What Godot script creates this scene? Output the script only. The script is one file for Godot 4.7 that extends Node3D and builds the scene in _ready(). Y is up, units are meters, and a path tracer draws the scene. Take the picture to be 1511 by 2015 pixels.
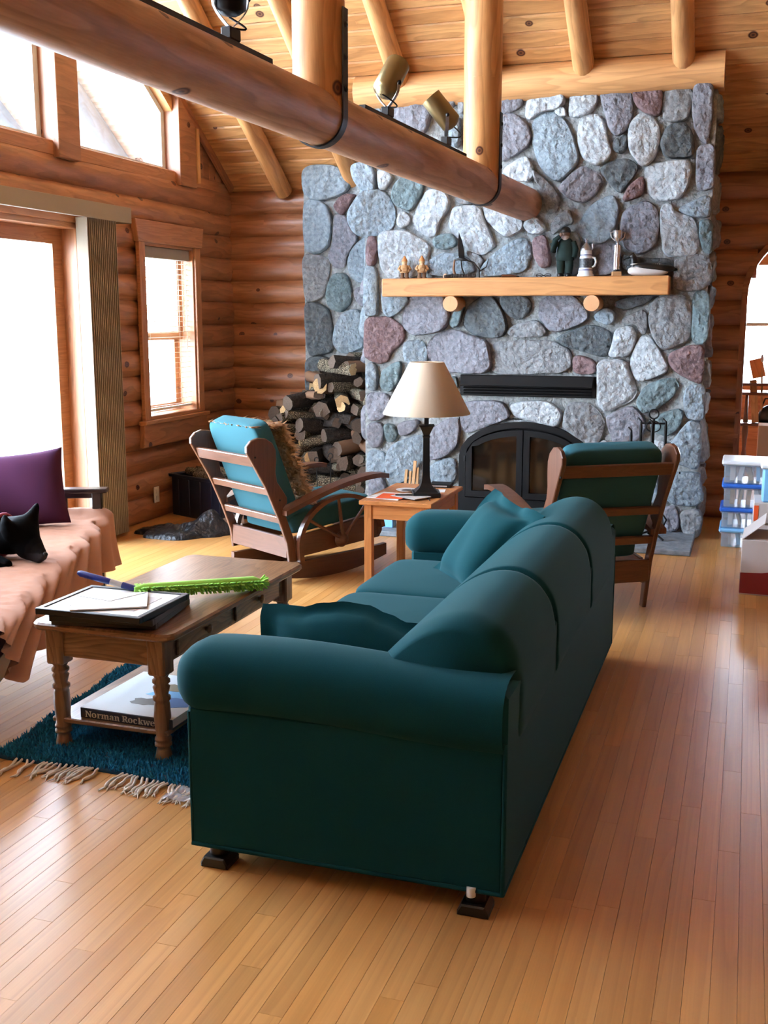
extends Node3D
# Log cabin living room. Metres, y up. -z runs along the floor boards towards the stone chimney, -x towards the glazed gable wall.

const LENS := 2120.0            # focal length in pixels of the 1511 x 2015 frame
const EYE := Vector3(0, 1.464, 0)
const PITCH := -0.17850
const YAW := 0.32255
const WALL_X := -4.07           # inner face of the glazed gable wall
const BACK_Z := -8.235          # inner face of the log wall behind the chimney
const FRONT_Z := 1.83
const RIGHT_X := 7.0
const EAVE := 2.516             # ceiling height at the back wall
const RISE := 0.69              # slope of the ceiling
const RIDGE_Z := -3.2
const STONE_Z := -7.44          # face of the chimney
const WING_Z := -8.10           # face of the stone wing beside it

var rng := RandomNumberGenerator.new()
var names := {}
var mats := {}
var view := Basis(Vector3.UP, YAW) * Basis(Vector3.RIGHT, PITCH)

# ---------- from a pixel of the photograph to a point on a surface
func ray(x: float, y: float) -> Vector3:
	return view * Vector3((x - 755.5) / LENS, -(y - 1007.5) / LENS, -1.0)
func on_floor(x: float, y: float, h := 0.0) -> Vector3:
	var r := ray(x, y)
	return EYE + r * ((h - EYE.y) / r.y)
func on_z(x: float, y: float, z: float) -> Vector3:
	var r := ray(x, y)
	return EYE + r * (z / r.z)
func on_x(x: float, y: float, at: float) -> Vector3:
	var r := ray(x, y)
	return EYE + r * (at / r.x)
func to_pixel(p: Vector3) -> Vector2:
	var d := view.inverse() * (p - EYE)
	return Vector2(755.5 + LENS * d.x / -d.z, 1007.5 - LENS * d.y / -d.z)
func roof(z: float) -> float:
	return EAVE + RISE * minf(z - BACK_Z, 2.0 * RIDGE_Z - BACK_Z - z)

# ---------- mesh building
class MB:
	var st := SurfaceTool.new()
	var uo := Vector2.ZERO
	var used := false
	var swap := false
	func _init(offset := Vector2.ZERO):
		st.begin(Mesh.PRIMITIVE_TRIANGLES)
		uo = offset
	func smooth(on: bool, g := 0) -> MB:
		st.set_smooth_group(g if on else -1)
		return self
	func color(c: Color) -> MB:
		st.set_color(c)
		return self
	func v(p: Vector3, u: Vector2):
		st.set_uv((Vector2(u.y, u.x) if swap else u) + uo)
		st.add_vertex(p)
	func tri(a: Vector3, b: Vector3, c: Vector3, ua := Vector2.ZERO, ub := Vector2.ZERO, uc := Vector2.ZERO):
		used = true
		v(a, ua); v(c, uc); v(b, ub)
	func quad(a: Vector3, b: Vector3, c: Vector3, d: Vector3, ua := Vector2.ZERO, ub := Vector2.ZERO, uc := Vector2.ZERO, ud := Vector2.ZERO):
		tri(a, b, c, ua, ub, uc)
		tri(a, c, d, ua, uc, ud)
	func face(pts: Array, n: Vector3, xf: Transform3D, long: int):
		# flat polygon, turned so that it faces n; uv runs along the longest axis
		var a: Vector3 = pts[0]
		var b: Vector3 = pts[1]
		var c: Vector3 = pts[2]
		if (b - a).cross(c - a).dot(n) < 0.0:
			pts.reverse()
		var ax := 0
		for k in 3:
			if absf(n[k]) > absf(n[ax]) + 0.001: ax = k
		var us := []
		for p in pts:
			var o := [0, 1, 2]
			o.erase(ax)
			if ax != long and o[0] != long: o.reverse()
			us.append(Vector2(p[o[0]], p[o[1]] + 0.37 * float(ax)))
		for k in range(1, pts.size() - 1):
			tri(xf * pts[0], xf * pts[k], xf * pts[k + 1], us[0], us[k], us[k + 1])
	func box(xf: Transform3D, s: Vector3, bev := 0.0) -> MB:
		smooth(false)
		var h := s / 2.0
		var long := 0
		for k in 3:
			if s[k] > s[long] + 0.0001: long = k
		bev = minf(bev, minf(h.x, minf(h.y, h.z)) * 0.9)
		for ax in 3:
			for sg in [-1.0, 1.0]:
				var n := Vector3.ZERO
				n[ax] = sg
				var o := [0, 1, 2]
				o.erase(ax)
				var pts := []
				for q in [[-1, -1], [1, -1], [1, 1], [-1, 1]]:
					var p := Vector3.ZERO
					p[ax] = sg * h[ax]
					p[o[0]] = q[0] * (h[o[0]] - bev)
					p[o[1]] = q[1] * (h[o[1]] - bev)
					pts.append(p)
				face(pts, n, xf, long)
		if bev > 0.0:
			for ax in 3:
				var o := [0, 1, 2]
				o.erase(ax)
				for q in [[-1, -1], [1, -1], [1, 1], [-1, 1]]:
					var n := Vector3.ZERO
					n[o[0]] = q[0]
					n[o[1]] = q[1]
					var pts := []
					for e in [[-1, 0], [1, 0], [1, 1], [-1, 1]]:
						var p := Vector3.ZERO
						p[ax] = e[0] * (h[ax] - bev)
						p[o[0]] = q[0] * (h[o[0]] - (bev if e[1] == 0 else 0.0))
						p[o[1]] = q[1] * (h[o[1]] - (0.0 if e[1] == 0 else bev))
						pts.append(p)
					face(pts, n, xf, long)
			for sx in [-1, 1]:
				for sy in [-1, 1]:
					for sz in [-1, 1]:
						var g := Vector3(sx, sy, sz)
						face([g * (h - Vector3(0, bev, bev)), g * (h - Vector3(bev, 0, bev)), g * (h - Vector3(bev, bev, 0))], g, xf, long)
		return self
	func bx(c: Vector3, s: Vector3, bev := 0.0) -> MB:
		return box(Transform3D(Basis(), c), s, bev)
	func span(a: Vector3, b: Vector3, bev := 0.0) -> MB:
		return box(Transform3D(Basis(), (a + b) / 2.0), (b - a).abs(), bev)
	func bar(a: Vector3, b: Vector3, w: float, t: float, bev := 0.0, up := Vector3.UP) -> MB:
		# a beam from a to b, w wide and t thick along "up"
		var d := (b - a).normalized()
		var s := d.cross(up).normalized()
		var u := s.cross(d)
		return box(Transform3D(Basis(d, u, s), (a + b) / 2.0), Vector3(a.distance_to(b), t, w), bev)
	func tube(pts: Array, rad, n := 12, caps := true, wob := 0.0, sd := 0) -> MB:
		# round rod along points; rad is a number or one radius for each point
		var m := pts.size()
		var rings := []
		var lens := [0.0]
		var side := Vector3.ZERO
		for k in m:
			var d: Vector3 = (pts[mini(k + 1, m - 1)] - pts[maxi(k - 1, 0)]).normalized()
			if side == Vector3.ZERO:
				side = d.cross(Vector3.UP if absf(d.y) < 0.9 else Vector3.RIGHT).normalized()
			side = (side - d * side.dot(d)).normalized()
			var up := d.cross(side)
			if k > 0: lens.append(lens[k - 1] + pts[k].distance_to(pts[k - 1]))
			var r: float = rad[k] if rad is Array else rad
			var ring := []
			for j in n + 1:
				var a := TAU * float(j % n) / n
				var rr := r * (1.0 + wob * sin(a * 3.0 + lens[k] * 5.0 + sd) * 0.6 + wob * sin(a * 2.0 - lens[k] * 2.3 + sd * 1.7))
				ring.append(pts[k] + side * cos(a) * rr + up * sin(a) * rr)
			rings.append(ring)
		smooth(true, 1)
		for k in m - 1:
			var r: float = rad[k] if rad is Array else rad
			for j in n:
				var v0 := TAU * r * float(j) / n
				var v1 := TAU * r * float(j + 1) / n
				quad(rings[k][j], rings[k][j + 1], rings[k + 1][j + 1], rings[k + 1][j], Vector2(lens[k], v0), Vector2(lens[k], v1), Vector2(lens[k + 1], v1), Vector2(lens[k + 1], v0))
		if caps:
			smooth(false)
			for e in [0, m - 1]:
				var c := Vector3.ZERO
				for j in n: c += rings[e][j] / float(n)
				for j in n:
					var a: Vector3 = rings[e][j]
					var b: Vector3 = rings[e][j + 1]
					var ua := Vector2(cos(TAU * j / n), sin(TAU * j / n)) * 0.07
					var ub := Vector2(cos(TAU * (j + 1) / n), sin(TAU * (j + 1) / n)) * 0.07
					if e == 0: tri(c, b, a, Vector2.ZERO, ub, ua)
					else: tri(c, a, b, Vector2.ZERO, ua, ub)
		return self
	func lathe(prof: Array, n := 20, xf := Transform3D()) -> MB:
		# prof: [radius, height] from bottom to top
		smooth(true, 2)
		for k in prof.size() - 1:
			var r0: float = prof[k][0]
			var y0: float = prof[k][1]
			var r1: float = prof[k + 1][0]
			var y1: float = prof[k + 1][1]
			st.set_smooth_group(2 + (prof[k][2] if prof[k].size() > 2 else 0))
			for j in n:
				var a := TAU * j / n
				var b := TAU * ((j + 1) % n) / n
				var p0 := xf * Vector3(cos(a) * r0, y0, sin(a) * r0)
				var p1 := xf * Vector3(cos(b) * r0, y0, sin(b) * r0)
				var p2 := xf * Vector3(cos(b) * r1, y1, sin(b) * r1)
				var p3 := xf * Vector3(cos(a) * r1, y1, sin(a) * r1)
				var ua := 0.2 * float(j) / n
				var ub := 0.2 * float(j + 1) / n
				if r0 < 0.0001: tri(p0, p3, p2, Vector2(y0, ua), Vector2(y1, ua), Vector2(y1, ub))
				elif r1 < 0.0001: tri(p0, p3, p1, Vector2(y0, ua), Vector2(y1, ua), Vector2(y0, ub))
				else: quad(p0, p3, p2, p1, Vector2(y0, ua), Vector2(y1, ua), Vector2(y1, ub), Vector2(y0, ub))
		return self
	func prism(poly: Array, t: float, xf := Transform3D(), bev := 0.0, round_side := false) -> MB:
		# polygon in x, y with thickness t along z, centred; an edge chamfer if bev > 0
		var p := PackedVector2Array(poly)
		if not Geometry2D.is_polygon_clockwise(p): p.reverse()
		p.reverse()                       # counter-clockwise
		var q := p
		if bev > 0.0:
			var off := Geometry2D.offset_polygon(p, -bev, Geometry2D.JOIN_MITER)
			if off.size() == 1 and off[0].size() == p.size(): q = off[0]
			else: bev = 0.0
			if bev > 0.0 and q.size() == p.size():
				# line the two outlines up
				var best := 0
				for k in q.size():
					if q[k].distance_to(p[0]) < q[best].distance_to(p[0]): best = k
				var r := PackedVector2Array()
				for k in q.size(): r.append(q[(k + best) % q.size()])
				q = r
				if Geometry2D.is_polygon_clockwise(q) != Geometry2D.is_polygon_clockwise(p):
					bev = 0.0
					q = p
		var idx := Geometry2D.triangulate_polygon(q)
		var h := t / 2.0
		smooth(false)
		for k in range(0, idx.size(), 3):
			var a := q[idx[k]]
			var b := q[idx[k + 1]]
			var c := q[idx[k + 2]]
			if (b - a).cross(c - a) < 0.0:
				var s := b
				b = c
				c = s
			tri(xf * Vector3(a.x, a.y, h), xf * Vector3(b.x, b.y, h), xf * Vector3(c.x, c.y, h), a, b, c)
			tri(xf * Vector3(a.x, a.y, -h), xf * Vector3(c.x, c.y, -h), xf * Vector3(b.x, b.y, -h), a, c, b)
		var n := p.size()
		var hb := h - bev
		if round_side: smooth(true, 3)
		var run := 0.0
		for k in n:
			var a := p[k]
			var b := p[(k + 1) % n]
			var d := a.distance_to(b)
			quad(xf * Vector3(a.x, a.y, -hb), xf * Vector3(b.x, b.y, -hb), xf * Vector3(b.x, b.y, hb), xf * Vector3(a.x, a.y, hb), Vector2(run, 0), Vector2(run + d, 0), Vector2(run + d, t), Vector2(run, t))
			run += d
		if bev > 0.0:
			smooth(false)
			for k in n:
				var k2 := (k + 1) % n
				for s in [1.0, -1.0]:
					var e := [xf * Vector3(p[k].x, p[k].y, hb * s), xf * Vector3(p[k2].x, p[k2].y, hb * s), xf * Vector3(q[k2].x, q[k2].y, h * s), xf * Vector3(q[k].x, q[k].y, h * s)]
					if s < 0.0: e.reverse()
					quad(e[0], e[1], e[2], e[3], p[k], p[k2], q[k2], q[k])
		return self
	func ring(outer: Array, inner: Array, t: float, xf := Transform3D()) -> MB:
		# two outlines with the same number of points, both counter-clockwise, joined into a flat frame
		var n := outer.size()
		var h := t / 2.0
		smooth(false)
		for k in n:
			var k2 := (k + 1) % n
			var a: Vector2 = outer[k]
			var b: Vector2 = outer[k2]
			var c: Vector2 = inner[k2]
			var d: Vector2 = inner[k]
			quad(xf * Vector3(a.x, a.y, h), xf * Vector3(b.x, b.y, h), xf * Vector3(c.x, c.y, h), xf * Vector3(d.x, d.y, h), a, b, c, d)
			quad(xf * Vector3(a.x, a.y, -h), xf * Vector3(d.x, d.y, -h), xf * Vector3(c.x, c.y, -h), xf * Vector3(b.x, b.y, -h), a, d, c, b)
			quad(xf * Vector3(a.x, a.y, -h), xf * Vector3(b.x, b.y, -h), xf * Vector3(b.x, b.y, h), xf * Vector3(a.x, a.y, h))
			quad(xf * Vector3(d.x, d.y, h), xf * Vector3(c.x, c.y, h), xf * Vector3(c.x, c.y, -h), xf * Vector3(d.x, d.y, -h))
		return self
	func surf(f: Callable, nu: int, nv: int, wrap_u := false, uvs := Vector2.ONE) -> MB:
		# a smooth sheet f(u, v), u and v from 0 to 1; wrapping closes it in u
		var g := []
		for i in nu + 1:
			var row := []
			for j in nv + 1: row.append(f.call(0.0 if wrap_u and i == nu else float(i) / nu, float(j) / nv))
			g.append(row)
		smooth(true, 4)
		for i in nu:
			for j in nv:
				var ua := Vector2(float(i) / nu, float(j) / nv) * uvs
				var uc := Vector2(float(i + 1) / nu, float(j + 1) / nv) * uvs
				var a: Vector3 = g[i][j]
				var b: Vector3 = g[i + 1][j]
				var c: Vector3 = g[i + 1][j + 1]
				var d: Vector3 = g[i][j + 1]
				if a.distance_squared_to(b) > 1e-10 or c.distance_squared_to(d) > 1e-10:
					if a.distance_squared_to(b) < 1e-10: tri(a, c, d, ua, uc, Vector2(ua.x, uc.y))
					elif c.distance_squared_to(d) < 1e-10: tri(a, b, c, ua, Vector2(uc.x, ua.y), uc)
					else: quad(a, b, c, d, ua, Vector2(uc.x, ua.y), uc, Vector2(ua.x, uc.y))
		return self
	func done() -> ArrayMesh:
		st.generate_normals()
		return st.commit()

func mb_across() -> MB:
	var m := mb()
	m.swap = true
	return m
func mb() -> MB:
	return MB.new(Vector2(rng.randf() * 7.0, rng.randf() * 5.0))

# ---------- nodes
func numbered(called: String) -> String:
	names[called] = names.get(called, -1) + 1
	return called if names[called] == 0 else "%s_%03d" % [called, names[called]]
func thing(called: String, label: String, category: String, at := Vector3.ZERO, turn := 0.0, group := "") -> Node3D:
	var o := Node3D.new()
	o.name = numbered(called)
	add_child(o)
	o.position = at
	o.rotation.y = turn
	return tag(o, label, category, group)
func tag(o: Node3D, label: String, category: String, group := "") -> Node3D:
	o.set_meta("label", label)
	o.set_meta("category", category)
	if group: o.set_meta("group", group)
	return o
func structure(called: String, label: String, category: String) -> Node3D:
	var o := Node3D.new()
	o.name = called
	add_child(o)
	o.set_meta("kind", "structure")
	o.set_meta("label", label)
	o.set_meta("category", category)
	return o
func part(parent: Node3D, called: String, mesh, m: Material, label := "") -> MeshInstance3D:
	var o := MeshInstance3D.new()
	o.name = called
	o.mesh = mesh.done() if mesh is MB else mesh
	o.material_override = m
	o.cast_shadow = GeometryInstance3D.SHADOW_CASTING_SETTING_ON
	parent.add_child(o, true)
	if label: o.set_meta("label", label)
	return o
func single(called: String, mesh, m: Material, label: String, category: String, group := "") -> MeshInstance3D:
	# a thing that is one mesh
	var o := part(self, numbered(called), mesh, m)
	tag(o, label, category, group)
	return o

# ---------- textures and materials
func grey_noise(w: int, h: int, freq: float, octaves: int, sd: int, kind := FastNoiseLite.TYPE_SIMPLEX_SMOOTH) -> PackedByteArray:
	var n := FastNoiseLite.new()
	n.seed = sd
	n.noise_type = kind
	n.frequency = freq
	n.fractal_octaves = octaves
	return n.get_seamless_image(w, h, false, false, 0.2).get_data()
func stretched(w: int, h: int, squeeze: int, freq: float, octaves: int, sd: int) -> PackedByteArray:
	var n := FastNoiseLite.new()
	n.seed = sd
	n.frequency = freq
	n.fractal_octaves = octaves
	var im := n.get_seamless_image(w / squeeze, h, false, false, 0.2)
	im.resize(w, h, Image.INTERPOLATE_CUBIC)
	return im.get_data()
func wood_texture(w: int, h: int, rings: float, warp: float, knots: int, sd: int, deep := 0.42) -> ImageTexture:
	# grain along x; light wood is white so that a material's colour sets the kind of wood
	var r := RandomNumberGenerator.new()
	r.seed = sd
	var slow := stretched(w, h, 8, 0.012, 2, sd)
	var fibre := stretched(w, h, 16, 0.22, 2, sd + 1)
	var tone := stretched(w, h, 8, 0.03, 2, sd + 2)
	var push := PackedFloat32Array()
	push.resize(w * h)
	var core := PackedFloat32Array()
	core.resize(w * h)
	for k in knots:
		var kx := r.randi_range(0, w - 1)
		var ky := r.randi_range(0, h - 1)
		var kr := r.randf_range(0.5, 1.0) * h * 0.032
		var reach := int(kr * 7.0)
		for dy in range(-int(reach * 0.7), int(reach * 0.7)):
			for dx in range(-reach * 2, reach * 2):
				var at := posmod(ky + dy, h) * w + posmod(kx + dx, w)
				var e := sqrt(dx * dx * 0.2 + dy * dy) / kr
				push[at] += signf(dy) * exp(-e * 0.55) * 1.6 * warp
				var c := sqrt(dx * dx * 0.5 + dy * dy) / kr
				if c < 1.25: core[at] = maxf(core[at], clampf((1.25 - c) * 3.0, 0.0, 1.0) * (0.75 + 0.25 * sin(c * 9.0)))
	var out := PackedByteArray()
	out.resize(w * h * 3)
	for y in h:
		for x in w:
			var at := y * w + x
			var q := float(y) / h * rings + (slow[at] / 255.0 - 0.5) * warp * 4.0 + push[at]
			var g := q - floorf(q)
			g = g * g * (1.0 if g < 0.9 else (1.0 - g) * 10.0)
			var l := 1.0 - deep * g * 0.8 - (fibre[at] / 255.0 - 0.3) * deep * 0.45 - (tone[at] / 255.0 - 0.4) * deep * 0.6
			var k := core[at]
			out[at * 3] = int(clampf(lerpf(l, 0.30, k) * 255.0, 0.0, 255.0))
			out[at * 3 + 1] = int(clampf(lerpf(l * l * 0.2 + l * 0.8, 0.17, k) * 255.0, 0.0, 255.0))
			out[at * 3 + 2] = int(clampf(lerpf(l * l * 0.5 + l * 0.5, 0.12, k) * 255.0, 0.0, 255.0))
	return ImageTexture.create_from_image(Image.create_from_data(w, h, false, Image.FORMAT_RGB8, out))
func noise_texture(size: int, freq: float, octaves: int, sd: int, lo: Color, hi: Color, kind := FastNoiseLite.TYPE_SIMPLEX_SMOOTH) -> NoiseTexture2D:
	var t := NoiseTexture2D.new()
	t.width = size
	t.height = size
	t.seamless = true
	var n := FastNoiseLite.new()
	n.seed = sd
	n.noise_type = kind
	n.frequency = freq
	n.fractal_octaves = octaves
	t.noise = n
	var g := Gradient.new()
	g.set_color(0, lo)
	g.set_color(1, hi)
	t.color_ramp = g
	return t
func mat(called: String, c: Color, rough := 0.7, opt := {}) -> StandardMaterial3D:
	if mats.has(called): return mats[called]
	var m := StandardMaterial3D.new()
	m.resource_name = called
	m.albedo_color = c
	m.roughness = rough
	m.metallic_specular = opt.get("spec", 0.5)
	m.metallic = opt.get("metal", 0.0)
	if opt.has("tex"):
		m.albedo_texture = opt.tex
		m.uv1_scale = opt.get("scale", Vector3.ONE)
	if opt.has("tri"):
		m.uv1_triplanar = true
		m.uv1_world_triplanar = opt.get("world", true)
		m.uv1_scale = Vector3.ONE * opt.tri
	if opt.has("bump"):
		m.heightmap_enabled = true
		m.heightmap_texture = opt.bump
		m.heightmap_scale = opt.get("depth", 0.5)
	if opt.has("sheen"):
		m.rim_enabled = true
		m.rim = opt.sheen
		m.rim_tint = 0.6
	if opt.has("vc"): m.vertex_color_use_as_albedo = true
	if opt.has("coat"):
		m.clearcoat_enabled = true
		m.clearcoat = opt.coat
		m.clearcoat_roughness = opt.get("coat_rough", 0.2)
	if opt.has("back"):
		m.backlight_enabled = true
		m.backlight = opt.back
	if opt.has("alpha"):
		m.transparency = BaseMaterial3D.TRANSPARENCY_ALPHA
		m.albedo_color.a = opt.alpha
	mats[called] = m
	return m

func make_materials():
	var pine := wood_texture(1024, 512, 9.0, 0.45, 4, 11, 0.20)
	var clear := wood_texture(1024, 512, 10.0, 0.8, 0, 23, 0.15)
	var fine := wood_texture(512, 256, 6.0, 0.5, 0, 29, 0.09)
	var oak := wood_texture(1024, 512, 26.0, 1.2, 0, 37, 0.30)
	var speck := noise_texture(512, 0.02, 5, 3, Color(0.70, 0.71, 0.73), Color(1, 1, 1))
	var rough_bump := noise_texture(512, 0.018, 6, 5, Color.BLACK, Color.WHITE)
	var weave := noise_texture(512, 0.25, 2, 9, Color(0.72, 0.72, 0.72), Color(1, 1, 1))
	var soft := noise_texture(256, 0.03, 3, 15, Color(0.8, 0.8, 0.8), Color(1, 1, 1))
	# woods
	mat("floor_wood", Color(0.81, 0.60, 0.355), 0.30, {"tex": fine, "scale": Vector3(0.35, 3.0, 1), "vc": 1})
	for k in 4:
		mat("log%d" % k, [Color(0.69, 0.465, 0.31), Color(0.66, 0.435, 0.285), Color(0.72, 0.50, 0.34), Color(0.68, 0.465, 0.32)][k], 0.42, {"tex": pine, "scale": Vector3(0.75, 1.3, 1), "coat": 0.25, "coat_rough": 0.35})
		mat("plank%d" % k, [Color(0.83, 0.61, 0.385), Color(0.85, 0.635, 0.41), Color(0.80, 0.58, 0.36), Color(0.87, 0.67, 0.44)][k], 0.5, {"tex": pine, "scale": Vector3(0.7, 1.1, 1)})
	mat("beam_wood", Color(0.74, 0.57, 0.44), 0.5, {"tex": pine, "scale": Vector3(0.6, 1.0, 1)})
	mat("trim_wood", Color(0.74, 0.51, 0.34), 0.45, {"tex": clear, "scale": Vector3(0.7, 1.8, 1), "coat": 0.2})
	mat("crown_wood", Color(0.86, 0.65, 0.43), 0.5, {"tex": clear, "scale": Vector3(0.5, 1.2, 1)})
	mat("mantel_wood", Color(0.80, 0.57, 0.345), 0.5, {"tex": clear, "scale": Vector3(0.6, 1.1, 1)})
	mat("mantel_end", Color(0.80, 0.60, 0.42), 0.6)
	mat("oak", Color(0.55, 0.41, 0.28), 0.34, {"tex": oak, "scale": Vector3(0.8, 1.3, 1), "coat": 0.3, "coat_rough": 0.25})
	mat("maple_dark", Color(0.38, 0.23, 0.15), 0.36, {"tex": clear, "scale": Vector3(0.9, 2.0, 1), "coat": 0.3, "coat_rough": 0.25})
	mat("honey", Color(0.78, 0.52, 0.29), 0.4, {"tex": clear, "scale": Vector3(0.8, 1.6, 1)})
	mat("couch_wood", Color(0.13, 0.075, 0.06), 0.3, {"coat": 0.4, "coat_rough": 0.15})
	mat("bare_wood", Color(0.74, 0.58, 0.40), 0.75, {"tex": clear, "scale": Vector3(1.0, 2.0, 1)})
	# stone
	var stones := {
		"w": Color(0.77, 0.805, 0.815), "b": Color(0.62, 0.68, 0.71), "p": Color(0.575, 0.58, 0.605), "r": Color(0.545, 0.455, 0.455),
		"d": Color(0.42, 0.45, 0.46), "t": Color(0.50, 0.575, 0.585), "g": Color(0.60, 0.615, 0.62)}
	for k in stones:
		mat("stone_" + k, stones[k], 0.92, {"tex": speck, "tri": 2.2, "bump": rough_bump, "depth": 1.4, "spec": 0.3})
	mat("mortar", Color(0.64, 0.665, 0.665), 0.95, {"tex": soft, "tri": 3.0, "bump": rough_bump, "depth": 0.8, "spec": 0.2})
	mat("slate", Color(0.54, 0.57, 0.59), 0.7, {"tex": speck, "tri": 1.5, "bump": rough_bump, "depth": 0.5})
	# cloth
	mat("teal", Color(0.075, 0.28, 0.305), 0.95, {"tex": weave, "tri": 5.0, "sheen": 0.35, "bump": weave, "depth": 0.06, "spec": 0.2})
	mat("cushion_blue", Color(0.24, 0.44, 0.48), 0.95, {"tex": weave, "tri": 6.0, "sheen": 0.3, "spec": 0.2})
	mat("plum", Color(0.32, 0.17, 0.28), 0.95, {"tex": weave, "tri": 7.0, "sheen": 0.5, "bump": weave, "depth": 0.05, "spec": 0.2})
	mat("peach", Color(0.68, 0.50, 0.405), 0.85, {"sheen": 0.3, "spec": 0.25})
	mat("white_cloth", Color(0.92, 0.90, 0.90), 0.9)
	mat("fur_light", Color(0.95, 0.88, 0.80), 1.0, {"tex": noise_texture(256, 0.02, 3, 41, Color(0.72, 0.58, 0.45), Color(1, 0.98, 0.95)), "tri": 3.0})
	mat("vane", Color(0.72, 0.66, 0.57), 0.8, {"tex": weave, "tri": 4.0, "back": Color(0.5, 0.48, 0.44)})
	mat("valance", Color(0.74, 0.69, 0.61), 0.8, {"tex": weave, "tri": 4.0})
	mat("blind", Color(0.90, 0.86, 0.78), 0.5)
	mat("pile", Color(0.13, 0.40, 0.52), 1.0, {"vc": 1, "spec": 0.2})
	mat("rug_back", Color(0.08, 0.25, 0.35), 1.0, {"tex": weave, "tri": 6.0})
	mat("fringe", Color(0.84, 0.80, 0.74), 0.95)
	mat("lime", Color(0.62, 0.86, 0.36), 0.9, {"sheen": 0.4})
	mat("shade", Color(0.82, 0.75, 0.65), 0.75, {"back": Color(0.55, 0.48, 0.40)})
	# metal, plastic, glass, paper
	mat("black_metal", Color(0.03, 0.032, 0.036), 0.5, {"spec": 0.35})
	mat("iron", Color(0.045, 0.047, 0.05), 0.55, {"spec": 0.35})
	mat("strap", Color(0.05, 0.05, 0.055), 0.55)
	mat("brass", Color(0.55, 0.50, 0.36), 0.32, {"metal": 0.9})
	mat("steel", Color(0.66, 0.68, 0.70), 0.3, {"metal": 0.9})
	mat("chrome", Color(0.88, 0.88, 0.88), 0.22, {"metal": 0.75})
	mat("lamp_inside", Color(0.08, 0.08, 0.08), 0.6)
	mat("black_plastic", Color(0.04, 0.042, 0.046), 0.4)
	mat("navy_plastic", Color(0.055, 0.10, 0.19), 0.45)
	mat("blue_plastic", Color(0.16, 0.38, 0.74), 0.4)
	mat("pale_blue_plastic", Color(0.48, 0.72, 0.90), 0.4)
	mat("white_plastic", Color(0.86, 0.90, 0.92), 0.4)
	mat("clear_plastic", Color(0.70, 0.80, 0.86), 0.2, {"alpha": 0.16})
	mat("handle_blue", Color(0.08, 0.16, 0.45), 0.35)
	mat("grey_plastic", Color(0.72, 0.72, 0.72), 0.4)
	mat("tarp", Color(0.07, 0.075, 0.085), 0.35, {"bump": rough_bump, "tri": 3.0, "depth": 1.0, "world": true})
	mat("pane", Color(0.95, 0.98, 1.0), 0.02, {"alpha": 0.06})
	mat("fire_glass", Color(0.10, 0.075, 0.055), 0.08, {"spec": 0.7})
	mat("paper", Color(0.84, 0.84, 0.83), 0.7)
	mat("card", Color(0.62, 0.53, 0.46), 0.85)
	mat("card_grey", Color(0.74, 0.71, 0.69), 0.8)
	mat("red_print", Color(0.48, 0.10, 0.10), 0.6)
	mat("orange_print", Color(0.92, 0.36, 0.14), 0.6)
	mat("navy_cover", Color(0.08, 0.15, 0.24), 0.35)
	mat("silver_ink", Color(0.72, 0.73, 0.70), 0.4)
	mat("ground", Color(0.86, 0.88, 0.88), 1.0)
	mat("soffit", Color(0.86, 0.84, 0.80), 0.8, {"tex": pine, "scale": Vector3(0.6, 0.9, 1)})
	mat("trunk", Color(0.36, 0.40, 0.44), 0.9, {"tex": clear, "scale": Vector3(1, 1, 1)})
	mat("bark", Color(0.27, 0.23, 0.20), 1.0, {"tex": noise_texture(256, 0.05, 4, 51, Color(0.45, 0.42, 0.38), Color(1, 1, 1)), "tri": 5.0, "bump": rough_bump, "tri_": 0, "depth": 1.5})
	var lichen := noise_texture(512, 0.06, 3, 53, Color.BLACK, Color.WHITE)
	lichen.color_ramp.set_color(0, Color(0.16, 0.13, 0.11))
	lichen.color_ramp.set_color(1, Color(0.88, 0.86, 0.78))
	lichen.color_ramp.set_offset(0, 0.56)
	lichen.color_ramp.set_offset(1, 0.66)
	mat("bark_lichen", Color(0.92, 0.90, 0.84), 1.0, {"tex": lichen, "tri": 4.0, "bump": rough_bump, "depth": 1.5})
	mat("split", Color(0.50, 0.38, 0.29), 0.95, {"tex": clear, "scale": Vector3(2, 4, 1)})
	mat("log_end", Color(0.80, 0.67, 0.48), 0.9, {"tex": soft, "tri": 8.0})
	mat("log_end_grey", Color(0.40, 0.34, 0.29), 0.95, {"tex": soft, "tri": 8.0})
	mat("dog", Color(0.035, 0.037, 0.042), 0.6, {"sheen": 0.3, "bump": weave, "tri": 4.0, "depth": 0.15})
	mat("dog_muzzle", Color(0.30, 0.29, 0.28), 0.7)
	mat("dog_nose", Color(0.02, 0.02, 0.02), 0.3)
	mat("outlet", Color(0.86, 0.83, 0.76), 0.4)

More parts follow.
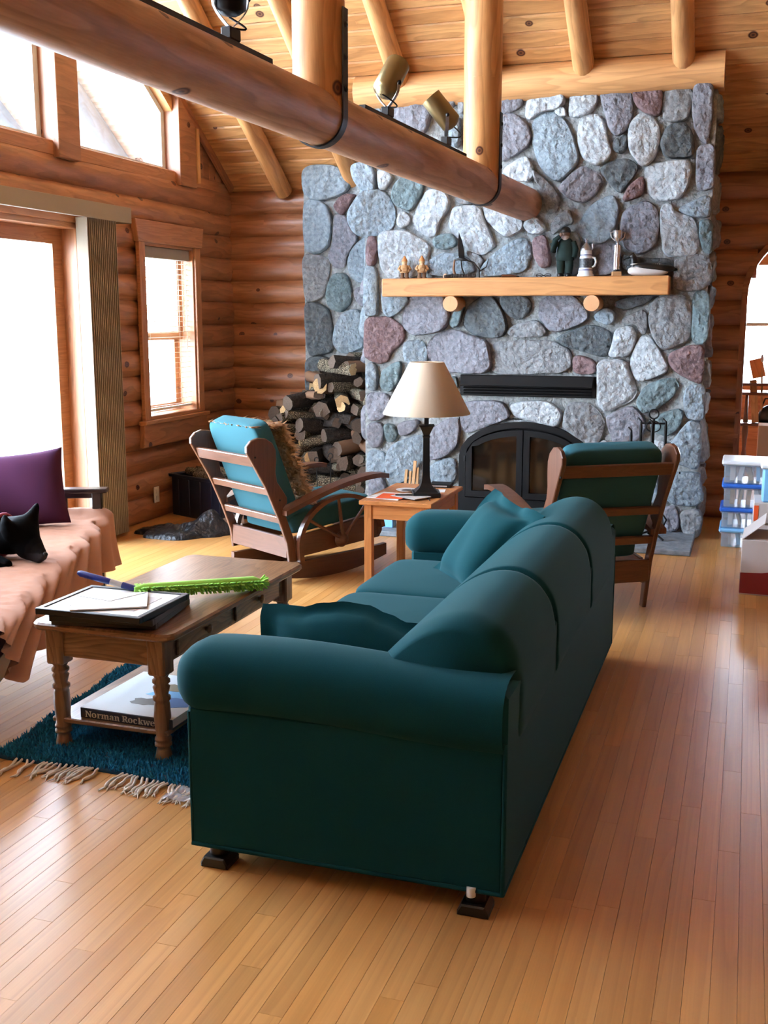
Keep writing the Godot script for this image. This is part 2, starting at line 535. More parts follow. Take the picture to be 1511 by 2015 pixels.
func make_view():
	var cam := Camera3D.new()
	cam.name = "camera"
	add_child(cam)
	cam.position = EYE
	cam.basis = view
	cam.fov = rad_to_deg(2.0 * atan(1007.5 / LENS))
	cam.near = 0.05
	cam.far = 400.0
	cam.current = true
	var sky := ProceduralSkyMaterial.new()
	sky.sky_top_color = Color(0.80, 0.89, 1.0)
	sky.sky_horizon_color = Color(0.97, 0.98, 1.0)
	sky.ground_bottom_color = Color(0.80, 0.82, 0.84)
	sky.ground_horizon_color = Color(0.95, 0.96, 0.97)
	sky.sky_energy_multiplier = 1.0
	sky.ground_energy_multiplier = 1.0
	var s := Sky.new()
	s.sky_material = sky
	var e := Environment.new()
	e.background_mode = Environment.BG_SKY
	e.sky = s
	e.background_energy_multiplier = 47.0
	e.tonemap_mode = Environment.TONE_MAPPER_LINEAR
	e.tonemap_exposure = 1.0
	e.ambient_light_source = Environment.AMBIENT_SOURCE_SKY
	e.sdfgi_enabled = true
	e.ssao_enabled = true
	e.ssil_enabled = true
	var w := WorldEnvironment.new()
	w.name = "surroundings"
	w.environment = e
	add_child(w)

# ---------- floor, walls, ceiling
func make_floor():
	var fl := structure("floor", "honey-coloured strip wood floor of narrow glossy boards", "floor")
	part(fl, "subfloor", MB.new().span(Vector3(WALL_X - 0.3, -0.16, FRONT_Z + 0.2), Vector3(RIGHT_X + 0.2, -0.021, BACK_Z - 0.1)), mats["card"])
	var wide := 0.0572
	var r := RandomNumberGenerator.new()
	r.seed = 71
	var boards := []
	var n0 := int(floor((WALL_X - 0.12) / wide))
	for k in range(n0, int(RIGHT_X / wide) + 1):
		var z := FRONT_Z - r.randf() * 0.8
		while z > BACK_Z - 0.05:
			var l := r.randf_range(0.35, 1.5)
			var z1 := maxf(z - l, BACK_Z - 0.05)
			var c := Vector3((k + 0.5) * wide, 0, (z + z1) / 2.0)
			# share of the picture that it covers, roughly
			var d := view.inverse() * (c - EYE)
			var seen := 0.0
			if d.z < -0.4 and absf(d.x / d.z) < 0.40 and absf(d.y / d.z) < 0.52:
				seen = (z - z1) / pow(-d.z, 3.0)
			var g := r.randf()
			var t := 0.79 + 0.23 * r.randf()
			var col := Color(t, t * lerpf(0.93, 1.02, g), t * lerpf(0.82, 1.05, g))
			boards.append([seen, c, z - z1, col, Vector2(r.randf() * 9.0, r.randf() * 9.0)])
			z = z1
	boards.sort_custom(func(a, b): return a[0] > b[0])
	var rest := MB.new()
	var wood: Material = mats["floor_wood"]
	for k in boards.size():
		var b: Array = boards[k]
		var m := rest if k >= 300 else MB.new()
		m.uo = b[4]
		m.color(b[3])
		m.bx(Vector3(b[1].x, -0.0105, b[1].z), Vector3(wide - 0.0005, 0.021, b[2] - 0.0005), 0.0005 if k < 300 else 0.0)
		if k < 300: part(fl, "board", m, wood)
	var o := part(fl, "boards_beyond", rest, wood)
	o.set_meta("kind", "stuff")

func wall_logs(parent: Node3D, along_x: bool, face: float, spans: Callable, y0: float, y1: float, out: float):
	# courses of round logs; spans(y) gives the stretches that are solid at that height
	var step := 0.1762
	var rad := 0.112
	var y := y0 + step / 2.0
	var k := 0
	while y < y1:
		for s in spans.call(y):
			if s[1] - s[0] < 0.04: continue
			var pts := []
			var rads := []
			var n := maxi(2, int((s[1] - s[0]) / 0.5) + 1)
			for i in n + 1:
				var a := lerpf(s[0], s[1], float(i) / n)
				var w := face + out * (rad - 0.004) + sin(a * 1.7 + k * 2.1) * 0.004
				pts.append(Vector3(a, y, w) if along_x else Vector3(w, y, a))
				rads.append(rad + sin(a * 2.3 + k) * 0.003)
			part(parent, "log", mb().tube(pts, rads, 16, true, 0.012, k), mats["log%d" % rng.randi_range(0, 3)])
		y += step
		k += 1

var arch_c := Vector2(0.42, 1.62)
const ARCH_R := 0.455

func make_walls():
	var back := structure("wall_back", "log wall of stacked golden pine logs behind the stone chimney", "wall")
	wall_logs(back, true, BACK_Z, func(y):
		var half := ARCH_R if y < arch_c.y else sqrt(maxf(0.0, ARCH_R * ARCH_R - pow(y - arch_c.y, 2.0)))
		if y > arch_c.y + ARCH_R: return [[WALL_X - 0.2, RIGHT_X]]
		return [[WALL_X - 0.2, arch_c.x - half], [arch_c.x + half, RIGHT_X]], 0.0, EAVE - 0.06, -1.0)
	# backing so that no light leaks between the courses, cut for the arch
	var m := MB.new()
	var zc := BACK_Z - 0.15
	m.span(Vector3(WALL_X - 0.3, 0, zc - 0.03), Vector3(arch_c.x - ARCH_R - 0.0, EAVE + 0.1, zc + 0.03))
	m.span(Vector3(arch_c.x + ARCH_R, 0, zc - 0.03), Vector3(RIGHT_X + 0.2, EAVE + 0.1, zc + 0.03))
	m.span(Vector3(arch_c.x - ARCH_R, arch_c.y + ARCH_R, zc - 0.03), Vector3(arch_c.x + ARCH_R, EAVE + 0.1, zc + 0.03))
	for s in [-1.0, 1.0]:
		for k in 8:
			var a0 := PI / 2 * k / 8.0
			var a1 := PI / 2 * (k + 1) / 8.0
			m.prism([Vector2(arch_c.x + s * cos(a0) * ARCH_R, arch_c.y + sin(a0) * ARCH_R), Vector2(arch_c.x + s * cos(a1) * ARCH_R, arch_c.y + sin(a1) * ARCH_R), Vector2(arch_c.x + s * cos(a1) * ARCH_R, arch_c.y + ARCH_R), Vector2(arch_c.x + s * cos(a0) * ARCH_R, arch_c.y + ARCH_R)] if k < 7 else [Vector2(arch_c.x + s * cos(a0) * ARCH_R, arch_c.y + sin(a0) * ARCH_R), Vector2(arch_c.x, arch_c.y + ARCH_R), Vector2(arch_c.x + s * cos(a0) * ARCH_R, arch_c.y + ARCH_R)], 0.06, Transform3D(Basis(), Vector3(0, 0, zc)))
	part(back, "backing", m, mats["log0"])
	# lining of the arch
	var o := []
	var i := []
	for k in 25:
		var a := PI * k / 24.0
		o.append(Vector2(arch_c.x + cos(a) * (ARCH_R + 0.03), arch_c.y + sin(a) * (ARCH_R + 0.03)))
		i.append(Vector2(arch_c.x + cos(a) * (ARCH_R - 0.012), arch_c.y + sin(a) * (ARCH_R - 0.012)))
	var lin := MB.new()
	for k in 24: lin.prism([o[k], o[k + 1], i[k + 1], i[k]], 0.235, Transform3D(Basis(), Vector3(0, 0, BACK_Z - 0.115)))
	for s in [-1.0, 1.0]: lin.span(Vector3(arch_c.x + s * (ARCH_R - 0.012), 0, BACK_Z - 0.232), Vector3(arch_c.x + s * (ARCH_R + 0.03), arch_c.y, BACK_Z + 0.002))
	part(back, "arch_lining", lin, mats["log1"])

	var left := structure("wall_left", "log wall of the glazed gable end with openings for door and window", "wall")
	wall_logs(left, false, WALL_X, func(y):
		var s := []
		var cuts := []
		if y < DOOR_TOP: cuts.append([DOOR_A, DOOR_B])
		if y > WIN_LO - 0.02 and y < WIN_HI + 0.02: cuts.append([WIN_A, WIN_B])
		cuts.sort_custom(func(a, b): return a[0] < b[0])
		var z := BACK_Z - 0.2
		for c in cuts:
			s.append([z, c[0]])
			z = c[1]
		s.append([z, FRONT_Z])
		return s, 0.0, 2.46, -1.0)
	var lm := MB.new()
	var xa := WALL_X - 0.19
	var xb := WALL_X - 0.13
	lm.span(Vector3(xa, 0, BACK_Z - 0.3), Vector3(xb, 2.47, WIN_A))
	lm.span(Vector3(xa, 0, WIN_A), Vector3(xb, WIN_LO, WIN_B))
	lm.span(Vector3(xa, WIN_HI, WIN_A), Vector3(xb, 2.47, WIN_B))
	lm.span(Vector3(xa, 0, WIN_B), Vector3(xb, 2.47, DOOR_A))
	lm.span(Vector3(xa, DOOR_TOP, DOOR_A), Vector3(xb, 2.47, DOOR_B))
	lm.span(Vector3(xa, 0, DOOR_B), Vector3(xb, 2.47, FRONT_Z + 0.2))
	part(left, "backing", lm, mats["log1"])
	# the side of the room that the photograph does not show
	var right := structure("wall_right", "plain pine board wall on the far side of the room", "wall")
	part(right, "panel", MB.new().prism([Vector2(BACK_Z - 0.3, -0.1), Vector2(FRONT_Z + 0.2, -0.1), Vector2(FRONT_Z + 0.2, EAVE), Vector2(RIDGE_Z, roof(RIDGE_Z) + 0.1), Vector2(BACK_Z - 0.3, EAVE)], 0.2, Transform3D(Basis(Vector3(0, 0, 1), Vector3(0, 1, 0), Vector3(-1, 0, 0)), Vector3(RIGHT_X + 0.1, 0, 0))), mats["log1"])
	var front := structure("wall_front", "plain pine board wall behind the viewer", "wall")
	part(front, "panel", MB.new().span(Vector3(WALL_X - 0.2, -0.1, FRONT_Z), Vector3(RIGHT_X + 0.2, EAVE + 0.1, FRONT_Z + 0.2)), mats["log1"])

const DOOR_A := -6.06
const DOOR_B := -2.7
const DOOR_TOP := 2.06
const WIN_A := -7.54
const WIN_B := -6.80
const WIN_LO := 0.74
const WIN_HI := 1.985

func make_gable():
	# framing, glass and panelling above the log wall, up to the slope of the ceiling
	var g := structure("wall_gable", "glazed triangular gable above the log wall with pine posts", "wall")
	var sill := 2.53
	var xf := Transform3D(Basis(Vector3(0, 0, 1), Vector3(0, 1, 0), Vector3(-1, 0, 0)), Vector3(WALL_X - 0.09, 0, 0))
	# a pair of full logs under the windows
	part(g, "sill_board", mb().span(Vector3(WALL_X - 0.20, 2.44, BACK_Z - 0.1), Vector3(WALL_X - 0.02, sill, FRONT_Z), 0.006), mats["trim_wood"])
	var posts := [[-7.62, -7.37], [-6.10, -5.87], [-4.62, -4.40], [-3.31, -3.09], [-2.0, -1.78], [-0.53, -0.30], [0.97, 1.22]]
	for p in posts:
		part(g, "post", mb().prism([Vector2(p[0], sill - 0.1), Vector2(p[1], sill - 0.1), Vector2(p[1], roof(p[1])), Vector2(p[0], roof(p[0]))], 0.16, xf.translated(Vector3(0.035, 0, 0)), 0.004), mats["log%d" % rng.randi_range(0, 3)])
	for k in posts.size() - 1:
		var a: float = posts[k][1]
		var b: float = posts[k + 1][0]
		var top := func(z): return minf(roof(z) - 0.16, 4.7)
		var w := structure("window_%d" % (k + 2), "clear upper gable window between pine posts", "window")
		var i := 0.05
		part(w, "window_frame", MB.new().ring([Vector2(a, sill), Vector2(b, sill), Vector2(b, top.call(b)), Vector2(a, top.call(a))], [Vector2(a + i, sill + 0.03), Vector2(b - i, sill + 0.03), Vector2(b - i, top.call(b - i) - i), Vector2(a + i, top.call(a + i) - i)], 0.06, xf.translated(Vector3(-0.04, 0, 0))), mats["white_plastic"])
		part(w, "pane", MB.new().prism([Vector2(a + i, sill + 0.03), Vector2(b - i, sill + 0.03), Vector2(b - i, top.call(b - i) - i), Vector2(a + i, top.call(a + i) - i)], 0.008, xf.translated(Vector3(-0.05, 0, 0))), mats["pane"])
		# infill above the glass
		part(g, "header", mb().prism([Vector2(a, top.call(a)), Vector2(b, top.call(b)), Vector2(b, roof(b)), Vector2(a, roof(a))], 0.12, xf), mats["plank1"])
	# narrow vertical boards in the low corners
	for e in [[BACK_Z, -7.62], [1.22, FRONT_Z]]:
		var n := 6
		for k in n:
			var a := lerpf(e[0], e[1], float(k) / n)
			var b := lerpf(e[0], e[1], float(k + 1) / n)
			part(g, "panel_board", mb().prism([Vector2(a + 0.002, sill - 0.03), Vector2(b - 0.002, sill - 0.03), Vector2(b - 0.002, roof(b)), Vector2(a + 0.002, maxf(roof(a), sill - 0.02))], 0.12, xf, 0.004), mats["log%d" % rng.randi_range(0, 2)])
	part(g, "edge_strip", mb().span(Vector3(WALL_X - 0.05, sill - 0.06, -7.665), Vector3(WALL_X + 0.035, roof(-7.65) - 0.05, -7.625), 0.004), mats["plank3"])
	# moulding where the gable meets the ceiling
	for s in [[BACK_Z, RIDGE_Z], [FRONT_Z, RIDGE_Z]]:
		part(g, "moulding", mb().bar(Vector3(WALL_X + 0.012, roof(s[0]) - 0.03, s[0]), Vector3(WALL_X + 0.012, roof(s[1]) - 0.03, s[1]), 0.03, 0.06, 0.004), mats["log1"])

func make_ceiling():
	var c := structure("ceiling", "sloped ceiling of knotty pine planks with round log rafters", "ceiling")
	var ang := atan(RISE)
	var wide := 0.128
	var run := (RIDGE_Z - BACK_Z) / cos(ang)
	var n := int(run / wide) + 1
	for side in [1.0, -1.0]:
		var foot := Vector3(0, EAVE, BACK_Z if side > 0 else FRONT_Z)
		var along := Vector3(0, sin(ang), cos(ang) * side)
		var normal := Vector3(0, cos(ang), -sin(ang) * side)
		for k in n + 2:
			var at := foot + along * ((k - 1.5) * wide) + normal * 0.012
			if side < 0 and k > 0 and k < n: # out of view: wide boards do
				if k % 6 != 1: continue
				part(c, "plank", mb().box(Transform3D(Basis(Vector3.RIGHT * side, normal, along), Vector3((WALL_X + RIGHT_X) / 2.0, 0, 0) + at + along * wide * 2.5), Vector3(RIGHT_X - WALL_X + 0.6, 0.024, wide * 6.0)), mats["plank0"])
				continue
			part(c, "plank", mb().box(Transform3D(Basis(Vector3.RIGHT * side, normal, along), Vector3((WALL_X + RIGHT_X) / 2.0, 0, 0) + at), Vector3(RIGHT_X - WALL_X + 0.5, 0.024, wide - 0.002), 0.009), mats["plank%d" % rng.randi_range(0, 3)])
		part(c, "roof_deck", MB.new().box(Transform3D(Basis(Vector3.RIGHT * side, normal, along), foot + Vector3((WALL_X + RIGHT_X) / 2.0, 0, 0) + along * run * 0.5 + normal * 0.085), Vector3(RIGHT_X - WALL_X + 0.45, 0.1, run + 0.7)), mats["plank0"])
	var x := -3.59
	while x < RIGHT_X:
		var zf := BACK_Z + 0.02
		if x > -2.65 and x < -0.25: zf = STONE_Z - 0.1
		var off := 0.075
		part(c, "rafter", mb().tube([Vector3(x, roof(zf) - off, zf), Vector3(x, roof(-6) - off, -6.0), Vector3(x, roof(RIDGE_Z) - off, RIDGE_Z)], [0.070, 0.066, 0.066], 14, true, 0.01, int(x * 10)), mats["plank%d" % rng.randi_range(0, 2)])
		x += 0.6215
	part(c, "ridge_log", mb().tube([Vector3(WALL_X, roof(RIDGE_Z) - 0.14, RIDGE_Z), Vector3(RIGHT_X, roof(RIDGE_Z) - 0.14, RIDGE_Z)], 0.15, 14), mats["beam_wood"])

func make_outside():
	var gr := structure("ground", "pale open ground outside the glass", "ground")
	part(gr, "field", MB.new().span(Vector3(-90, -0.65, -90), Vector3(90, -0.45, 90)), mats["ground"])
	var dk := structure("porch", "porch deck outside the glazed wall", "porch")
	part(dk, "deck", MB.new().span(Vector3(-6.6, -0.2, BACK_Z - 1.0), Vector3(WALL_X - 0.2, -0.05, FRONT_Z)), mats["soffit"])
	# roof overhang with its planks and two outer rafters
	var ov := structure("overhang", "gable roof overhang of pale planks outside the upper windows", "overhang")
	var ang := atan(RISE)
	var wide := 0.18
	for side in [1.0, -1.0]:
		var foot := Vector3(0, EAVE, BACK_Z if side > 0 else FRONT_Z)
		var along := Vector3(0, sin(ang), cos(ang) * side)
		var normal := Vector3(0, cos(ang), -sin(ang) * side)
		var n := int((RIDGE_Z - BACK_Z) / cos(ang) / wide) + 3
		for k in n:
			part(ov, "plank", mb().box(Transform3D(Basis(Vector3.RIGHT * side, normal, along), foot + along * ((k - 2.5) * wide) + normal * 0.02 + Vector3(WALL_X - 0.95, 0, 0)), Vector3(1.4, 0.024, wide - 0.003), 0.005), mats["soffit"])
		for x in [-4.85, -5.62]:
			part(ov, "rafter", mb().tube([foot - along * 0.5 - normal * 0.09 + Vector3(x, 0, 0), foot + along * 6.1 - normal * 0.09 + Vector3(x, 0, 0)], 0.09, 12), mats["trunk"])
	var tp := on_x(322, 640, -9.0)
	single("tree_trunk", mb().tube([Vector3(tp.x, -0.5, tp.z), Vector3(tp.x, 7.0, tp.z)], [0.16, 0.12], 12), mats["trunk"], "grey tree trunk outside the window with the slatted blind", "tree")

# stones of the chimney: kind of stone, then the outline as pixels of the photograph laid onto the chimney's face
const STONES := [
	["b", 691,339,693,325,715,319,735,330,738,356,737,374,718,376,700,361],
	["b", 720,378,752,376,769,398,776,421,771,448,747,459,718,465,698,457,688,435,690,415,708,388],
	["w", 743,335,765,339,774,351,759,373,747,373,745,356],
	["b", 715,186,741,186,741,206,753,218,752,250,718,250], ["p", 757,190,775,188,768,225,757,235],
	["p", 787,189,828,180,842,180,846,215,848,228,834,265,800,250,772,228], ["g", 861,178,896,176,898,204,887,214,870,189],
	["b", 889,233,906,233,906,292,880,282,876,265,893,254], ["g", 904,176,925,174,930,215,910,225,903,218], ["p", 915,230,970,225,972,300,920,300],
	["p", 980,166,1026,163,1030,195,1023,213,998,222,976,225], ["g", 934,172,970,168,970,215,938,220],
	["w", 1056,161,1102,158,1111,201,1096,216,1068,219,1047,234,1036,231,1036,207,1044,186], ["w", 1096,210,1111,212,1115,228,1102,230,1091,222],
	["w", 1120,161,1157,154,1172,173,1175,198,1163,222,1132,230,1120,227,1123,192],
	["p", 1175,158,1233,149,1242,192,1245,228,1230,256,1214,266,1199,253,1190,219,1182,186],
	["r", 1248,149,1300,143,1303,201,1297,228,1269,222,1248,201,1245,173],
	["b", 1309,145,1406,136,1406,161,1364,163,1312,160], ["g", 1312,169,1362,167,1357,228,1339,239,1307,237,1304,210],
	["p", 1367,166,1405,167,1402,225,1394,282,1379,277,1367,253,1362,222],
	["p", 980,228,1013,225,1038,247,1045,271,1035,292,985,318,976,300],
	["b", 1068,225,1102,228,1123,259,1138,310,1123,335,1096,356,1068,335,1050,286,1048,247],
	["w", 1144,231,1175,227,1190,243,1196,280,1204,298,1193,317,1172,324,1147,310,1137,271], ["d", 1207,278,1233,262,1234,292,1224,303,1208,297],
	["w", 1242,240,1263,224,1284,231,1298,253,1297,289,1277,323,1260,324,1239,295,1237,268],
	["d", 1312,250,1345,240,1361,259,1365,292,1359,310,1309,310,1300,283], ["p", 1373,289,1406,286,1406,329,1405,368,1385,374,1370,368,1370,323],
	["d", 1193,323,1230,312,1251,323,1254,335,1233,365,1220,380,1199,359,1182,335], ["p", 1105,365,1144,326,1175,341,1187,359,1163,390,1147,399,1120,390,1100,371],
	["r", 1263,347,1269,359,1266,384,1230,397,1227,387,1242,362], ["w", 1272,326,1333,317,1357,320,1357,350,1339,390,1312,393,1281,390,1271,350],
	["w", 986,335,1035,306,1047,326,1050,347,1038,359,1004,350], ["g", 1050,335,1080,359,1102,390,1096,414,1078,420,1065,371,1052,352],
	["b", 1333,411,1397,380,1399,423,1385,429,1351,423], ["b", 1163,405,1205,384,1217,408,1214,432,1205,463,1187,478,1150,475,1138,444],
	["p", 1230,414,1272,396,1294,414,1297,444,1292,480,1262,500,1228,485,1222,445], ["w", 1302,408,1321,402,1330,420,1366,429,1372,470,1370,495,1345,503,1306,501,1301,450],
	["t", 1376,435,1402,434,1402,470,1400,497,1384,495,1376,465],
	["w", 842,375,870,377,885,394,883,413,864,436,859,462,842,464,819,449,813,430,828,400], ["w", 895,411,919,407,946,409,957,445,969,470,972,483,948,500,919,487,893,458,885,445,891,424],
	["w", 952,405,976,413,1012,415,1029,436,1027,453,997,468,978,453,957,432], ["w", 1033,436,1056,426,1077,451,1063,460,1044,460,1031,447],
	["g", 1084,436,1120,409,1130,440,1105,448,1086,464], ["b", 986,489,1029,466,1046,494,1035,534,984,542,948,542,952,521],
	["r", 1048,470,1075,462,1086,521,1065,528,1050,504], ["t", 853,470,876,460,893,462,900,483,876,492,857,487], ["g", 914,491,952,506,946,530,929,515],
	["b", 842,517,870,498,906,500,925,513,935,538,847,544], ["w", 750,458,800,455,838,478,845,490,838,510,838,530,800,548,771,549,752,527,748,495],
	["w", 787,418,801,418,809,432,806,443,789,450,781,438], ["t", 779,359,799,347,833,359,830,379,810,416,781,405,771,388], ["g", 838,352,880,365,860,372,840,368],
	["g", 897,388,919,394,936,400,919,403,902,400], ["b", 1098,470,1135,455,1145,500,1140,540,1100,540], ["p", 1150,485,1212,478,1222,510,1210,540,1150,540],
	["d", 1224,500,1260,508,1320,508,1320,532,1230,536], ["r", 723,467,737,466,743,484,742,508,737,521,723,521], ["b", 717,524,743,528,744,617,735,620,717,619],
	["b", 752,560,785,560,805,589,797,603,781,618,766,624,755,612], ["p", 814,580,867,575,883,617,883,632,871,649,843,656,812,658,795,641,795,617],
	["t", 885,625,905,605,915,600,905,640,890,645], ["d", 922,603,960,578,986,606,998,643,988,662,955,663,926,653,912,636],
	["r", 722,625,766,626,778,634,794,646,795,662,790,675,772,690,765,708,749,714,730,707,720,700,719,665], ["b", 797,672,833,670,842,705,836,715,800,715,795,691],
	["p", 857,661,895,649,943,667,958,674,967,715,955,732,921,733,881,730,850,711,843,684], ["t", 752,730,775,715,790,712,788,745,772,770,753,766,750,752],
	["b", 723,717,735,714,743,726,743,765,735,768,723,763], ["p", 723,774,755,774,769,783,768,798,760,816,752,824,732,828,724,810],
	["p", 724,834,750,832,755,842,754,866,747,878,733,880,724,861], ["t", 758,834,776,836,783,852,778,866,764,870,760,857],
	["b", 724,886,754,889,760,906,759,926,750,932,724,931], ["b", 764,891,778,873,826,857,831,868,828,914,815,932,794,948,769,948,762,918],
	["p", 785,831,826,825,819,844,801,856,787,856], ["p", 847,847,881,825,900,825,905,845,900,879,874,898,844,902], ["b", 844,916,895,897,898,950,844,952],
	["p", 911,791,987,789,1000,814,997,824,942,844,914,851,908,817], ["b", 800,725,835,725,850,745,845,790,805,795,795,760], ["g", 850,740,885,740,895,780,860,800],
	["w", 1003,800,1025,791,1080,790,1104,810,1097,836,1083,838,1018,822], ["g", 1121,795,1155,793,1179,812,1190,838,1176,872,1162,875,1135,858,1110,840,1113,814],
	["t", 888,741,900,742,902,763,890,766], ["g", 975,674,1032,671,1088,672,1117,688,1123,717,1105,733,1038,735,975,735,970,705],
	["r", 1128,702,1146,700,1172,711,1172,735,1129,735], ["d", 983,586,1024,578,1044,592,1044,612,1024,630,997,618], ["p", 1064,592,1091,579,1126,580,1155,612,1155,630,1102,652,1079,647,1062,621],
	["g", 1006,644,1024,636,1056,629,1075,652,1067,662,1018,664,999,656], ["d", 1120,653,1166,639,1204,656,1201,682,1190,703,1149,691,1117,682,1096,667],
	["b", 1169,621,1193,604,1212,615,1210,630,1195,640,1175,632], ["d", 1213,592,1271,580,1297,577,1271,597,1236,609,1213,604], ["g", 1228,624,1271,607,1272,656,1260,656,1254,639,1225,635],
	["w", 1213,646,1242,641,1252,656,1249,676,1236,701,1197,701,1206,676], ["g", 1286,592,1318,582,1350,586,1360,618,1357,668,1309,688,1289,668,1277,630],
	["t", 1364,577,1394,575,1396,618,1391,674,1361,672,1364,618], ["g", 1328,508,1396,502,1396,568,1325,571,1328,531],
	["w", 1260,664,1280,664,1297,691,1315,726,1289,741,1256,750,1241,723,1243,703], ["r", 1317,696,1356,680,1385,682,1384,723,1379,755,1356,746,1320,723],
	["w", 1178,711,1230,709,1242,741,1252,770,1242,787,1193,809,1177,793,1178,749], ["t", 1271,758,1324,743,1335,761,1321,784,1289,806,1265,811,1253,790],
	["b", 1350,764,1367,758,1388,761,1387,822,1370,826,1350,819,1345,787], ["p", 1195,818,1242,798,1260,815,1271,837,1257,866,1210,876,1196,834],
	["t", 1289,821,1332,804,1344,813,1335,842,1312,858,1294,851,1279,840], ["b", 1344,842,1356,830,1380,834,1379,870,1377,892,1371,924,1320,906,1318,884,1324,868],
	["w", 1265,872,1310,866,1312,895,1290,912,1268,915], ["b", 1310,933,1376,930,1376,949,1385,981,1364,996,1328,992,1298,974],
	["p", 1304,1000,1331,995,1337,1039,1313,1046,1305,1019], ["g", 1337,1008,1374,1002,1383,1020,1376,1055,1352,1055,1342,1039], ["w", 1170,880,1190,864,1204,880,1185,890],
	["p", 1215,885,1258,885,1262,925,1222,930], ["b", 1225,940,1292,930,1290,995,1235,1000], ["g", 1230,1008,1298,1006,1300,1052,1236,1054],
	["b", 765,957,830,957,830,1000,770,1003], ["d", 842,960,897,958,897,1010,845,1012], ["p", 727,938,757,938,760,990,729,992], ["g", 731,1000,788,1010,785,1052,733,1052], ["b", 798,1012,893,1018,890,1055,803,1056],
]
const WING_STONES := [
	["b", 597,342,602,332,620,326,649,326,664,330,684,347,687,367,674,381,641,392,615,392,600,379,597,362], ["r", 676,384,691,383,700,384,684,410,674,424,664,416,658,405],
	["b", 600,401,612,395,630,398,646,410,654,432,652,460,646,484,624,497,603,489,598,452,598,421], ["p", 657,425,684,428,690,452,706,470,684,499,679,523,657,524,646,502,655,479],
	["g", 598,503,624,503,647,513,647,533,641,577,624,590,605,593,600,553], ["t", 657,540,681,540,691,563,691,594,673,614,649,604,645,573],
	["b", 708,474,728,469,730,552,708,555,691,543,685,516,691,494], ["p", 735,560,735,612,706,599,698,578,702,567], ["d", 603,598,623,598,646,610,652,634,655,666,654,690,634,695,614,699,607,679,604,639],
	["b", 687,612,704,611,717,624,718,666,714,683,691,693,669,691,657,676,659,651,671,622], ["d", 606,707,634,702,656,712,661,722,650,745,645,790,606,800,604,740], ["b", 664,706,683,701,712,696,725,703,720,730,664,732],
	["g", 665,740,725,738,725,800,668,800], ["p", 610,810,660,806,665,870,612,875], ["b", 670,810,726,808,726,880,672,884], ["g", 612,884,660,880,664,950,615,955], ["p", 672,892,726,890,726,960,675,962],
	["b", 700,325,722,325,722,372,705,372],
]

func stone(parent: Node3D, kind: String, pts: Array, normal: Vector3, sd: int, thick := 0.0):
	# a rough field stone: pts run round its outline on the wall, its face bulges along the normal
	var r := RandomNumberGenerator.new()
	r.seed = sd * 7919 + 13
	var mid := Vector3.ZERO
	for p in pts: mid += p / float(pts.size())
	pts = pts.map(func(p): return mid + (p - mid) * 1.075)
	# closer points along the outline, corners cut, edge made uneven
	var line := []
	for round_ in 2:
		line = []
		var cut := 0.2 if round_ == 0 else 0.25
		for k in pts.size():
			var a: Vector3 = pts[k]
			var b: Vector3 = pts[(k + 1) % pts.size()]
			line.append(a.lerp(b, cut))
			if round_ == 0: line.append(a.lerp(b, 0.5) + (b - a).cross(normal) * r.randf_range(-0.03, 0.03))
			line.append(a.lerp(b, 1.0 - cut))
		pts = line
	if (pts[1] - pts[0]).cross(pts[2] - pts[1]).dot(normal) < 0.0 and true:
		var area := Vector3.ZERO
		for k in pts.size(): area += (pts[k] - mid).cross(pts[(k + 1) % pts.size()] - mid)
		if area.dot(normal) < 0.0: pts.reverse()
	else:
		var area2 := Vector3.ZERO
		for k in pts.size(): area2 += (pts[k] - mid).cross(pts[(k + 1) % pts.size()] - mid)
		if area2.dot(normal) < 0.0: pts.reverse()
	var n := pts.size()
	var nz := FastNoiseLite.new()
	nz.seed = sd
	nz.frequency = 4.5
	nz.fractal_type = FastNoiseLite.FRACTAL_RIDGED
	nz.fractal_octaves = 4
	nz.fractal_gain = 0.55
	var fine := FastNoiseLite.new()
	fine.seed = sd + 5
	fine.frequency = 10.0
	var h := r.randf_range(0.018, 0.034) + thick
	var tilt := Vector3(r.randf_range(-0.18, 0.18), r.randf_range(-0.18, 0.18), r.randf_range(-0.18, 0.18))
	var rings := [[1.0, -0.035], [1.006, 0.25], [0.99, 0.65], [0.955, 0.9], [0.88, 1.0], [0.78, 1.05], [0.66, 1.1], [0.53, 1.12], [0.40, 1.15], [0.27, 1.16], [0.13, 1.18]]
	var grid := []
	for q in rings:
		var row := []
		for k in n:
			var p: Vector3 = mid + (pts[k] - mid) * q[0]
			var lift: float = q[1] * h if q[1] > 0.0 else q[1]
			if q[1] > 0.0:
				lift += fine.get_noise_3dv(p) * 0.007 * minf(1.0, q[1] * 1.2)
				if q[1] > 0.5: lift += nz.get_noise_3dv(p) * 0.017 * minf(1.0, (1.02 - q[0]) * 9.0) + (p - mid).dot(tilt)
				lift = maxf(lift, 0.004)
			row.append(p + normal * lift)
		grid.append(row)
	var m := MB.new()
	m.smooth(true, 1)
	for i in rings.size() - 1:
		if i > 2: m.smooth(true, 2)
		for k in n:
			var k2 := (k + 1) % n
			m.quad(grid[i][k], grid[i][k2], grid[i + 1][k2], grid[i + 1][k])
	var top: Vector3 = mid + normal * (h * 1.2 + fine.get_noise_3dv(mid) * 0.01)
	for k in n: m.tri(top, grid[-1][k], grid[-1][(k + 1) % n])
	part(parent, "stone", m, mats["stone_" + kind])

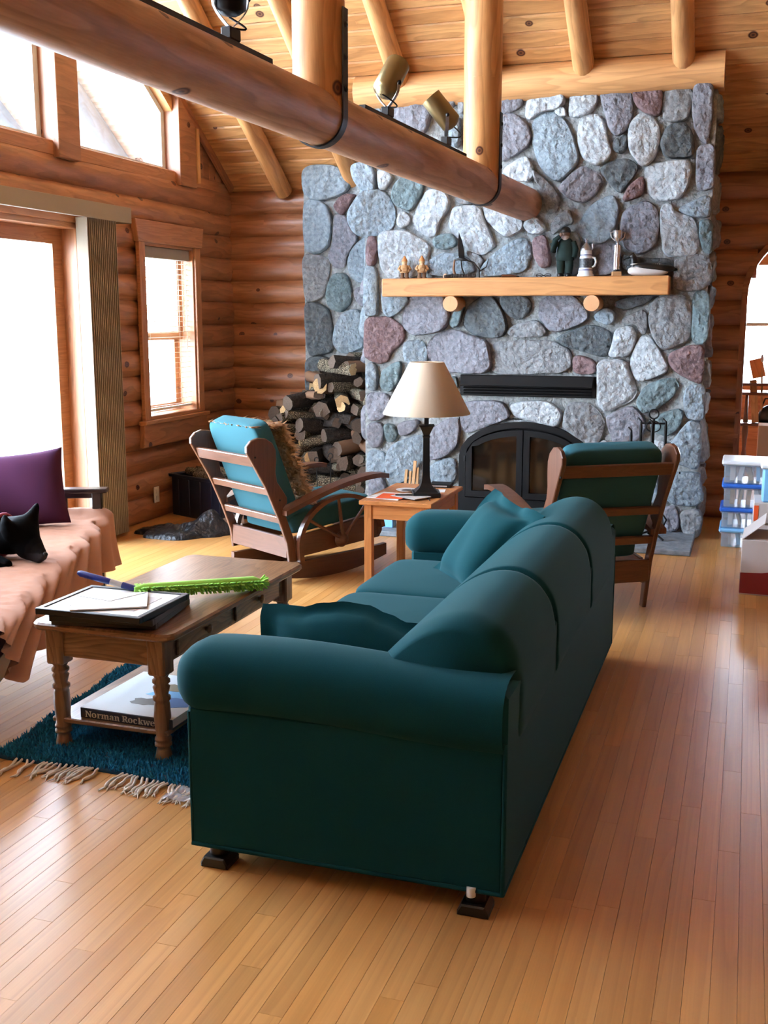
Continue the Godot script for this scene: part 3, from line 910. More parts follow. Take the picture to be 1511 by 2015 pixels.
func make_chimney():
	var c := thing("stone_chimney", "tall fieldstone chimney of grey blue and reddish stones in pale mortar", "chimney")
	var right := -0.272
	var left := -2.63
	var top := roof(STONE_Z) - 0.02
	# mortar core, with a niche for the fire
	var core := MB.new()
	core.smooth(false)
	var fx := FIRE_X
	for q in [[left, fx - 0.47, 0.0], [fx - 0.47, fx + 0.47, 0.76], [fx + 0.47, right, 0.0]]:
		core.prism([Vector2(BACK_Z + 0.005, q[2]), Vector2(STONE_Z, q[2]), Vector2(STONE_Z, top), Vector2(BACK_Z + 0.005, roof(BACK_Z) - 0.02)], q[1] - q[0], Transform3D(Basis(Vector3(0, 0, 1), Vector3(0, 1, 0), Vector3(-1, 0, 0)), Vector3((q[0] + q[1]) / 2.0, 0, 0)))
	core.span(Vector3(fx - 0.47, 0, BACK_Z + 0.005), Vector3(fx + 0.47, 0.76, STONE_Z - 0.30))
	# corners over the arch
	for s in [-1.0, 1.0]:
		var poly := [Vector2(fx + s * 0.48, 0.77)]
		for k in 9:
			var t := float(k) / 8.0
			poly.append(Vector2(fx + s * 0.47 * t, FIRE_SPRING + (FIRE_TOP - FIRE_SPRING) * sqrt(1.0 - t * t * 0.98) - 0.01))
		poly.insert(1, Vector2(fx, 0.77))
		core.prism(poly, 0.3, Transform3D(Basis(), Vector3(0, 0, STONE_Z - 0.15)))
	part(c, "mortar", core, mats["mortar"])
	var wing := MB.new().span(Vector3(on_z(598, 450, WING_Z).x, 0, BACK_Z + 0.005), Vector3(left + 0.05, roof(BACK_Z) - 0.01, WING_Z))
	part(c, "wing_mortar", wing, mats["mortar"])
	var sd := 1
	for s in STONES:
		var pts := []
		for k in range(1, s.size(), 2): pts.append(on_z(s[k], s[k + 1], STONE_Z + 0.012))
		stone(c, s[0], pts, Vector3(0, 0, 1), sd)
		sd += 1
	for s in WING_STONES:
		var pts := []
		for k in range(1, s.size(), 2): pts.append(on_z(s[k], s[k + 1], WING_Z + 0.012))
		stone(c, s[0], pts, Vector3(0, 0, 1), sd)
		sd += 1
	# the side that faces the arch, and the side over the woodpile
	for side in [[right, 1.0], [left, -1.0]]:
		var y := 0.02
		while y < top - 0.12:
			var hgt := rng.randf_range(0.16, 0.30)
			var z := STONE_Z - 0.02
			while z > BACK_Z + 0.25 and y + hgt < roof(z) - 0.1:
				var w := rng.randf_range(0.2, 0.36)
				var z1 := maxf(z - w, BACK_Z + 0.14)
				var y1 := minf(y + hgt, top)
				var x: float = side[0]
				stone(c, ["g", "b", "p", "d"][rng.randi_range(0, 3)], [Vector3(x, y + 0.015, z), Vector3(x, y + 0.03, z1), Vector3(x, y1 - 0.02, z1 + 0.02), Vector3(x, y1, z - 0.02)], Vector3(side[1], 0, 0), sd, -0.005)
				sd += 1
				z = z1 - 0.02
			y += hgt + 0.015
	var hearth := single("hearth_slab", MB.new().span(Vector3(-2.62, 0.0, STONE_Z - 0.02), Vector3(-0.268, 0.036, -6.81), 0.006), mats["slate"], "low grey stone slab in front of the fireplace", "hearth")
	hearth.position.y = 0.0
	# half log that caps the chimney under the rafters
	var a := on_z(697, 160, -7.36)
	var b := on_z(1429, 80, -7.36)
	var cap := []
	for k in 13:
		var t := PI * 0.5 * (1.0 - k / 6.0) * 0.93
		cap.append(Vector2(cos(t) * 0.115 - 0.02, sin(t) * 0.115))
	cap.append(Vector2(-0.13, -0.112))
	cap.append(Vector2(-0.13, 0.112))
	single("crown_log", mb_across().prism(cap, b.x - a.x, Transform3D(Basis(Vector3(0, 0, 1), Vector3(0, 1, 0), Vector3(-1, 0, 0)), Vector3((a.x + b.x) / 2.0, roof(-7.36) - 0.125, -7.415)), 0.0, true), mats["crown_wood"], "pale half log beam capping the stone chimney under the rafters", "beam")

const FIRE_X := -1.447
const FIRE_TOP := 0.744
const FIRE_SPRING := 0.50

func arch_pts(w: float, top: float, spring: float, bottom: float, n := 12) -> Array:
	# counter-clockwise outline with an elliptical top, from bottom left
	var out := [Vector2(-w, bottom), Vector2(w, bottom)]
	for k in n + 1:
		var a := PI * k / n
		out.append(Vector2(cos(a) * w, spring + sin(a) * (top - spring)))
	return out

func half_arch(s: float, x0: float, w: float, top: float, spring: float, bottom: float, inset: float) -> Array:
	# one leaf of the arched doors, between x0 and w, counter-clockwise for s = 1
	var pts := [Vector2(x0 + inset, bottom + inset), Vector2(w - inset, bottom + inset)]
	for k in 9:
		var x := lerpf(w - inset, x0 + inset, k / 8.0)
		pts.append(Vector2(x, spring + (top - spring) * sqrt(maxf(0.0, 1.0 - pow(x / (w + 0.001), 2.0))) - inset * (1.0 if k > 0 else 0.4)))
	if s < 0:
		for k in pts.size(): pts[k] = Vector2(-pts[k].x, pts[k].y)
		pts.reverse()
	return pts

func make_fireplace():
	var f := thing("fireplace_insert", "black steel arched fireplace insert with two glass doors", "fireplace", Vector3(FIRE_X, 0, STONE_Z))
	var metal: Material = mats["black_metal"]
	part(f, "firebox", MB.new().prism(arch_pts(0.45, FIRE_TOP - 0.02, FIRE_SPRING, 0.037), 0.27, Transform3D(Basis(), Vector3(0, 0, -0.145))), metal)
	part(f, "surround", MB.new().ring(arch_pts(0.462, FIRE_TOP + 0.006, FIRE_SPRING, 0.037), arch_pts(0.415, FIRE_TOP - 0.035, FIRE_SPRING, 0.20), 0.05, Transform3D(Basis(), Vector3(0, 0, 0.02))), metal)
	for s in [-1.0, 1.0]:
		var door := part(f, "door", MB.new().ring(half_arch(s, 0.004, 0.408, FIRE_TOP - 0.05, FIRE_SPRING, 0.21, 0.0), half_arch(s, 0.004, 0.408, FIRE_TOP - 0.05, FIRE_SPRING, 0.21, 0.042), 0.035, Transform3D(Basis(), Vector3(0, 0, 0.045))), metal)
		part(door, "glass", MB.new().prism(half_arch(s, 0.004, 0.408, FIRE_TOP - 0.05, FIRE_SPRING, 0.21, 0.04), 0.008, Transform3D(Basis(), Vector3(0, 0, 0.036))), mats["fire_glass"], "smoky amber glass")
		part(door, "hinge", MB.new().tube([Vector3(s * 0.415, 0.46, 0.055), Vector3(s * 0.415, 0.50, 0.055)], 0.009, 10), metal)
	var low := part(f, "lower_grille", MB.new().bx(Vector3(0, 0.12, 0.0), Vector3(0.83, 0.15, 0.02)), metal)
	for k in 5:
		part(low, "louver", MB.new().box(Transform3D(Basis(Vector3.RIGHT, 0.6), Vector3(0, 0.065 + k * 0.027, 0.03)), Vector3(0.80, 0.006, 0.026), 0.002), mats["iron"])
	var v := thing("warm_air_vent", "black steel louvred vent hood set in the stone above the arched fireplace", "vent")
	var a := on_z(906, 737, STONE_Z + 0.03)
	var b := on_z(1171, 784, STONE_Z + 0.03)
	var mid := (a + b) / 2.0
	var wd := b.x - a.x
	part(v, "housing", MB.new().span(Vector3(a.x, b.y, STONE_Z - 0.05), Vector3(b.x, a.y, STONE_Z + 0.035), 0.003), metal)
	part(v, "hood", MB.new().prism([Vector2(0.035, a.y - 0.004), Vector2(0.035, a.y - 0.066), Vector2(0.085, a.y - 0.074), Vector2(0.095, a.y - 0.068), Vector2(0.06, a.y - 0.004)], wd - 0.03, Transform3D(Basis(Vector3(0, 0, 1), Vector3(0, 1, 0), Vector3(-1, 0, 0)), Vector3(mid.x, 0, STONE_Z))), mats["iron"])
	for k in 3:
		part(v, "louver", MB.new().box(Transform3D(Basis(Vector3.RIGHT, 0.5), Vector3(mid.x, b.y + 0.018 + k * 0.02, STONE_Z + 0.042)), Vector3(wd - 0.05, 0.005, 0.028), 0.002), mats["iron"])

func make_mantel():
	var z := -7.27
	var a := on_z(751, 552, z)
	var b := on_z(1317, 538, z)
	var lo := on_z(752, 588, z).y
	var hi := (a.y + b.y) / 2.0
	lo = (lo + on_z(1317, 575, z).y) / 2.0
	MANTEL_Y = hi
	var t := thing("mantel_shelf", "thick rough-hewn pine mantel shelf on two log stubs", "shelf")
	part(t, "slab", mb().span(Vector3(a.x, lo, z), Vector3(b.x, hi, STONE_Z + 0.0), 0.006), mats["mantel_wood"])
	for px in [[885, 598], [1163, 593]]:
		var p := on_z(px[0], px[1], z + 0.06)
		var s := part(t, "bracket", mb().tube([Vector3(p.x, lo - 0.052, STONE_Z - 0.02), Vector3(p.x, lo - 0.052, z + 0.05)], 0.052, 18, false), mats["plank1"])
		var cap := MB.new()
		for k in 20:
			var c0 := Vector3(p.x, lo - 0.052, z + 0.05)
			cap.smooth(false).tri(c0, c0 + Vector3(cos(TAU * k / 20), sin(TAU * k / 20), 0) * 0.052, c0 + Vector3(cos(TAU * (k + 1) / 20), sin(TAU * (k + 1) / 20), 0) * 0.052)
		cap.bx(Vector3(p.x, lo - (0.028 if px[0] < 1000 else 0.078), z + 0.0502), Vector3(0.003, 0.045, 0.002))
		part(s, "cut_end", cap, mats["mantel_end"], "pale sawn log end")

var MANTEL_Y := 1.73

# ---------- the hanging log beam with its posts, straps and lamps
var beam_a: Vector3
var beam_d: Vector3
func beam_at(px: float) -> float:
	# distance along the beam from the chimney at which it crosses that column of the photograph
	var lo := 0.0
	var hi := 6.6
	for k in 40:
		var m := (lo + hi) / 2.0
		if to_pixel(beam_a + beam_d * m).x > px: lo = m
		else: hi = m
	return lo

func make_beam():
	var near := EYE + ray(628, 232) * 4.3
	beam_a = on_z(1035, 402, STONE_Z)
	beam_d = (near - beam_a).normalized()
	var r := 0.109
	var b := thing("hanging_beam", "long round pine log beam hanging across the room from two posts", "beam")
	part(b, "log", mb().tube([beam_a - beam_d * 0.02, beam_a + beam_d * 2.0, beam_a + beam_d * 4.5, beam_a + beam_d * 9.0], [r, r * 0.99, r * 0.98, r * 0.97], 28, true, 0.008, 3), mats["beam_wood"])
	var side := beam_d.cross(Vector3.UP).normalized()
	var up := side.cross(beam_d)
	for q in [[947, 0.110, "post with knots nearer the chimney"], [628, 0.105, "thick post"]]:
		var s := beam_at(q[0])
		var c := beam_a + beam_d * s
		part(b, "post", mb().tube([c, Vector3(c.x, c.y + 1.2, c.z), Vector3(c.x, roof(c.z), c.z)], [q[1], q[1] * 0.99, q[1] * 0.97], 24, true, 0.008, int(q[0])), mats["plank2"])
		# steel strap slung under the log and up both sides of the post
		var g: Vector3 = c
		var rr := r + 0.004
		var st := MB.new()
		var prev := Vector3.ZERO
		for k in range(1, 29):
			var o: Vector3
			if k == 28: o = -side * rr + up * 0.40
			else:
				var a := PI * (k - 1) / 26.0
				o = side * rr * cos(a) - up * rr * sin(a)
			if k > 1:
				var p0 := g + prev
				var p1 := g + o
				var d := (p1 - p0).normalized()
				st.bar(p0 - d * 0.002, p1 + d * 0.002, 0.045, 0.006, 0.0, d.cross(beam_d))
			prev = o
		var sp := part(b, "strap", st, mats["strap"], "black steel strap")
		for y in [0.10, 0.22, 0.34]:
			part(sp, "bolt", MB.new().lathe([[0.0, 0.0], [0.011, 0.0], [0.011, 0.007], [0.0, 0.010]], 10, Transform3D(Basis(up, -side, -beam_d), g - side * (rr + 0.002) + up * y)), mats["strap"])
	# two lengths of lighting track on top of the log
	for q in [[150, 530], [712, 912]]:
		var s0 := beam_at(q[0]) if q[0] > 0 else 6.0
		var s1 := beam_at(q[1])
		var t := single("light_track", MB.new().bar(beam_a + beam_d * s0 + up * (r + 0.010), beam_a + beam_d * s1 + up * (r + 0.010), 0.034, 0.022, 0.002, up), mats["strap"], "black lighting track on the log beam holding one dark spotlight" if q[0] < 600 else "black lighting track on the log beam holding two brass spotlights", "track")
		t.set_meta("category", "track")
	# spotlights: where the foot stands, where the barrel's back and mouth are
	spot(456, 0.030, Vector3(0.10, 0.85, 0.35), "dark track spotlight with steel yoke tilted upwards", side, up)
	spot(762, 0.026, Vector3(0.35, 0.80, -0.35), "brass track spotlight tilted up to the right", side, up)
	spot(877, 0.026, Vector3(-0.62, 0.72, 0.15), "brass track spotlight tilted up to the left", side, up)

func spot(px: float, size: float, aim: Vector3, label: String, side: Vector3, up: Vector3):
	var foot := beam_a + beam_d * beam_at(px) + up * 0.132
	var t := thing("track_spotlight", label, "spotlight", foot, 0.0, "track spotlights on the log beam")
	aim = (view * aim.normalized()).normalized()
	var dark := label.begins_with("dark")
	part(t, "base", MB.new().box(Transform3D(Basis(beam_d, up, side), up * 0.018), Vector3(0.07, 0.04, 0.04), 0.004), mats["strap"])
	var piv := up * 0.14
	var across := aim.cross(Vector3.UP).normalized()
	var r := 0.056
	var yk := MB.new()
	for s in [-1.0, 1.0]:
		var last := up * 0.035
		for k in 7:
			var a := float(k) / 6.0
			var p: Vector3 = up * (0.035 + 0.105 * a) + across * s * (r + 0.006) * minf(1.0, sin(a * PI * 0.55) * 1.05)
			yk.bar(last, p, 0.018, 0.003, 0.0, across * s)
			last = p
	part(t, "yoke", yk, mats["steel"], "steel yoke")
	var back := piv - aim * 0.065
	var bz := aim
	var bx_ := across
	var basis_ := Basis(bx_, bz, bx_.cross(bz))
	var barrel := part(t, "barrel", MB.new().lathe([[0.0, 0.0], [0.022, 0.002], [0.036, 0.010], [r, 0.026], [r, 0.195, 1], [r - 0.003, 0.195, 2], [r - 0.004, 0.03], [0.0, 0.028]], 28, Transform3D(basis_, back)), mats["black_metal"] if dark else mats["brass"])
	part(barrel, "bulb", MB.new().lathe([[0.012, 0.028], [0.018, 0.05], [0.036, 0.085], [0.037, 0.092], [0.0, 0.098]], 18, Transform3D(basis_, back)), mats["grey_plastic"])
	for s in [-1.0, 1.0]:
		part(t, "knob", MB.new().lathe([[0.0, 0.0], [0.009, 0.0], [0.010, 0.008], [0.0, 0.012]], 10, Transform3D(Basis(aim, across * s, aim.cross(across * s)), piv + across * s * (r + 0.006))), mats["strap"])
	var cp := []
	for k in 11:
		var a := float(k) / 10.0
		cp.append(back.lerp(up * 0.04, a) + (view * Vector3(1, -0.4, 0)) * sin(a * PI) * 0.055)
	part(t, "cord", MB.new().tube(cp, 0.0035, 8), mats["strap"])

# ---------- glass door, window, blinds
func make_door():
	var d := structure("door_1", "sliding glass patio door in a pine frame", "door")
	var wood: Material = mats["trim_wood"]
	var x0 := WALL_X - 0.20
	var x1 := WALL_X + 0.015
	part(d, "jamb", mb().span(Vector3(x0, 0, DOOR_A), Vector3(x1, DOOR_TOP, DOOR_A + 0.045), 0.003), wood)
	part(d, "jamb", mb().span(Vector3(x0, 0, DOOR_B - 0.045), Vector3(x1, DOOR_TOP, DOOR_B), 0.003), wood)
	part(d, "head", mb().span(Vector3(x0, DOOR_TOP - 0.045, DOOR_A), Vector3(x1, DOOR_TOP, DOOR_B), 0.003), wood)
	part(d, "casing", mb().span(Vector3(WALL_X - 0.02, 0, DOOR_A - 0.075), Vector3(WALL_X + 0.03, DOOR_TOP + 0.07, DOOR_A + 0.01), 0.004), wood)
	part(d, "casing", mb().span(Vector3(WALL_X - 0.02, 0, DOOR_B - 0.01), Vector3(WALL_X + 0.03, DOOR_TOP + 0.07, DOOR_B + 0.075), 0.004), wood)
	part(d, "casing", mb().span(Vector3(WALL_X - 0.02, DOOR_TOP - 0.01, DOOR_A - 0.075), Vector3(WALL_X + 0.03, DOOR_TOP + 0.075, DOOR_B + 0.075), 0.004), wood)
	part(d, "threshold", mb().span(Vector3(x0, 0, DOOR_A), Vector3(WALL_X, 0.03, DOOR_B), 0.003), wood)
	var n := 2
	var w := (DOOR_B - DOOR_A - 0.09) / n
	for k in n:
		var a := DOOR_A + 0.045 + w * k - (0.03 if k > 0 else 0.0)
		var b := DOOR_A + 0.045 + w * (k + 1) + (0.03 if k < n - 1 else 0.0)
		var x := WALL_X - 0.12 - 0.045 * k
		var xf := Transform3D(Basis(Vector3(0, 0, 1), Vector3(0, 1, 0), Vector3(-1, 0, 0)), Vector3(x, 0, 0))
		var s := 0.095
		var leaf := part(d, "sliding_panel", mb().ring([Vector2(a, 0.03), Vector2(b, 0.03), Vector2(b, DOOR_TOP - 0.045), Vector2(a, DOOR_TOP - 0.045)], [Vector2(a + s, 0.2), Vector2(b - s, 0.2), Vector2(b - s, DOOR_TOP - 0.045 - s), Vector2(a + s, DOOR_TOP - 0.045 - s)], 0.042, xf), wood)
		part(leaf, "pane", MB.new().prism([Vector2(a + s, 0.2), Vector2(b - s, 0.2), Vector2(b - s, DOOR_TOP - 0.045 - s), Vector2(a + s, DOOR_TOP - 0.045 - s)], 0.008, xf), mats["pane"])
	# fabric vanes drawn to one side under a valance
	var v := thing("vertical_blind", "tall beige vertical blind drawn into a stack beside the glass door", "blind")
	var z := -5.965
	for k in 16:
		part(v, "vane", MB.new().box(Transform3D(Basis(Vector3.UP, rng.randf_range(-0.05, 0.05)), Vector3(WALL_X + 0.092, 1.055, z - k * 0.0215)), Vector3(0.085, 2.05, 0.006), 0.001), mats["vane"])
	part(v, "headrail", MB.new().span(Vector3(WALL_X + 0.07, 2.085, -6.40), Vector3(WALL_X + 0.115, 2.115, -2.6)), mats["white_plastic"])
	part(v, "valance", MB.new().span(Vector3(WALL_X + 0.145, 2.075, -6.44), Vector3(WALL_X + 0.16, 2.175, -2.55), 0.002), mats["valance"])
	part(v, "valance_return", MB.new().span(Vector3(WALL_X + 0.0, 2.075, -6.44), Vector3(WALL_X + 0.15, 2.175, -6.425), 0.002), mats["valance"])

func make_window():
	var w := structure("window_1", "narrow double-hung window in a wide pine casing", "window")
	var wood: Material = mats["trim_wood"]
	var x1 := WALL_X + 0.018
	var xf := Transform3D(Basis(Vector3(0, 0, 1), Vector3(0, 1, 0), Vector3(-1, 0, 0)), Vector3(WALL_X - 0.10, 0, 0))
	for q in [[WIN_A - 0.001, WIN_A + 0.02], [WIN_B - 0.02, WIN_B + 0.001]]:
		part(w, "jamb", mb().span(Vector3(WALL_X - 0.2, WIN_LO, q[0]), Vector3(x1, WIN_HI, q[1]), 0.002), wood)
	part(w, "head_jamb", mb().span(Vector3(WALL_X - 0.2, WIN_HI - 0.02, WIN_A), Vector3(x1, WIN_HI, WIN_B), 0.002), wood)
	part(w, "sill", mb().span(Vector3(WALL_X - 0.2, WIN_LO, WIN_A), Vector3(x1 + 0.02, WIN_LO + 0.025, WIN_B), 0.003), wood)
	var cas := Transform3D(xf.basis, Vector3(WALL_X + 0.022, 0, 0))
	part(w, "casing", mb_across().prism([Vector2(WIN_A - 0.075, WIN_LO), Vector2(WIN_A + 0.004, WIN_LO), Vector2(WIN_A + 0.004, WIN_HI), Vector2(WIN_A - 0.075, WIN_HI)], 0.03, cas, 0.003), wood)
	part(w, "casing", mb_across().prism([Vector2(WIN_B - 0.004, WIN_LO), Vector2(WIN_B + 0.075, WIN_LO), Vector2(WIN_B + 0.075, WIN_HI), Vector2(WIN_B - 0.004, WIN_HI)], 0.03, cas, 0.003), wood)
	part(w, "head_casing", mb().prism([Vector2(WIN_A - 0.09, WIN_HI), Vector2(WIN_B + 0.09, WIN_HI), Vector2(WIN_B + 0.125, WIN_HI + 0.15), Vector2(WIN_A - 0.125, WIN_HI + 0.15)], 0.045, cas, 0.004), wood)
	part(w, "stool", mb().span(Vector3(WALL_X, WIN_LO - 0.03, WIN_A - 0.115), Vector3(WALL_X + 0.065, WIN_LO, WIN_B + 0.115), 0.004), wood)
	part(w, "apron", mb().prism([Vector2(WIN_A - 0.12, WIN_LO - 0.19), Vector2(WIN_B + 0.12, WIN_LO - 0.19), Vector2(WIN_B + 0.10, WIN_LO - 0.03), Vector2(WIN_A - 0.10, WIN_LO - 0.03)], 0.04, cas, 0.004), mats["log0"])
	var mid := 1.33
	for q in [[WIN_LO + 0.03, mid + 0.03, -0.02], [mid - 0.03, WIN_HI - 0.02, 0.02]]:
		var a := WIN_A + 0.02
		var b := WIN_B - 0.02
		var at := Transform3D(xf.basis, Vector3(WALL_X - 0.13 + q[2], 0, 0))
		var s := 0.05
		var sash := part(w, "sash", mb().ring([Vector2(a, q[0]), Vector2(b, q[0]), Vector2(b, q[1]), Vector2(a, q[1])], [Vector2(a + s, q[0] + s), Vector2(b - s, q[0] + s), Vector2(b - s, q[1] - s), Vector2(a + s, q[1] - s)], 0.035, at), wood)
		part(sash, "pane", MB.new().prism([Vector2(a + s, q[0] + s), Vector2(b - s, q[0] + s), Vector2(b - s, q[1] - s), Vector2(a + s, q[1] - s)], 0.006, at), mats["pane"])
	var bl := thing("window_blind", "cream slatted blind lowered open inside the narrow window", "blind")
	var a := WIN_A + 0.025
	var b := WIN_B - 0.025
	part(bl, "headrail", MB.new().span(Vector3(WALL_X - 0.055, WIN_HI - 0.10, a), Vector3(WALL_X - 0.005, WIN_HI - 0.022, b), 0.003), mats["valance"])
	var y := WIN_HI - 0.125
	while y > WIN_LO + 0.07:
		part(bl, "slat", MB.new().box(Transform3D(Basis(Vector3(0, 0, 1), 0.12), Vector3(WALL_X - 0.03, y, (a + b) / 2.0)), Vector3(0.025, 0.0022, b - a - 0.01)), mats["blind"])
		y -= 0.0385
	part(bl, "bottom_rail", MB.new().span(Vector3(WALL_X - 0.045, y + 0.012, a + 0.005), Vector3(WALL_X - 0.015, y + 0.026, b - 0.005), 0.002), mats["blind"])
	for z in [a + 0.1, a + 0.16, b - 0.1]:
		part(bl, "cord", MB.new().tube([Vector3(WALL_X - 0.018, y + 0.02, z), Vector3(WALL_X - 0.018, WIN_HI - 0.1, z)], 0.0015, 6), mats["blind"])
	part(bl, "tilt_wand", MB.new().tube([Vector3(WALL_X - 0.004, 1.23, a + 0.07), Vector3(WALL_X - 0.004, WIN_HI - 0.1, a + 0.07)], 0.003, 8), mats["blind"])
	var o := on_x(308, 973, WALL_X + 0.012)
	var ou := thing("wall_outlet", "cream electrical outlet plate low on the log wall", "outlet")
	part(ou, "plate", MB.new().box(Transform3D(Basis(), o), Vector3(0.008, 0.115, 0.07), 0.002), mats["outlet"])
	for s in [-1.0, 1.0]: part(ou, "socket", MB.new().box(Transform3D(Basis(), o + Vector3(0.005, s * 0.024, 0)), Vector3(0.004, 0.03, 0.028), 0.001), mats["outlet"])

func base(t: Node3D, p: Vector3):
	# parts were built where they stand: move the thing's origin to its base
	for c in t.get_children(): c.position -= p
	t.position = p

func cushion(c: Vector3, s: Vector3, e := 0.28, nu := 36, nv := 18, turn := Basis(), puff := 0.0) -> MB:
	# a rounded block
	var h := s / 2.0
	var pw := func(x: float): return signf(x) * pow(absf(x), e)
	var m := MB.new()
	m.surf(func(u, v):
		var a: float = -u * TAU
		var b: float = (v - 0.5) * PI
		var x: float = pw.call(cos(b)) * pw.call(cos(a))
		var z: float = pw.call(cos(b)) * pw.call(sin(a))
		var y: float = pw.call(sin(b))
		var swell: float = 1.0 + puff * (1.0 - x * x) * (1.0 - z * z)
		return c + turn * Vector3(h.x * x, h.y * y * swell, h.z * z), nu, nv, true)
	return m

func flanged_pillow(w: float, h: float, t: float, flange: float, wave: float, xf: Transform3D, droop := 0.0, rise := []) -> MB:
	var m := MB.new()
	var e := 1.0 + flange * 2.0 / w
	var f := func(u: float, v: float, s: float):
		var a := (u * 2.0 - 1.0) * e
		var b := (v * 2.0 - 1.0) * e
		var ca := clampf(a, -1.0, 1.0)
		var cb := clampf(b, -1.0, 1.0)
		var thick := t * 0.5 * pow(maxf(0.0, (1.0 - ca * ca * ca * ca) * (1.0 - cb * cb * cb * cb)), 0.55)
		var x := w / 2.0 * a * (1.0 - 0.07 * (1.0 - cb * cb) * minf(absf(a), 1.0))
		var y := h / 2.0 * b * (1.0 - 0.07 * (1.0 - ca * ca) * minf(absf(b), 1.0))
		var z := s * (thick + 0.0025)
		var over := maxf(absf(a), absf(b)) - 1.0
		if over > 0.0: z += wave * sin(a * 5.3 + b * 3.1) * over * 4.0
		if rise:
			var q := clampf((a / e + 1.0) / 2.0, 0.0, 0.999) * (rise.size() - 1)
			y += lerpf(rise[int(q)], rise[int(q) + 1], smoothstep(0.0, 1.0, q - floorf(q))) * smoothstep(0.2, 1.1, b)
		z += 0.006 * sin(a * 4.0 + b * 2.0) * (1.0 - absf(ca)) - droop * maxf(0.0, b - 0.9)
		return xf * Vector3(x, y, z)
	m.surf(func(u, v): return f.call(u, v, 1.0), 30, 30)
	m.surf(func(u, v): return f.call(1.0 - u, v, -1.0), 30, 30)
	return m

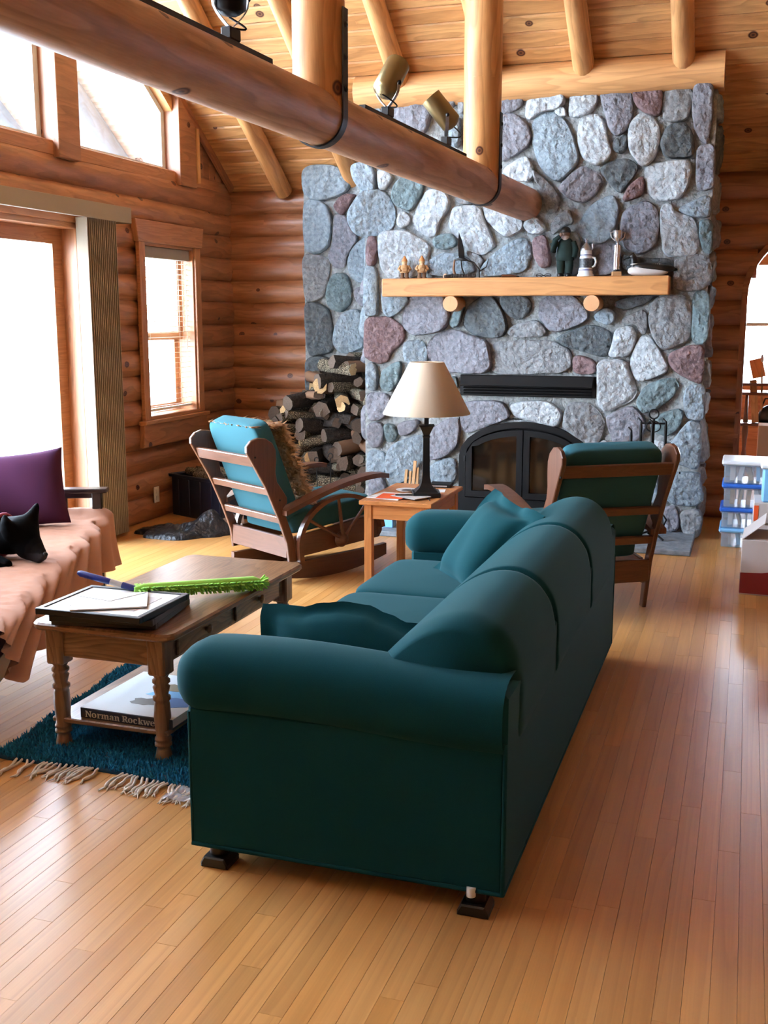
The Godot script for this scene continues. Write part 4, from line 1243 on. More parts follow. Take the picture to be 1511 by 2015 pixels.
func make_sofa():
	var t := thing("sofa", "long dark teal upholstered sofa with rolled arms seen from behind", "sofa")
	var teal: Material = mats["teal"]
	var xr := -0.497
	var xf := -1.355
	var z0 := -2.405
	var z1 := -4.62
	# body
	part(t, "body", MB.new().span(Vector3(xf + 0.02, 0.066, z0 - 0.02), Vector3(xr, 0.30, z1 + 0.02), 0.012), teal)
	part(t, "rear_panel", MB.new().span(Vector3(xr - 0.03, 0.062, z0), Vector3(xr + 0.003, 0.58, z1), 0.012), teal)
	for q in [[z0, -1.0], [z1, 1.0]]:
		var z: float = q[0]
		var s: float = q[1]
		# flat side under the roll
		part(t, "side_panel", MB.new().span(Vector3(xf, 0.062, z), Vector3(xr, 0.46, z + s * 0.19), 0.012), teal)
		# rolled arm pad with a rounded front
		var arm := MB.new()
		arm.surf(func(u, v):
			var a: float = u * TAU * -s
			var k := 1.0
			var x := lerpf(-1.412, xr - 0.004, v)
			var d: float = (x + 1.412) / 0.10
			if d < 1.0: k = sqrt(maxf(0.0, 1.0 - (1.0 - d) * (1.0 - d)))
			var dz := signf(cos(a)) * pow(absf(cos(a)), 0.75) * 0.117 * k
			var dy := signf(sin(a)) * pow(absf(sin(a)), 0.75) * 0.098 * k
			return Vector3(x, 0.517 + dy + 0.012 * sin(v * 5.0), z + s * 0.092 - s * dz), 28, 40, true)
		part(t, "arm_pad", arm, teal)
		part(t, "welt", MB.new().tube([Vector3(xf + 0.004, 0.066, z + s * 0.001), Vector3(xr, 0.066, z + s * 0.001)], 0.006, 8), teal)
		part(t, "welt", MB.new().tube([Vector3(xr, 0.066, z - s * 0.003), Vector3(xr, 0.46, z - s * 0.003)], 0.005, 8), teal)
		part(t, "welt", MB.new().tube([Vector3(xf + 0.006, 0.066, z + s * 0.004), Vector3(xf + 0.006, 0.44, z + s * 0.004)], 0.005, 8), teal)
	part(t, "welt", MB.new().tube([Vector3(xr, 0.066, z0), Vector3(xr, 0.066, z1)], 0.006, 8), teal)
	# rolled back in three sections
	var prof := [Vector2(-0.50, 0.40), Vector2(-0.490, 0.50), Vector2(-0.492, 0.57), Vector2(-0.508, 0.64), Vector2(-0.548, 0.695), Vector2(-0.61, 0.726), Vector2(-0.685, 0.722), Vector2(-0.76, 0.685), Vector2(-0.835, 0.62), Vector2(-0.90, 0.54), Vector2(-0.945, 0.45), Vector2(-0.93, 0.36), Vector2(-0.84, 0.33), Vector2(-0.62, 0.33)]
	var cuts := [z0 - 0.075, -3.09, -3.84, z1 + 0.06]
	for k in 3:
		var a: float = cuts[k]
		var b: float = cuts[k + 1]
		var bc := MB.new()
		bc.surf(func(u, v):
			var n := prof.size()
			var q: float = u * n
			var i := int(q) % n
			var fr := q - floorf(q)
			var p := (prof[i] as Vector2).cubic_interpolate(prof[(i + 1) % n], prof[(i + n - 1) % n], prof[(i + 2) % n], fr)
			var d: float = minf(v, 1.0 - v) * (a - b)
			var edge := 0.11 if (k == 0 and v < 0.5) or (k == 2 and v > 0.5) else 0.035
			var kk := 1.0
			if d < edge: kk = 1.0 - (0.30 if edge > 0.05 else 0.075) * (1.0 - sqrt(maxf(0.0, 1.0 - pow(1.0 - d / edge, 2.0))))
			if d <= 0.0001: kk = 0.001
			var c := Vector2(-0.70, 0.52)
			p = c + (p - c) * kk
			return Vector3(p.x, p.y, lerpf(a, b, v) + (0.004 if d < 0.001 else 0.0) * 0.0), 56, 40, true)
		part(t, "back_cushion", bc, teal)
		if k < 2:
			var wl := []
			for i in range(2, 11):
				wl.append(Vector3(prof[i].x * 1.0, prof[i].y + 0.0, b) + (Vector3(prof[i].x + 0.70, prof[i].y - 0.52, 0)).normalized() * -0.010)
			part(t, "welt", MB.new().tube(wl, 0.006, 8), teal)
	for k in 3:
		var zc := lerpf(z0 - 0.20, z1 + 0.20, (k + 0.5) / 3.0)
		part(t, "seat_cushion", cushion(Vector3(-1.135, 0.355, zc), Vector3(0.56, 0.15, 0.612), 0.22, 44, 20, Basis(), 0.10), teal)
	for q in [[433, 1702, "black_plastic"], [936, 1796, "black_plastic"]]:
		var p := on_floor(q[0], q[1] - 6)
		var r := part(t, "foot", MB.new().lathe([[0.0, 0.0], [0.026, 0.0], [0.026, 0.085], [0.0, 0.085]], 16, Transform3D(Basis(), p)), mats[q[2]])
		part(r, "riser", MB.new().prism([Vector2(-0.040, 0), Vector2(0.040, 0), Vector2(0.040, 0.012), Vector2(0.030, 0.030), Vector2(-0.030, 0.030), Vector2(-0.040, 0.012)], 0.078, Transform3D(Basis(), p), 0.004), mats[q[2]])
		if q[0] > 800: part(r, "glide", MB.new().lathe([[0.012, 0.052], [0.012, 0.075], [0.0, 0.075]], 12, Transform3D(Basis(), p + Vector3(-0.006, 0, 0.028))), mats["white_plastic"])
	for p in [Vector3(-1.30, 0, z1 + 0.07), Vector3(-0.57, 0, z1 + 0.07)]:
		part(t, "foot", MB.new().lathe([[0.0, 0.0], [0.036, 0.0], [0.036, 0.03], [0.026, 0.032], [0.026, 0.085], [0.0, 0.085]], 16, Transform3D(Basis(), p)), mats["black_plastic"])
	base(t, Vector3(-0.93, 0, -3.51))
	# throw pillows
	var n := Vector3(-0.62, 0.60, 0.50).normalized()
	var uy := Vector3(0.55, 0.55, -0.35)
	uy = (uy - n * uy.dot(n)).normalized()
	single("throw_pillow", flanged_pillow(0.36, 0.36, 0.15, 0.05, 0.012, Transform3D(Basis(uy.cross(n), uy, n), Vector3(-0.955, 0.565, -4.10))), teal, "teal flanged throw pillow leaning on the sofa back near the lamp", "pillow")
	var top := on_z(690, 1200, -2.63)
	var a0 := on_z(486, 1224, -2.63)
	var a1 := on_z(868, 1214, -2.63)
	var wd := a1.x - a0.x
	var pn := Vector3(0.05, 0.30, 0.95).normalized()
	var px_ := Vector3(1, 0.0, -0.03)
	px_ = (px_ - pn * px_.dot(pn)).normalized()
	single("throw_pillow", flanged_pillow(wd - 0.10, 0.30, 0.11, 0.05, 0.012, Transform3D(Basis(px_, pn.cross(px_), pn), Vector3((a0.x + a1.x) / 2.0, top.y - 0.205, -2.69)), 0.03, [-0.005, 0.0, 0.003, 0.022, 0.032, 0.028, 0.006, -0.018, -0.022, 0.012]), teal, "teal flanged throw pillow with a wavy edge propped behind the rolled sofa arm", "pillow")

func make_coffee_table():
	var t := thing("coffee_table", "brown oak coffee table with turned legs, side drawers and a lower shelf", "table")
	var oak: Material = mats["oak"]
	var x0 := -2.245
	var x1 := -1.705
	var z0 := -2.94
	var z1 := -4.06
	var h := 0.457
	var outline := []
	for q in [[x1, z0, 0], [x1, z1, 1], [x0, z1, 2], [x0, z0, 3]]:
		for k in 6:
			var rr := 0.045
			var cx: float = q[0] - rr if q[0] == x1 else q[0] + rr
			var cz: float = q[1] - rr if q[1] == z0 else q[1] + rr
			var dir := Vector2.ZERO
			match q[2]:
				0: dir = Vector2(sin(PI / 2 * k / 5.0), cos(PI / 2 * k / 5.0))
				1: dir = Vector2(cos(PI / 2 * k / 5.0), -sin(PI / 2 * k / 5.0))
				2: dir = Vector2(-sin(PI / 2 * k / 5.0), -cos(PI / 2 * k / 5.0))
				3: dir = Vector2(-cos(PI / 2 * k / 5.0), sin(PI / 2 * k / 5.0))
			outline.append(Vector2(cz + dir.y * rr, cx + dir.x * rr))
	# the prism's x is world z, its y is world x, its thickness is height
	var flat := Transform3D(Basis(Vector3(0, 0, 1), Vector3(1, 0, 0), Vector3(0, 1, 0)), Vector3(0, h - 0.013, 0))
	part(t, "table_top", mb().prism(outline, 0.026, flat, 0.007), oak)
	var lx := [-2.17, -1.78]
	var lz := [-3.0, -3.99]
	for x in lx:
		for z in lz:
			part(t, "leg", MB.new().lathe([[0.0, 0.0], [0.027, 0.0], [0.030, 0.012], [0.023, 0.045], [0.019, 0.052], [0.029, 0.058], [0.029, 0.066], [0.024, 0.070], [0.029, 0.078], [0.028, 0.085], [0.024, 0.090], [0.026, 0.12], [0.029, 0.16], [0.026, 0.205], [0.023, 0.212], [0.030, 0.218], [0.030, 0.228], [0.022, 0.234], [0.026, 0.25], [0.029, 0.262], [0.022, 0.270], [0.030, 0.278], [0.030, 0.286], [0.022, 0.294], [0.028, 0.305], [0.0, 0.305]], 18, Transform3D(Basis(), Vector3(x, 0, z))).bx(Vector3(x, 0.368, z), Vector3(0.066, 0.126, 0.066), 0.006), oak)
	part(t, "apron", mb().span(Vector3(lx[0], 0.335, lz[0] + 0.020), Vector3(lx[1], 0.432, lz[0] + 0.002), 0.002), oak)
	part(t, "apron", mb().span(Vector3(lx[0], 0.335, lz[1] - 0.020), Vector3(lx[1], 0.432, lz[1] - 0.002), 0.002), oak)
	part(t, "apron", mb().span(Vector3(lx[0] - 0.020, 0.335, lz[0]), Vector3(lx[0] - 0.002, 0.432, lz[1]), 0.002), oak)
	part(t, "apron", mb().span(Vector3(lx[1] + 0.014, 0.335, lz[0]), Vector3(lx[1] - 0.004, 0.432, lz[1]), 0.002), oak)
	for k in 2:
		var a := lerpf(lz[0] - 0.06, lz[1] + 0.06, k * 0.5 + 0.02)
		var b := lerpf(lz[0] - 0.06, lz[1] + 0.06, k * 0.5 + 0.48)
		var d := part(t, "drawer", mb().span(Vector3(lx[1] + 0.014, 0.345, a), Vector3(lx[1] + 0.024, 0.424, b), 0.004), oak)
		part(d, "knob", MB.new().lathe([[0.008, 0.0], [0.008, 0.008], [0.017, 0.013], [0.017, 0.018], [0.0, 0.022]], 16, Transform3D(Basis(Vector3(0, 1, 0), Vector3(1, 0, 0), Vector3(0, 0, -1)), Vector3(lx[1] + 0.024, 0.385, (a + b) / 2.0))), oak)
	part(t, "lower_shelf", mb().span(Vector3(lx[0] - 0.03, 0.096, lz[0] + 0.02), Vector3(lx[1] + 0.03, 0.114, lz[1] - 0.02), 0.004), oak)
	base(t, Vector3(-1.975, 0, -3.5))

func make_end_table():
	var t := thing("end_table", "small honey pine end table with square legs beside the sofa", "table")
	var w: Material = mats["honey"]
	var h := 0.476
	var x0 := -1.982
	var x1 := -1.565
	var z0 := -5.49
	var z1 := -6.165
	part(t, "table_top", mb().span(Vector3(x0, h - 0.024, z0), Vector3(x1, h, z1), 0.004), w)
	for x in [x0 + 0.045, x1 - 0.045]:
		for z in [z0 - 0.045, z1 + 0.045]:
			part(t, "leg", mb().span(Vector3(x - 0.022, 0, z - 0.022), Vector3(x + 0.022, h - 0.024, z + 0.022), 0.003), w)
	for z in [z0 - 0.04, z1 + 0.04]: part(t, "apron", mb().span(Vector3(x0 + 0.06, h - 0.105, z - 0.009), Vector3(x1 - 0.06, h - 0.024, z + 0.009), 0.002), w)
	for x in [x0 + 0.04, x1 - 0.04]: part(t, "apron", mb().span(Vector3(x - 0.009, h - 0.105, z0 - 0.06), Vector3(x + 0.009, h - 0.024, z1 + 0.06), 0.002), w)
	base(t, Vector3((x0 + x1) / 2.0, 0, (z0 + z1) / 2.0))

const K := 0.915
func side_shape(pts: Array) -> Array:
	return pts.map(func(p): return Vector2(p[0], p[1]) * K)

func wing_chair(t: Node3D, rocker: bool, wood: Material, seat_m: Material, back_m: Material):
	# local axes: forward is -z, the sitter's right is +x
	var half := 0.285 if rocker else 0.295
	var pl := func(x: float): return Transform3D(Basis(Vector3(0, 0, -1), Vector3(0, 1, 0), Vector3(1, 0, 0)), Vector3(x, 0, 0))
	var stile := [[-0.035, 0.14], [-0.05, 0.26], [-0.11, 0.42], [-0.20, 0.62], [-0.325, 0.83], [-0.325, 0.865], [-0.295, 0.897], [-0.245, 0.912], [-0.19, 0.905], [-0.145, 0.875], [-0.12, 0.83], [-0.118, 0.77], [-0.125, 0.70], [-0.115, 0.64], [-0.075, 0.585], [-0.045, 0.54], [-0.045, 0.505], [-0.075, 0.475], [-0.045, 0.40], [0.005, 0.27], [0.022, 0.14]]
	if not rocker:
		stile = stile.map(func(p): return [p[0] * 0.88 + 0.01 - 0.0 * p[1], p[1] * 1.04])
		stile[0] = [0.012, 0.0]
		stile[-1] = [0.052, 0.0]
		stile.insert(1, [-0.015, 0.15])
	var back_line := func(h: float): # rear edge of the stile at a height
		var pts := side_shape(stile)
		for k in pts.size() - 1:
			if pts[k].y <= h and pts[k + 1].y >= h and k < 7: return lerpf(pts[k].x, pts[k + 1].x, (h - pts[k].y) / maxf(0.001, pts[k + 1].y - pts[k].y))
		return pts[4].x
	for s in [-1.0, 1.0]:
		var x: float = s * half
		var st := part(t, "stile", mb_across().prism(side_shape(stile), 0.024, pl.call(x), 0.004), wood)
		for q in [[-0.27, 0.80], [-0.10, 0.53]]:
			part(st, "screw", MB.new().lathe([[0.0, 0.0], [0.006, 0.0], [0.005, 0.003], [0.0, 0.003]], 10, Transform3D(Basis(Vector3(0, 1, 0), Vector3(s, 0, 0), Vector3(0, 0, 1) * s), Vector3(x + s * 0.0125, q[1] * K, -q[0] * K))), mats["iron"])
		# armrest: a bowed board
		var top := []
		var low := []
		for k in 13:
			var u := k / 12.0
			var f := lerpf(-0.085, 0.72, u)
			var y := 0.455 + 0.165 * sin(u * 1.62) * 1.0
			if u > 0.9: y -= (u - 0.9) * 0.12
			top.append([f, y + 0.012])
			low.append([f, y - 0.018])
		low.reverse()
		part(t, "armrest", mb().prism(side_shape(top + low), 0.085, pl.call(x + s * 0.012), 0.004), wood)
		# side rail of the seat
		part(t, "side_rail", mb().prism(side_shape([[-0.01, 0.15], [0.70, 0.20], [0.725, 0.24], [0.72, 0.36], [0.02, 0.285]]), 0.024, pl.call(x - s * 0.026), 0.003), wood)
		if rocker:
			# half wagon wheel between rail and armrest
			var hub := Vector2(0.36, 0.235)
			var rim_o := []
			var rim_i := []
			for k in 25:
				var a := lerpf(PI * 1.05, 0.16, k / 24.0)
				var r := lerpf(0.345, 0.33, k / 24.0)
				rim_o.append(hub + Vector2(cos(a) * r * 1.02, sin(a) * r * 0.86))
				rim_i.append(hub + Vector2(cos(a) * (r - 0.03) * 1.02, sin(a) * (r - 0.03) * 0.86))
			rim_i.reverse()
			rim_o.push_front(Vector2(0.015, 0.14))
			rim_i.push_back(Vector2(0.05, 0.14))
			var wh := part(t, "wheel_rim", mb().prism(side_shape((rim_o + rim_i).map(func(p): return [p.x, p.y])), 0.034, pl.call(x + s * 0.032), 0.0), wood)
			for a in [2.55, 1.68, 0.90]:
				var e: Vector2 = (hub + Vector2(cos(a) * 0.315, sin(a) * 0.275)) * K
				var h2 := hub * K
				part(wh, "spoke", mb().tube([Vector3(x + s * 0.032, h2.y, -h2.x), Vector3(x + s * 0.032, (h2.y + e.y) / 2, -(h2.x + e.x) / 2), Vector3(x + s * 0.032, e.y, -e.x)], [0.009, 0.011, 0.009], 10), wood)
			part(wh, "hub", MB.new().lathe([[0.0, 0.0], [0.045, 0.0], [0.046, 0.012], [0.034, 0.02], [0.030, 0.034], [0.022, 0.036], [0.020, 0.046], [0.0, 0.048]], 20, Transform3D(Basis(Vector3(0, 1, 0), Vector3(s, 0, 0), Vector3(0, 0, 1) * s), Vector3(x + s * 0.012, hub.y * K, -hub.x * K))), wood)
			# curved runner on the floor
			var ru := []
			var rl := []
			for k in 15:
				var u := k / 14.0
				var f := lerpf(-0.07, 0.78, u)
				var y := 0.30 * pow(f - 0.30, 2.0)
				rl.append([f, y])
				ru.append([f, y + 0.075 + 0.05 * sin(u * PI)])
			ru.reverse()
			part(t, "runner", mb().prism(side_shape(rl + ru), 0.03, pl.call(x - s * 0.05), 0.003), wood)
		else:
			part(t, "front_leg", mb().prism(side_shape([[0.64, 0.0], [0.68, 0.0], [0.71, 0.30], [0.71, 0.60], [0.66, 0.60], [0.655, 0.30]]), 0.03, pl.call(x), 0.003), wood)
	# slats across the back, rear rail
	var hs := [0.775, 0.585, 0.405] if rocker else [0.82, 0.58, 0.405]
	for y in hs:
		var z: float = -back_line.call(y * K) - 0.018
		var tl := 0.34
		part(t, "back_slat", mb().box(Transform3D(Basis(Vector3.RIGHT, tl), Vector3(0, y * K, z)), Vector3(half * 2.0 - 0.02, (0.062 if y > 0.7 else 0.042), 0.02), 0.003), wood)
	part(t, "rear_rail", mb().bx(Vector3(0, 0.225 * K, 0.026), Vector3(half * 2.0 - 0.02, 0.115, 0.022), 0.003), wood)
	part(t, "front_rail", mb().bx(Vector3(0, 0.27 * K, -0.69 * K), Vector3(half * 2.0 - 0.02, 0.10, 0.022), 0.003), wood)
	# cushions
	var rec := Basis(Vector3.RIGHT, 0.37)
	part(t, "seat_cushion", cushion(Vector3(0, 0.385 * K, -0.345 * K), Vector3(half * 2.0 - 0.075, 0.12, 0.60), 0.2, 36, 16, Basis(Vector3.RIGHT, 0.10), 0.1), seat_m)
	part(t, "back_cushion", cushion(Vector3(0, (0.685 if rocker else 0.66) * K, 0.060), Vector3(half * 2.0 - 0.075, 0.60 if rocker else 0.56, 0.115 if rocker else 0.10), 0.22, 36, 18, rec, 0.0), back_m)

func make_chairs():
	var th := -deg_to_rad(31.0)
	var a := on_floor(588, 1152)
	var side := Basis(Vector3.UP, th) * Vector3.RIGHT
	var r := thing("rocking_chair", "brown maple wagon-wheel rocking chair with bright blue cushions and sheepskin", "chair", a - side * 0.335, th)
	wing_chair(r, true, mats["maple_dark"], mats["cushion_blue"], mats["cushion_blue"])
	# sheepskin over the front of the back cushion
	var hide := []
	var nz := FastNoiseLite.new()
	nz.seed = 8
	nz.frequency = 7.0
	var sk := MB.new()
	sk.surf(func(u, v):
		var x: float = lerpf(-0.23, 0.23, u) * (1.0 - 0.25 * v)
		var y := (0.955 if v < 0.16 else lerpf(0.945, 0.42, (v - 0.16) / 0.84)) * K
		var f := 0.0
		if v < 0.16: f = lerpf(-0.27, -0.03, v / 0.16)
		else: f = lerpf(-0.03, 0.22, (v - 0.16) / 0.84)
		var p := Vector3(x, y, -f * K)
		var lump := nz.get_noise_3dv(p * 3.0) * 0.03 + 0.035
		return p + Vector3(0, 0.35, -1).normalized() * lump, 30, 40)
	var so := single("sheepskin", sk, mats["fur_light"], "cream and tan sheepskin draped over the rocking chair back", "sheepskin")
	so.transform = r.transform
	var tuft := MB.new()
	for k in 3:
		var an := TAU * k / 3.0
		tuft.tri(Vector3(cos(an), 0, sin(an)) * 0.006, Vector3(0.006, 0.050, 0.008), Vector3(cos(an + 2.1), 0, sin(an + 2.1)) * 0.006)
	var mm := MultiMesh.new()
	mm.transform_format = MultiMesh.TRANSFORM_3D
	mm.mesh = tuft.done()
	var spots := []
	var rr := RandomNumberGenerator.new()
	rr.seed = 4
	for k in 2600:
		var u := rr.randf()
		var v := rr.randf()
		var x := lerpf(-0.23, 0.23, u) * (1.0 - 0.25 * v)
		var y := (0.955 if v < 0.16 else lerpf(0.945, 0.42, (v - 0.16) / 0.84)) * K
		var f := lerpf(-0.27, -0.03, v / 0.16) if v < 0.16 else lerpf(-0.03, 0.22, (v - 0.16) / 0.84)
		var p := Vector3(x, y, -f * K)
		p += Vector3(0, 0.35, -1).normalized() * (nz.get_noise_3dv(p * 3.0) * 0.03 + 0.033)
		var dirn := Vector3(rr.randf_range(-0.7, 0.7), rr.randf_range(-0.9, 0.3), -1.0).normalized()
		spots.append(Transform3D(Basis(Quaternion(Vector3.UP, dirn)), p))
	mm.instance_count = spots.size()
	for k in spots.size(): mm.set_instance_transform(k, spots[k])
	var wool := MultiMeshInstance3D.new()
	wool.name = "wool"
	wool.multimesh = mm
	wool.material_override = mats["fur_light"]
	wool.set_meta("kind", "stuff")
	so.add_child(wool)
	var th2 := deg_to_rad(33.5)
	var foot := on_floor(1264, 1193)
	var side2 := Basis(Vector3.UP, th2) * Vector3.RIGHT
	var c := thing("wing_armchair", "brown wooden slat-back armchair with shaded blue cushions facing the fireplace", "chair", foot - side2 * 0.295 + (Basis(Vector3.UP, th2) * Vector3(0, 0, 0.03)), th2)
	wing_chair(c, false, mats["maple_dark"], mats["cushion_blue"], mats["cushion_blue"])

func flat_at(a: Vector3, b: Vector3, d: Vector3, lift: float) -> Transform3D:
	# frame of a flat rectangular thing: a near-left, b near-right, d far-left corner; x right, y up, z towards the viewer
	var x := (b - a)
	x.y = 0.0
	x = x.normalized()
	var z := x.cross(Vector3.UP)
	var mid := a + (b - a) / 2.0 + (d - a) / 2.0
	return Transform3D(Basis(x, Vector3.UP, z), Vector3(mid.x, lift, mid.z))

func make_lamp():
	var p := on_floor(838, 976, 0.476)
	var t := thing("table_lamp", "table lamp with cream cone shade and black square column on the end table", "lamp", p, 0.35)
	var m: Material = mats["black_plastic"]
	part(t, "base", MB.new().bx(Vector3(0, 0.014, 0), Vector3(0.155, 0.028, 0.155), 0.004), m)
	var col := MB.new()
	var prof := [[0.070, 0.028], [0.062, 0.036], [0.042, 0.052], [0.030, 0.075], [0.024, 0.105], [0.022, 0.12], [0.019, 0.33], [0.023, 0.338], [0.019, 0.346], [0.024, 0.358], [0.040, 0.392], [0.047, 0.396], [0.047, 0.402], [0.014, 0.404], [0.012, 0.47]]
	for k in prof.size() - 1:
		for s in 4:
			var a := PI / 4 + PI / 2 * s
			var b := a + PI / 2
			var q := 1.3
			col.smooth(false).quad(Vector3(cos(a) * prof[k][0] * q, prof[k][1], sin(a) * prof[k][0] * q), Vector3(cos(a) * prof[k + 1][0] * q, prof[k + 1][1], sin(a) * prof[k + 1][0] * q), Vector3(cos(b) * prof[k + 1][0] * q, prof[k + 1][1], sin(b) * prof[k + 1][0] * q), Vector3(cos(b) * prof[k][0] * q, prof[k][1], sin(b) * prof[k][0] * q))
	part(t, "column", col, m)
	part(t, "shade", MB.new().lathe([[0.241, 0.462], [0.243, 0.466], [0.096, 0.745], [0.094, 0.748], [0.092, 0.745, 1], [0.239, 0.466, 1], [0.241, 0.462, 1]], 48), mats["shade"])
	part(t, "bulb", MB.new().lathe([[0.0, 0.47], [0.016, 0.475], [0.017, 0.51], [0.030, 0.55], [0.032, 0.575], [0.02, 0.598], [0.0, 0.605]], 16), mats["white_plastic"])
	var cp := [Vector3(0.0, 0.012, 0.078), Vector3(0.0, 0.004, 0.10), Vector3(0.01, 0.004, 0.16), Vector3(0.012, -0.05, 0.195), Vector3(0.0, -0.25, 0.20), Vector3(-0.01, -0.46, 0.20)]
	part(t, "cord", MB.new().tube(cp, 0.003, 8), mats["black_plastic"])

func make_table_things():
	# on the end table
	var h := 0.4765
	var a := on_floor(722, 983, h)
	var b := on_floor(775, 988, h)
	var d := on_floor(752, 966, h)
	var xf := flat_at(a, b, d, h)
	var mg := thing("magazine", "magazine with orange and white cover on the end table", "magazine")
	part(mg, "pages", MB.new().box(xf * Transform3D(Basis(), Vector3(0.02, 0.003, 0)), Vector3(0.20, 0.006, 0.20)), mats["paper"])
	part(mg, "cover", MB.new().box(xf * Transform3D(Basis(Vector3.UP, 0.25), Vector3(0.04, 0.0075, 0.02)), Vector3(0.15, 0.002, 0.16)), mats["orange_print"], "orange printed cover")
	single("leaflet", MB.new().box(xf * Transform3D(Basis(Vector3.UP, -0.3), Vector3(0.14, 0.0105, -0.01)), Vector3(0.19, 0.003, 0.13)), mats["card_grey"], "grey and white leaflet overlapping the orange magazine", "leaflet")
	var gl := on_floor(800, 975, h + 0.012)
	var pn := thing("pen", "dark pen lying on the grey leaflet", "pen")
	part(pn, "barrel", MB.new().tube([gl + Vector3(-0.06, 0.004, 0.02), gl + Vector3(0.05, 0.004, -0.01)], 0.004, 8), mats["black_plastic"])
	part(pn, "clip", MB.new().tube([gl + Vector3(0.0, 0.009, 0.003), gl + Vector3(0.045, 0.009, -0.009)], 0.0014, 6), mats["steel"])
	var cd := on_floor(801, 966, h)
	var co := thing("saucer", "round white dish with a dark picture on the end table", "dish", cd)
	part(co, "dish", MB.new().lathe([[0.0, 0.0], [0.05, 0.0], [0.064, 0.008], [0.062, 0.010], [0.04, 0.004], [0.0, 0.004]], 28), mats["paper"])
	part(co, "picture", MB.new().lathe([[0.034, 0.0045], [0.0, 0.0052]], 20), mats["iron"])
	var ph := on_floor(868, 957, h)
	var rc := thing("black_box", "thin black box lying on the end table behind the lamp", "box")
	part(rc, "body", MB.new().box(Transform3D(Basis(Vector3.UP, 0.1), ph + Vector3(0, 0.010, 0)), Vector3(0.13, 0.020, 0.12), 0.003), mats["iron"])
	part(rc, "label_strip", MB.new().box(Transform3D(Basis(Vector3.UP, 0.1), ph + Vector3(0, 0.010, 0.0605)), Vector3(0.10, 0.008, 0.001)), mats["grey_plastic"])
	single("note", MB.new().box(Transform3D(Basis(Vector3.UP, 0.2), on_floor(857, 966, h) + Vector3(0, 0.001, 0)), Vector3(0.11, 0.002, 0.11)), mats["paper"], "white note sheet beneath the black box behind the lamp", "paper")
	# picture frames on the coffee table
	var th := 0.4575
	var fr := [[78, 1198, 283, 1218, 172, 1160, 0.512, "topmost of the stack under the envelope"], [97, 1212, 300, 1222, 180, 1172, 0.490, "second in the stack on the coffee table"], [100, 1220, 305, 1230, 184, 1178, 0.469, "lowest in the stack on the coffee table"]]
	for k in 3:
		var q: Array = fr[k]
		var f := flat_at(on_floor(q[0], q[1], q[6]), on_floor(q[2], q[3], q[6]), on_floor(q[4], q[5], q[6]), q[6])
		var w := on_floor(q[0], q[1], q[6]).distance_to(on_floor(q[2], q[3], q[6]))
		var dp := 0.33
		var t := thing("picture_frame", "black picture frame lying flat, " + q[7], "picture frame", Vector3.ZERO, 0.0, "picture frames stacked on the coffee table")
		var bord := MB.new()
		for s in [[0, dp / 2 - 0.01, w, 0.02], [0, -dp / 2 + 0.01, w, 0.02], [w / 2 - 0.01, 0, 0.02, dp - 0.04], [-w / 2 + 0.01, 0, 0.02, dp - 0.04]]:
			bord.box(f * Transform3D(Basis(), Vector3(s[0], 0, s[1])), Vector3(s[2], 0.021, s[3]), 0.002)
		part(t, "border", bord, mats["black_plastic"])
		part(t, "mat_board", MB.new().box(f * Transform3D(Basis(), Vector3(0, 0.001, 0)), Vector3(w - 0.04, 0.012, dp - 0.04)), mats["paper"])
		if k == 0: part(t, "print", MB.new().box(f * Transform3D(Basis(), Vector3(0.01, 0.0075, 0.0)), Vector3(w * 0.62, 0.001, dp * 0.55)), mats["card_grey"], "grey print")
	var e := flat_at(on_floor(147, 1209, 0.526), on_floor(288, 1202, 0.526), on_floor(150, 1165, 0.526), 0.5255)
	var en := thing("envelope", "white envelope lying on the topmost picture frame", "envelope")
	part(en, "paper", MB.new().box(e, Vector3(0.245, 0.004, 0.19)), mats["paper"])
	part(en, "flap", MB.new().prism([Vector2(-0.12, 0.09), Vector2(0.12, 0.09), Vector2(0.0, -0.01)], 0.0012, e * Transform3D(Basis(Vector3(1, 0, 0), Vector3(0, 0, -1), Vector3(0, 1, 0)), Vector3(0, 0.003, 0))), mats["paper"])
	# duster
	var t := thing("duster", "lime green microfibre duster with a blue handle across the coffee table", "duster")
	var p0 := on_floor(272, 1160, 0.525)
	var p1 := on_floor(512, 1146, 0.480)
	var dir := (p1 - p0).normalized()
	var tip := on_floor(153, 1127, 0.575)
	var hd := (p0 - tip).normalized()
	part(t, "handle", MB.new().tube([tip, tip + hd * 0.012, p0 - hd * 0.115, p0 - hd * 0.10], [0.006, 0.0115, 0.0115, 0.010], 14), mats["handle_blue"])
	part(t, "collar", MB.new().tube([p0 - hd * 0.105, p0 - hd * 0.055], [0.0115, 0.010], 14), mats["grey_plastic"])
	part(t, "socket", MB.new().tube([p0 - hd * 0.06, p0 - hd * 0.005], [0.012, 0.010], 14), mats["handle_blue"])
	var body := part(t, "cover", MB.new().tube([p0 - dir * 0.015, p0 + dir * 0.02, p1 - dir * 0.03, p1], [0.010, 0.020, 0.025, 0.014], 18), mats["lime"])
	var side := dir.cross(Vector3.UP).normalized()
	var len_ := p0.distance_to(p1)
	var rr := RandomNumberGenerator.new()
	rr.seed = 77
	var nub := MB.new()
	for row in 8:
		var ang := [-0.7, -0.35, 0.0, 0.35, PI - 0.35, PI, PI + 0.35, PI + 0.7][row] as float
		var n := 56
		for k in n:
			var s := (k + 0.5 * (row % 2) + rr.randf() * 0.2) / n
			var o: Vector3 = p0 + dir * len_ * s
			var out: Vector3 = (side * cos(ang) + Vector3.UP * sin(ang)).normalized()
			out = (out + dir * rr.randf_range(-0.25, 0.25)).normalized()
			nub.tube([o + out * 0.014, o + out * 0.034, o + out * 0.039], [0.0038, 0.0034, 0.0015], 6, false)
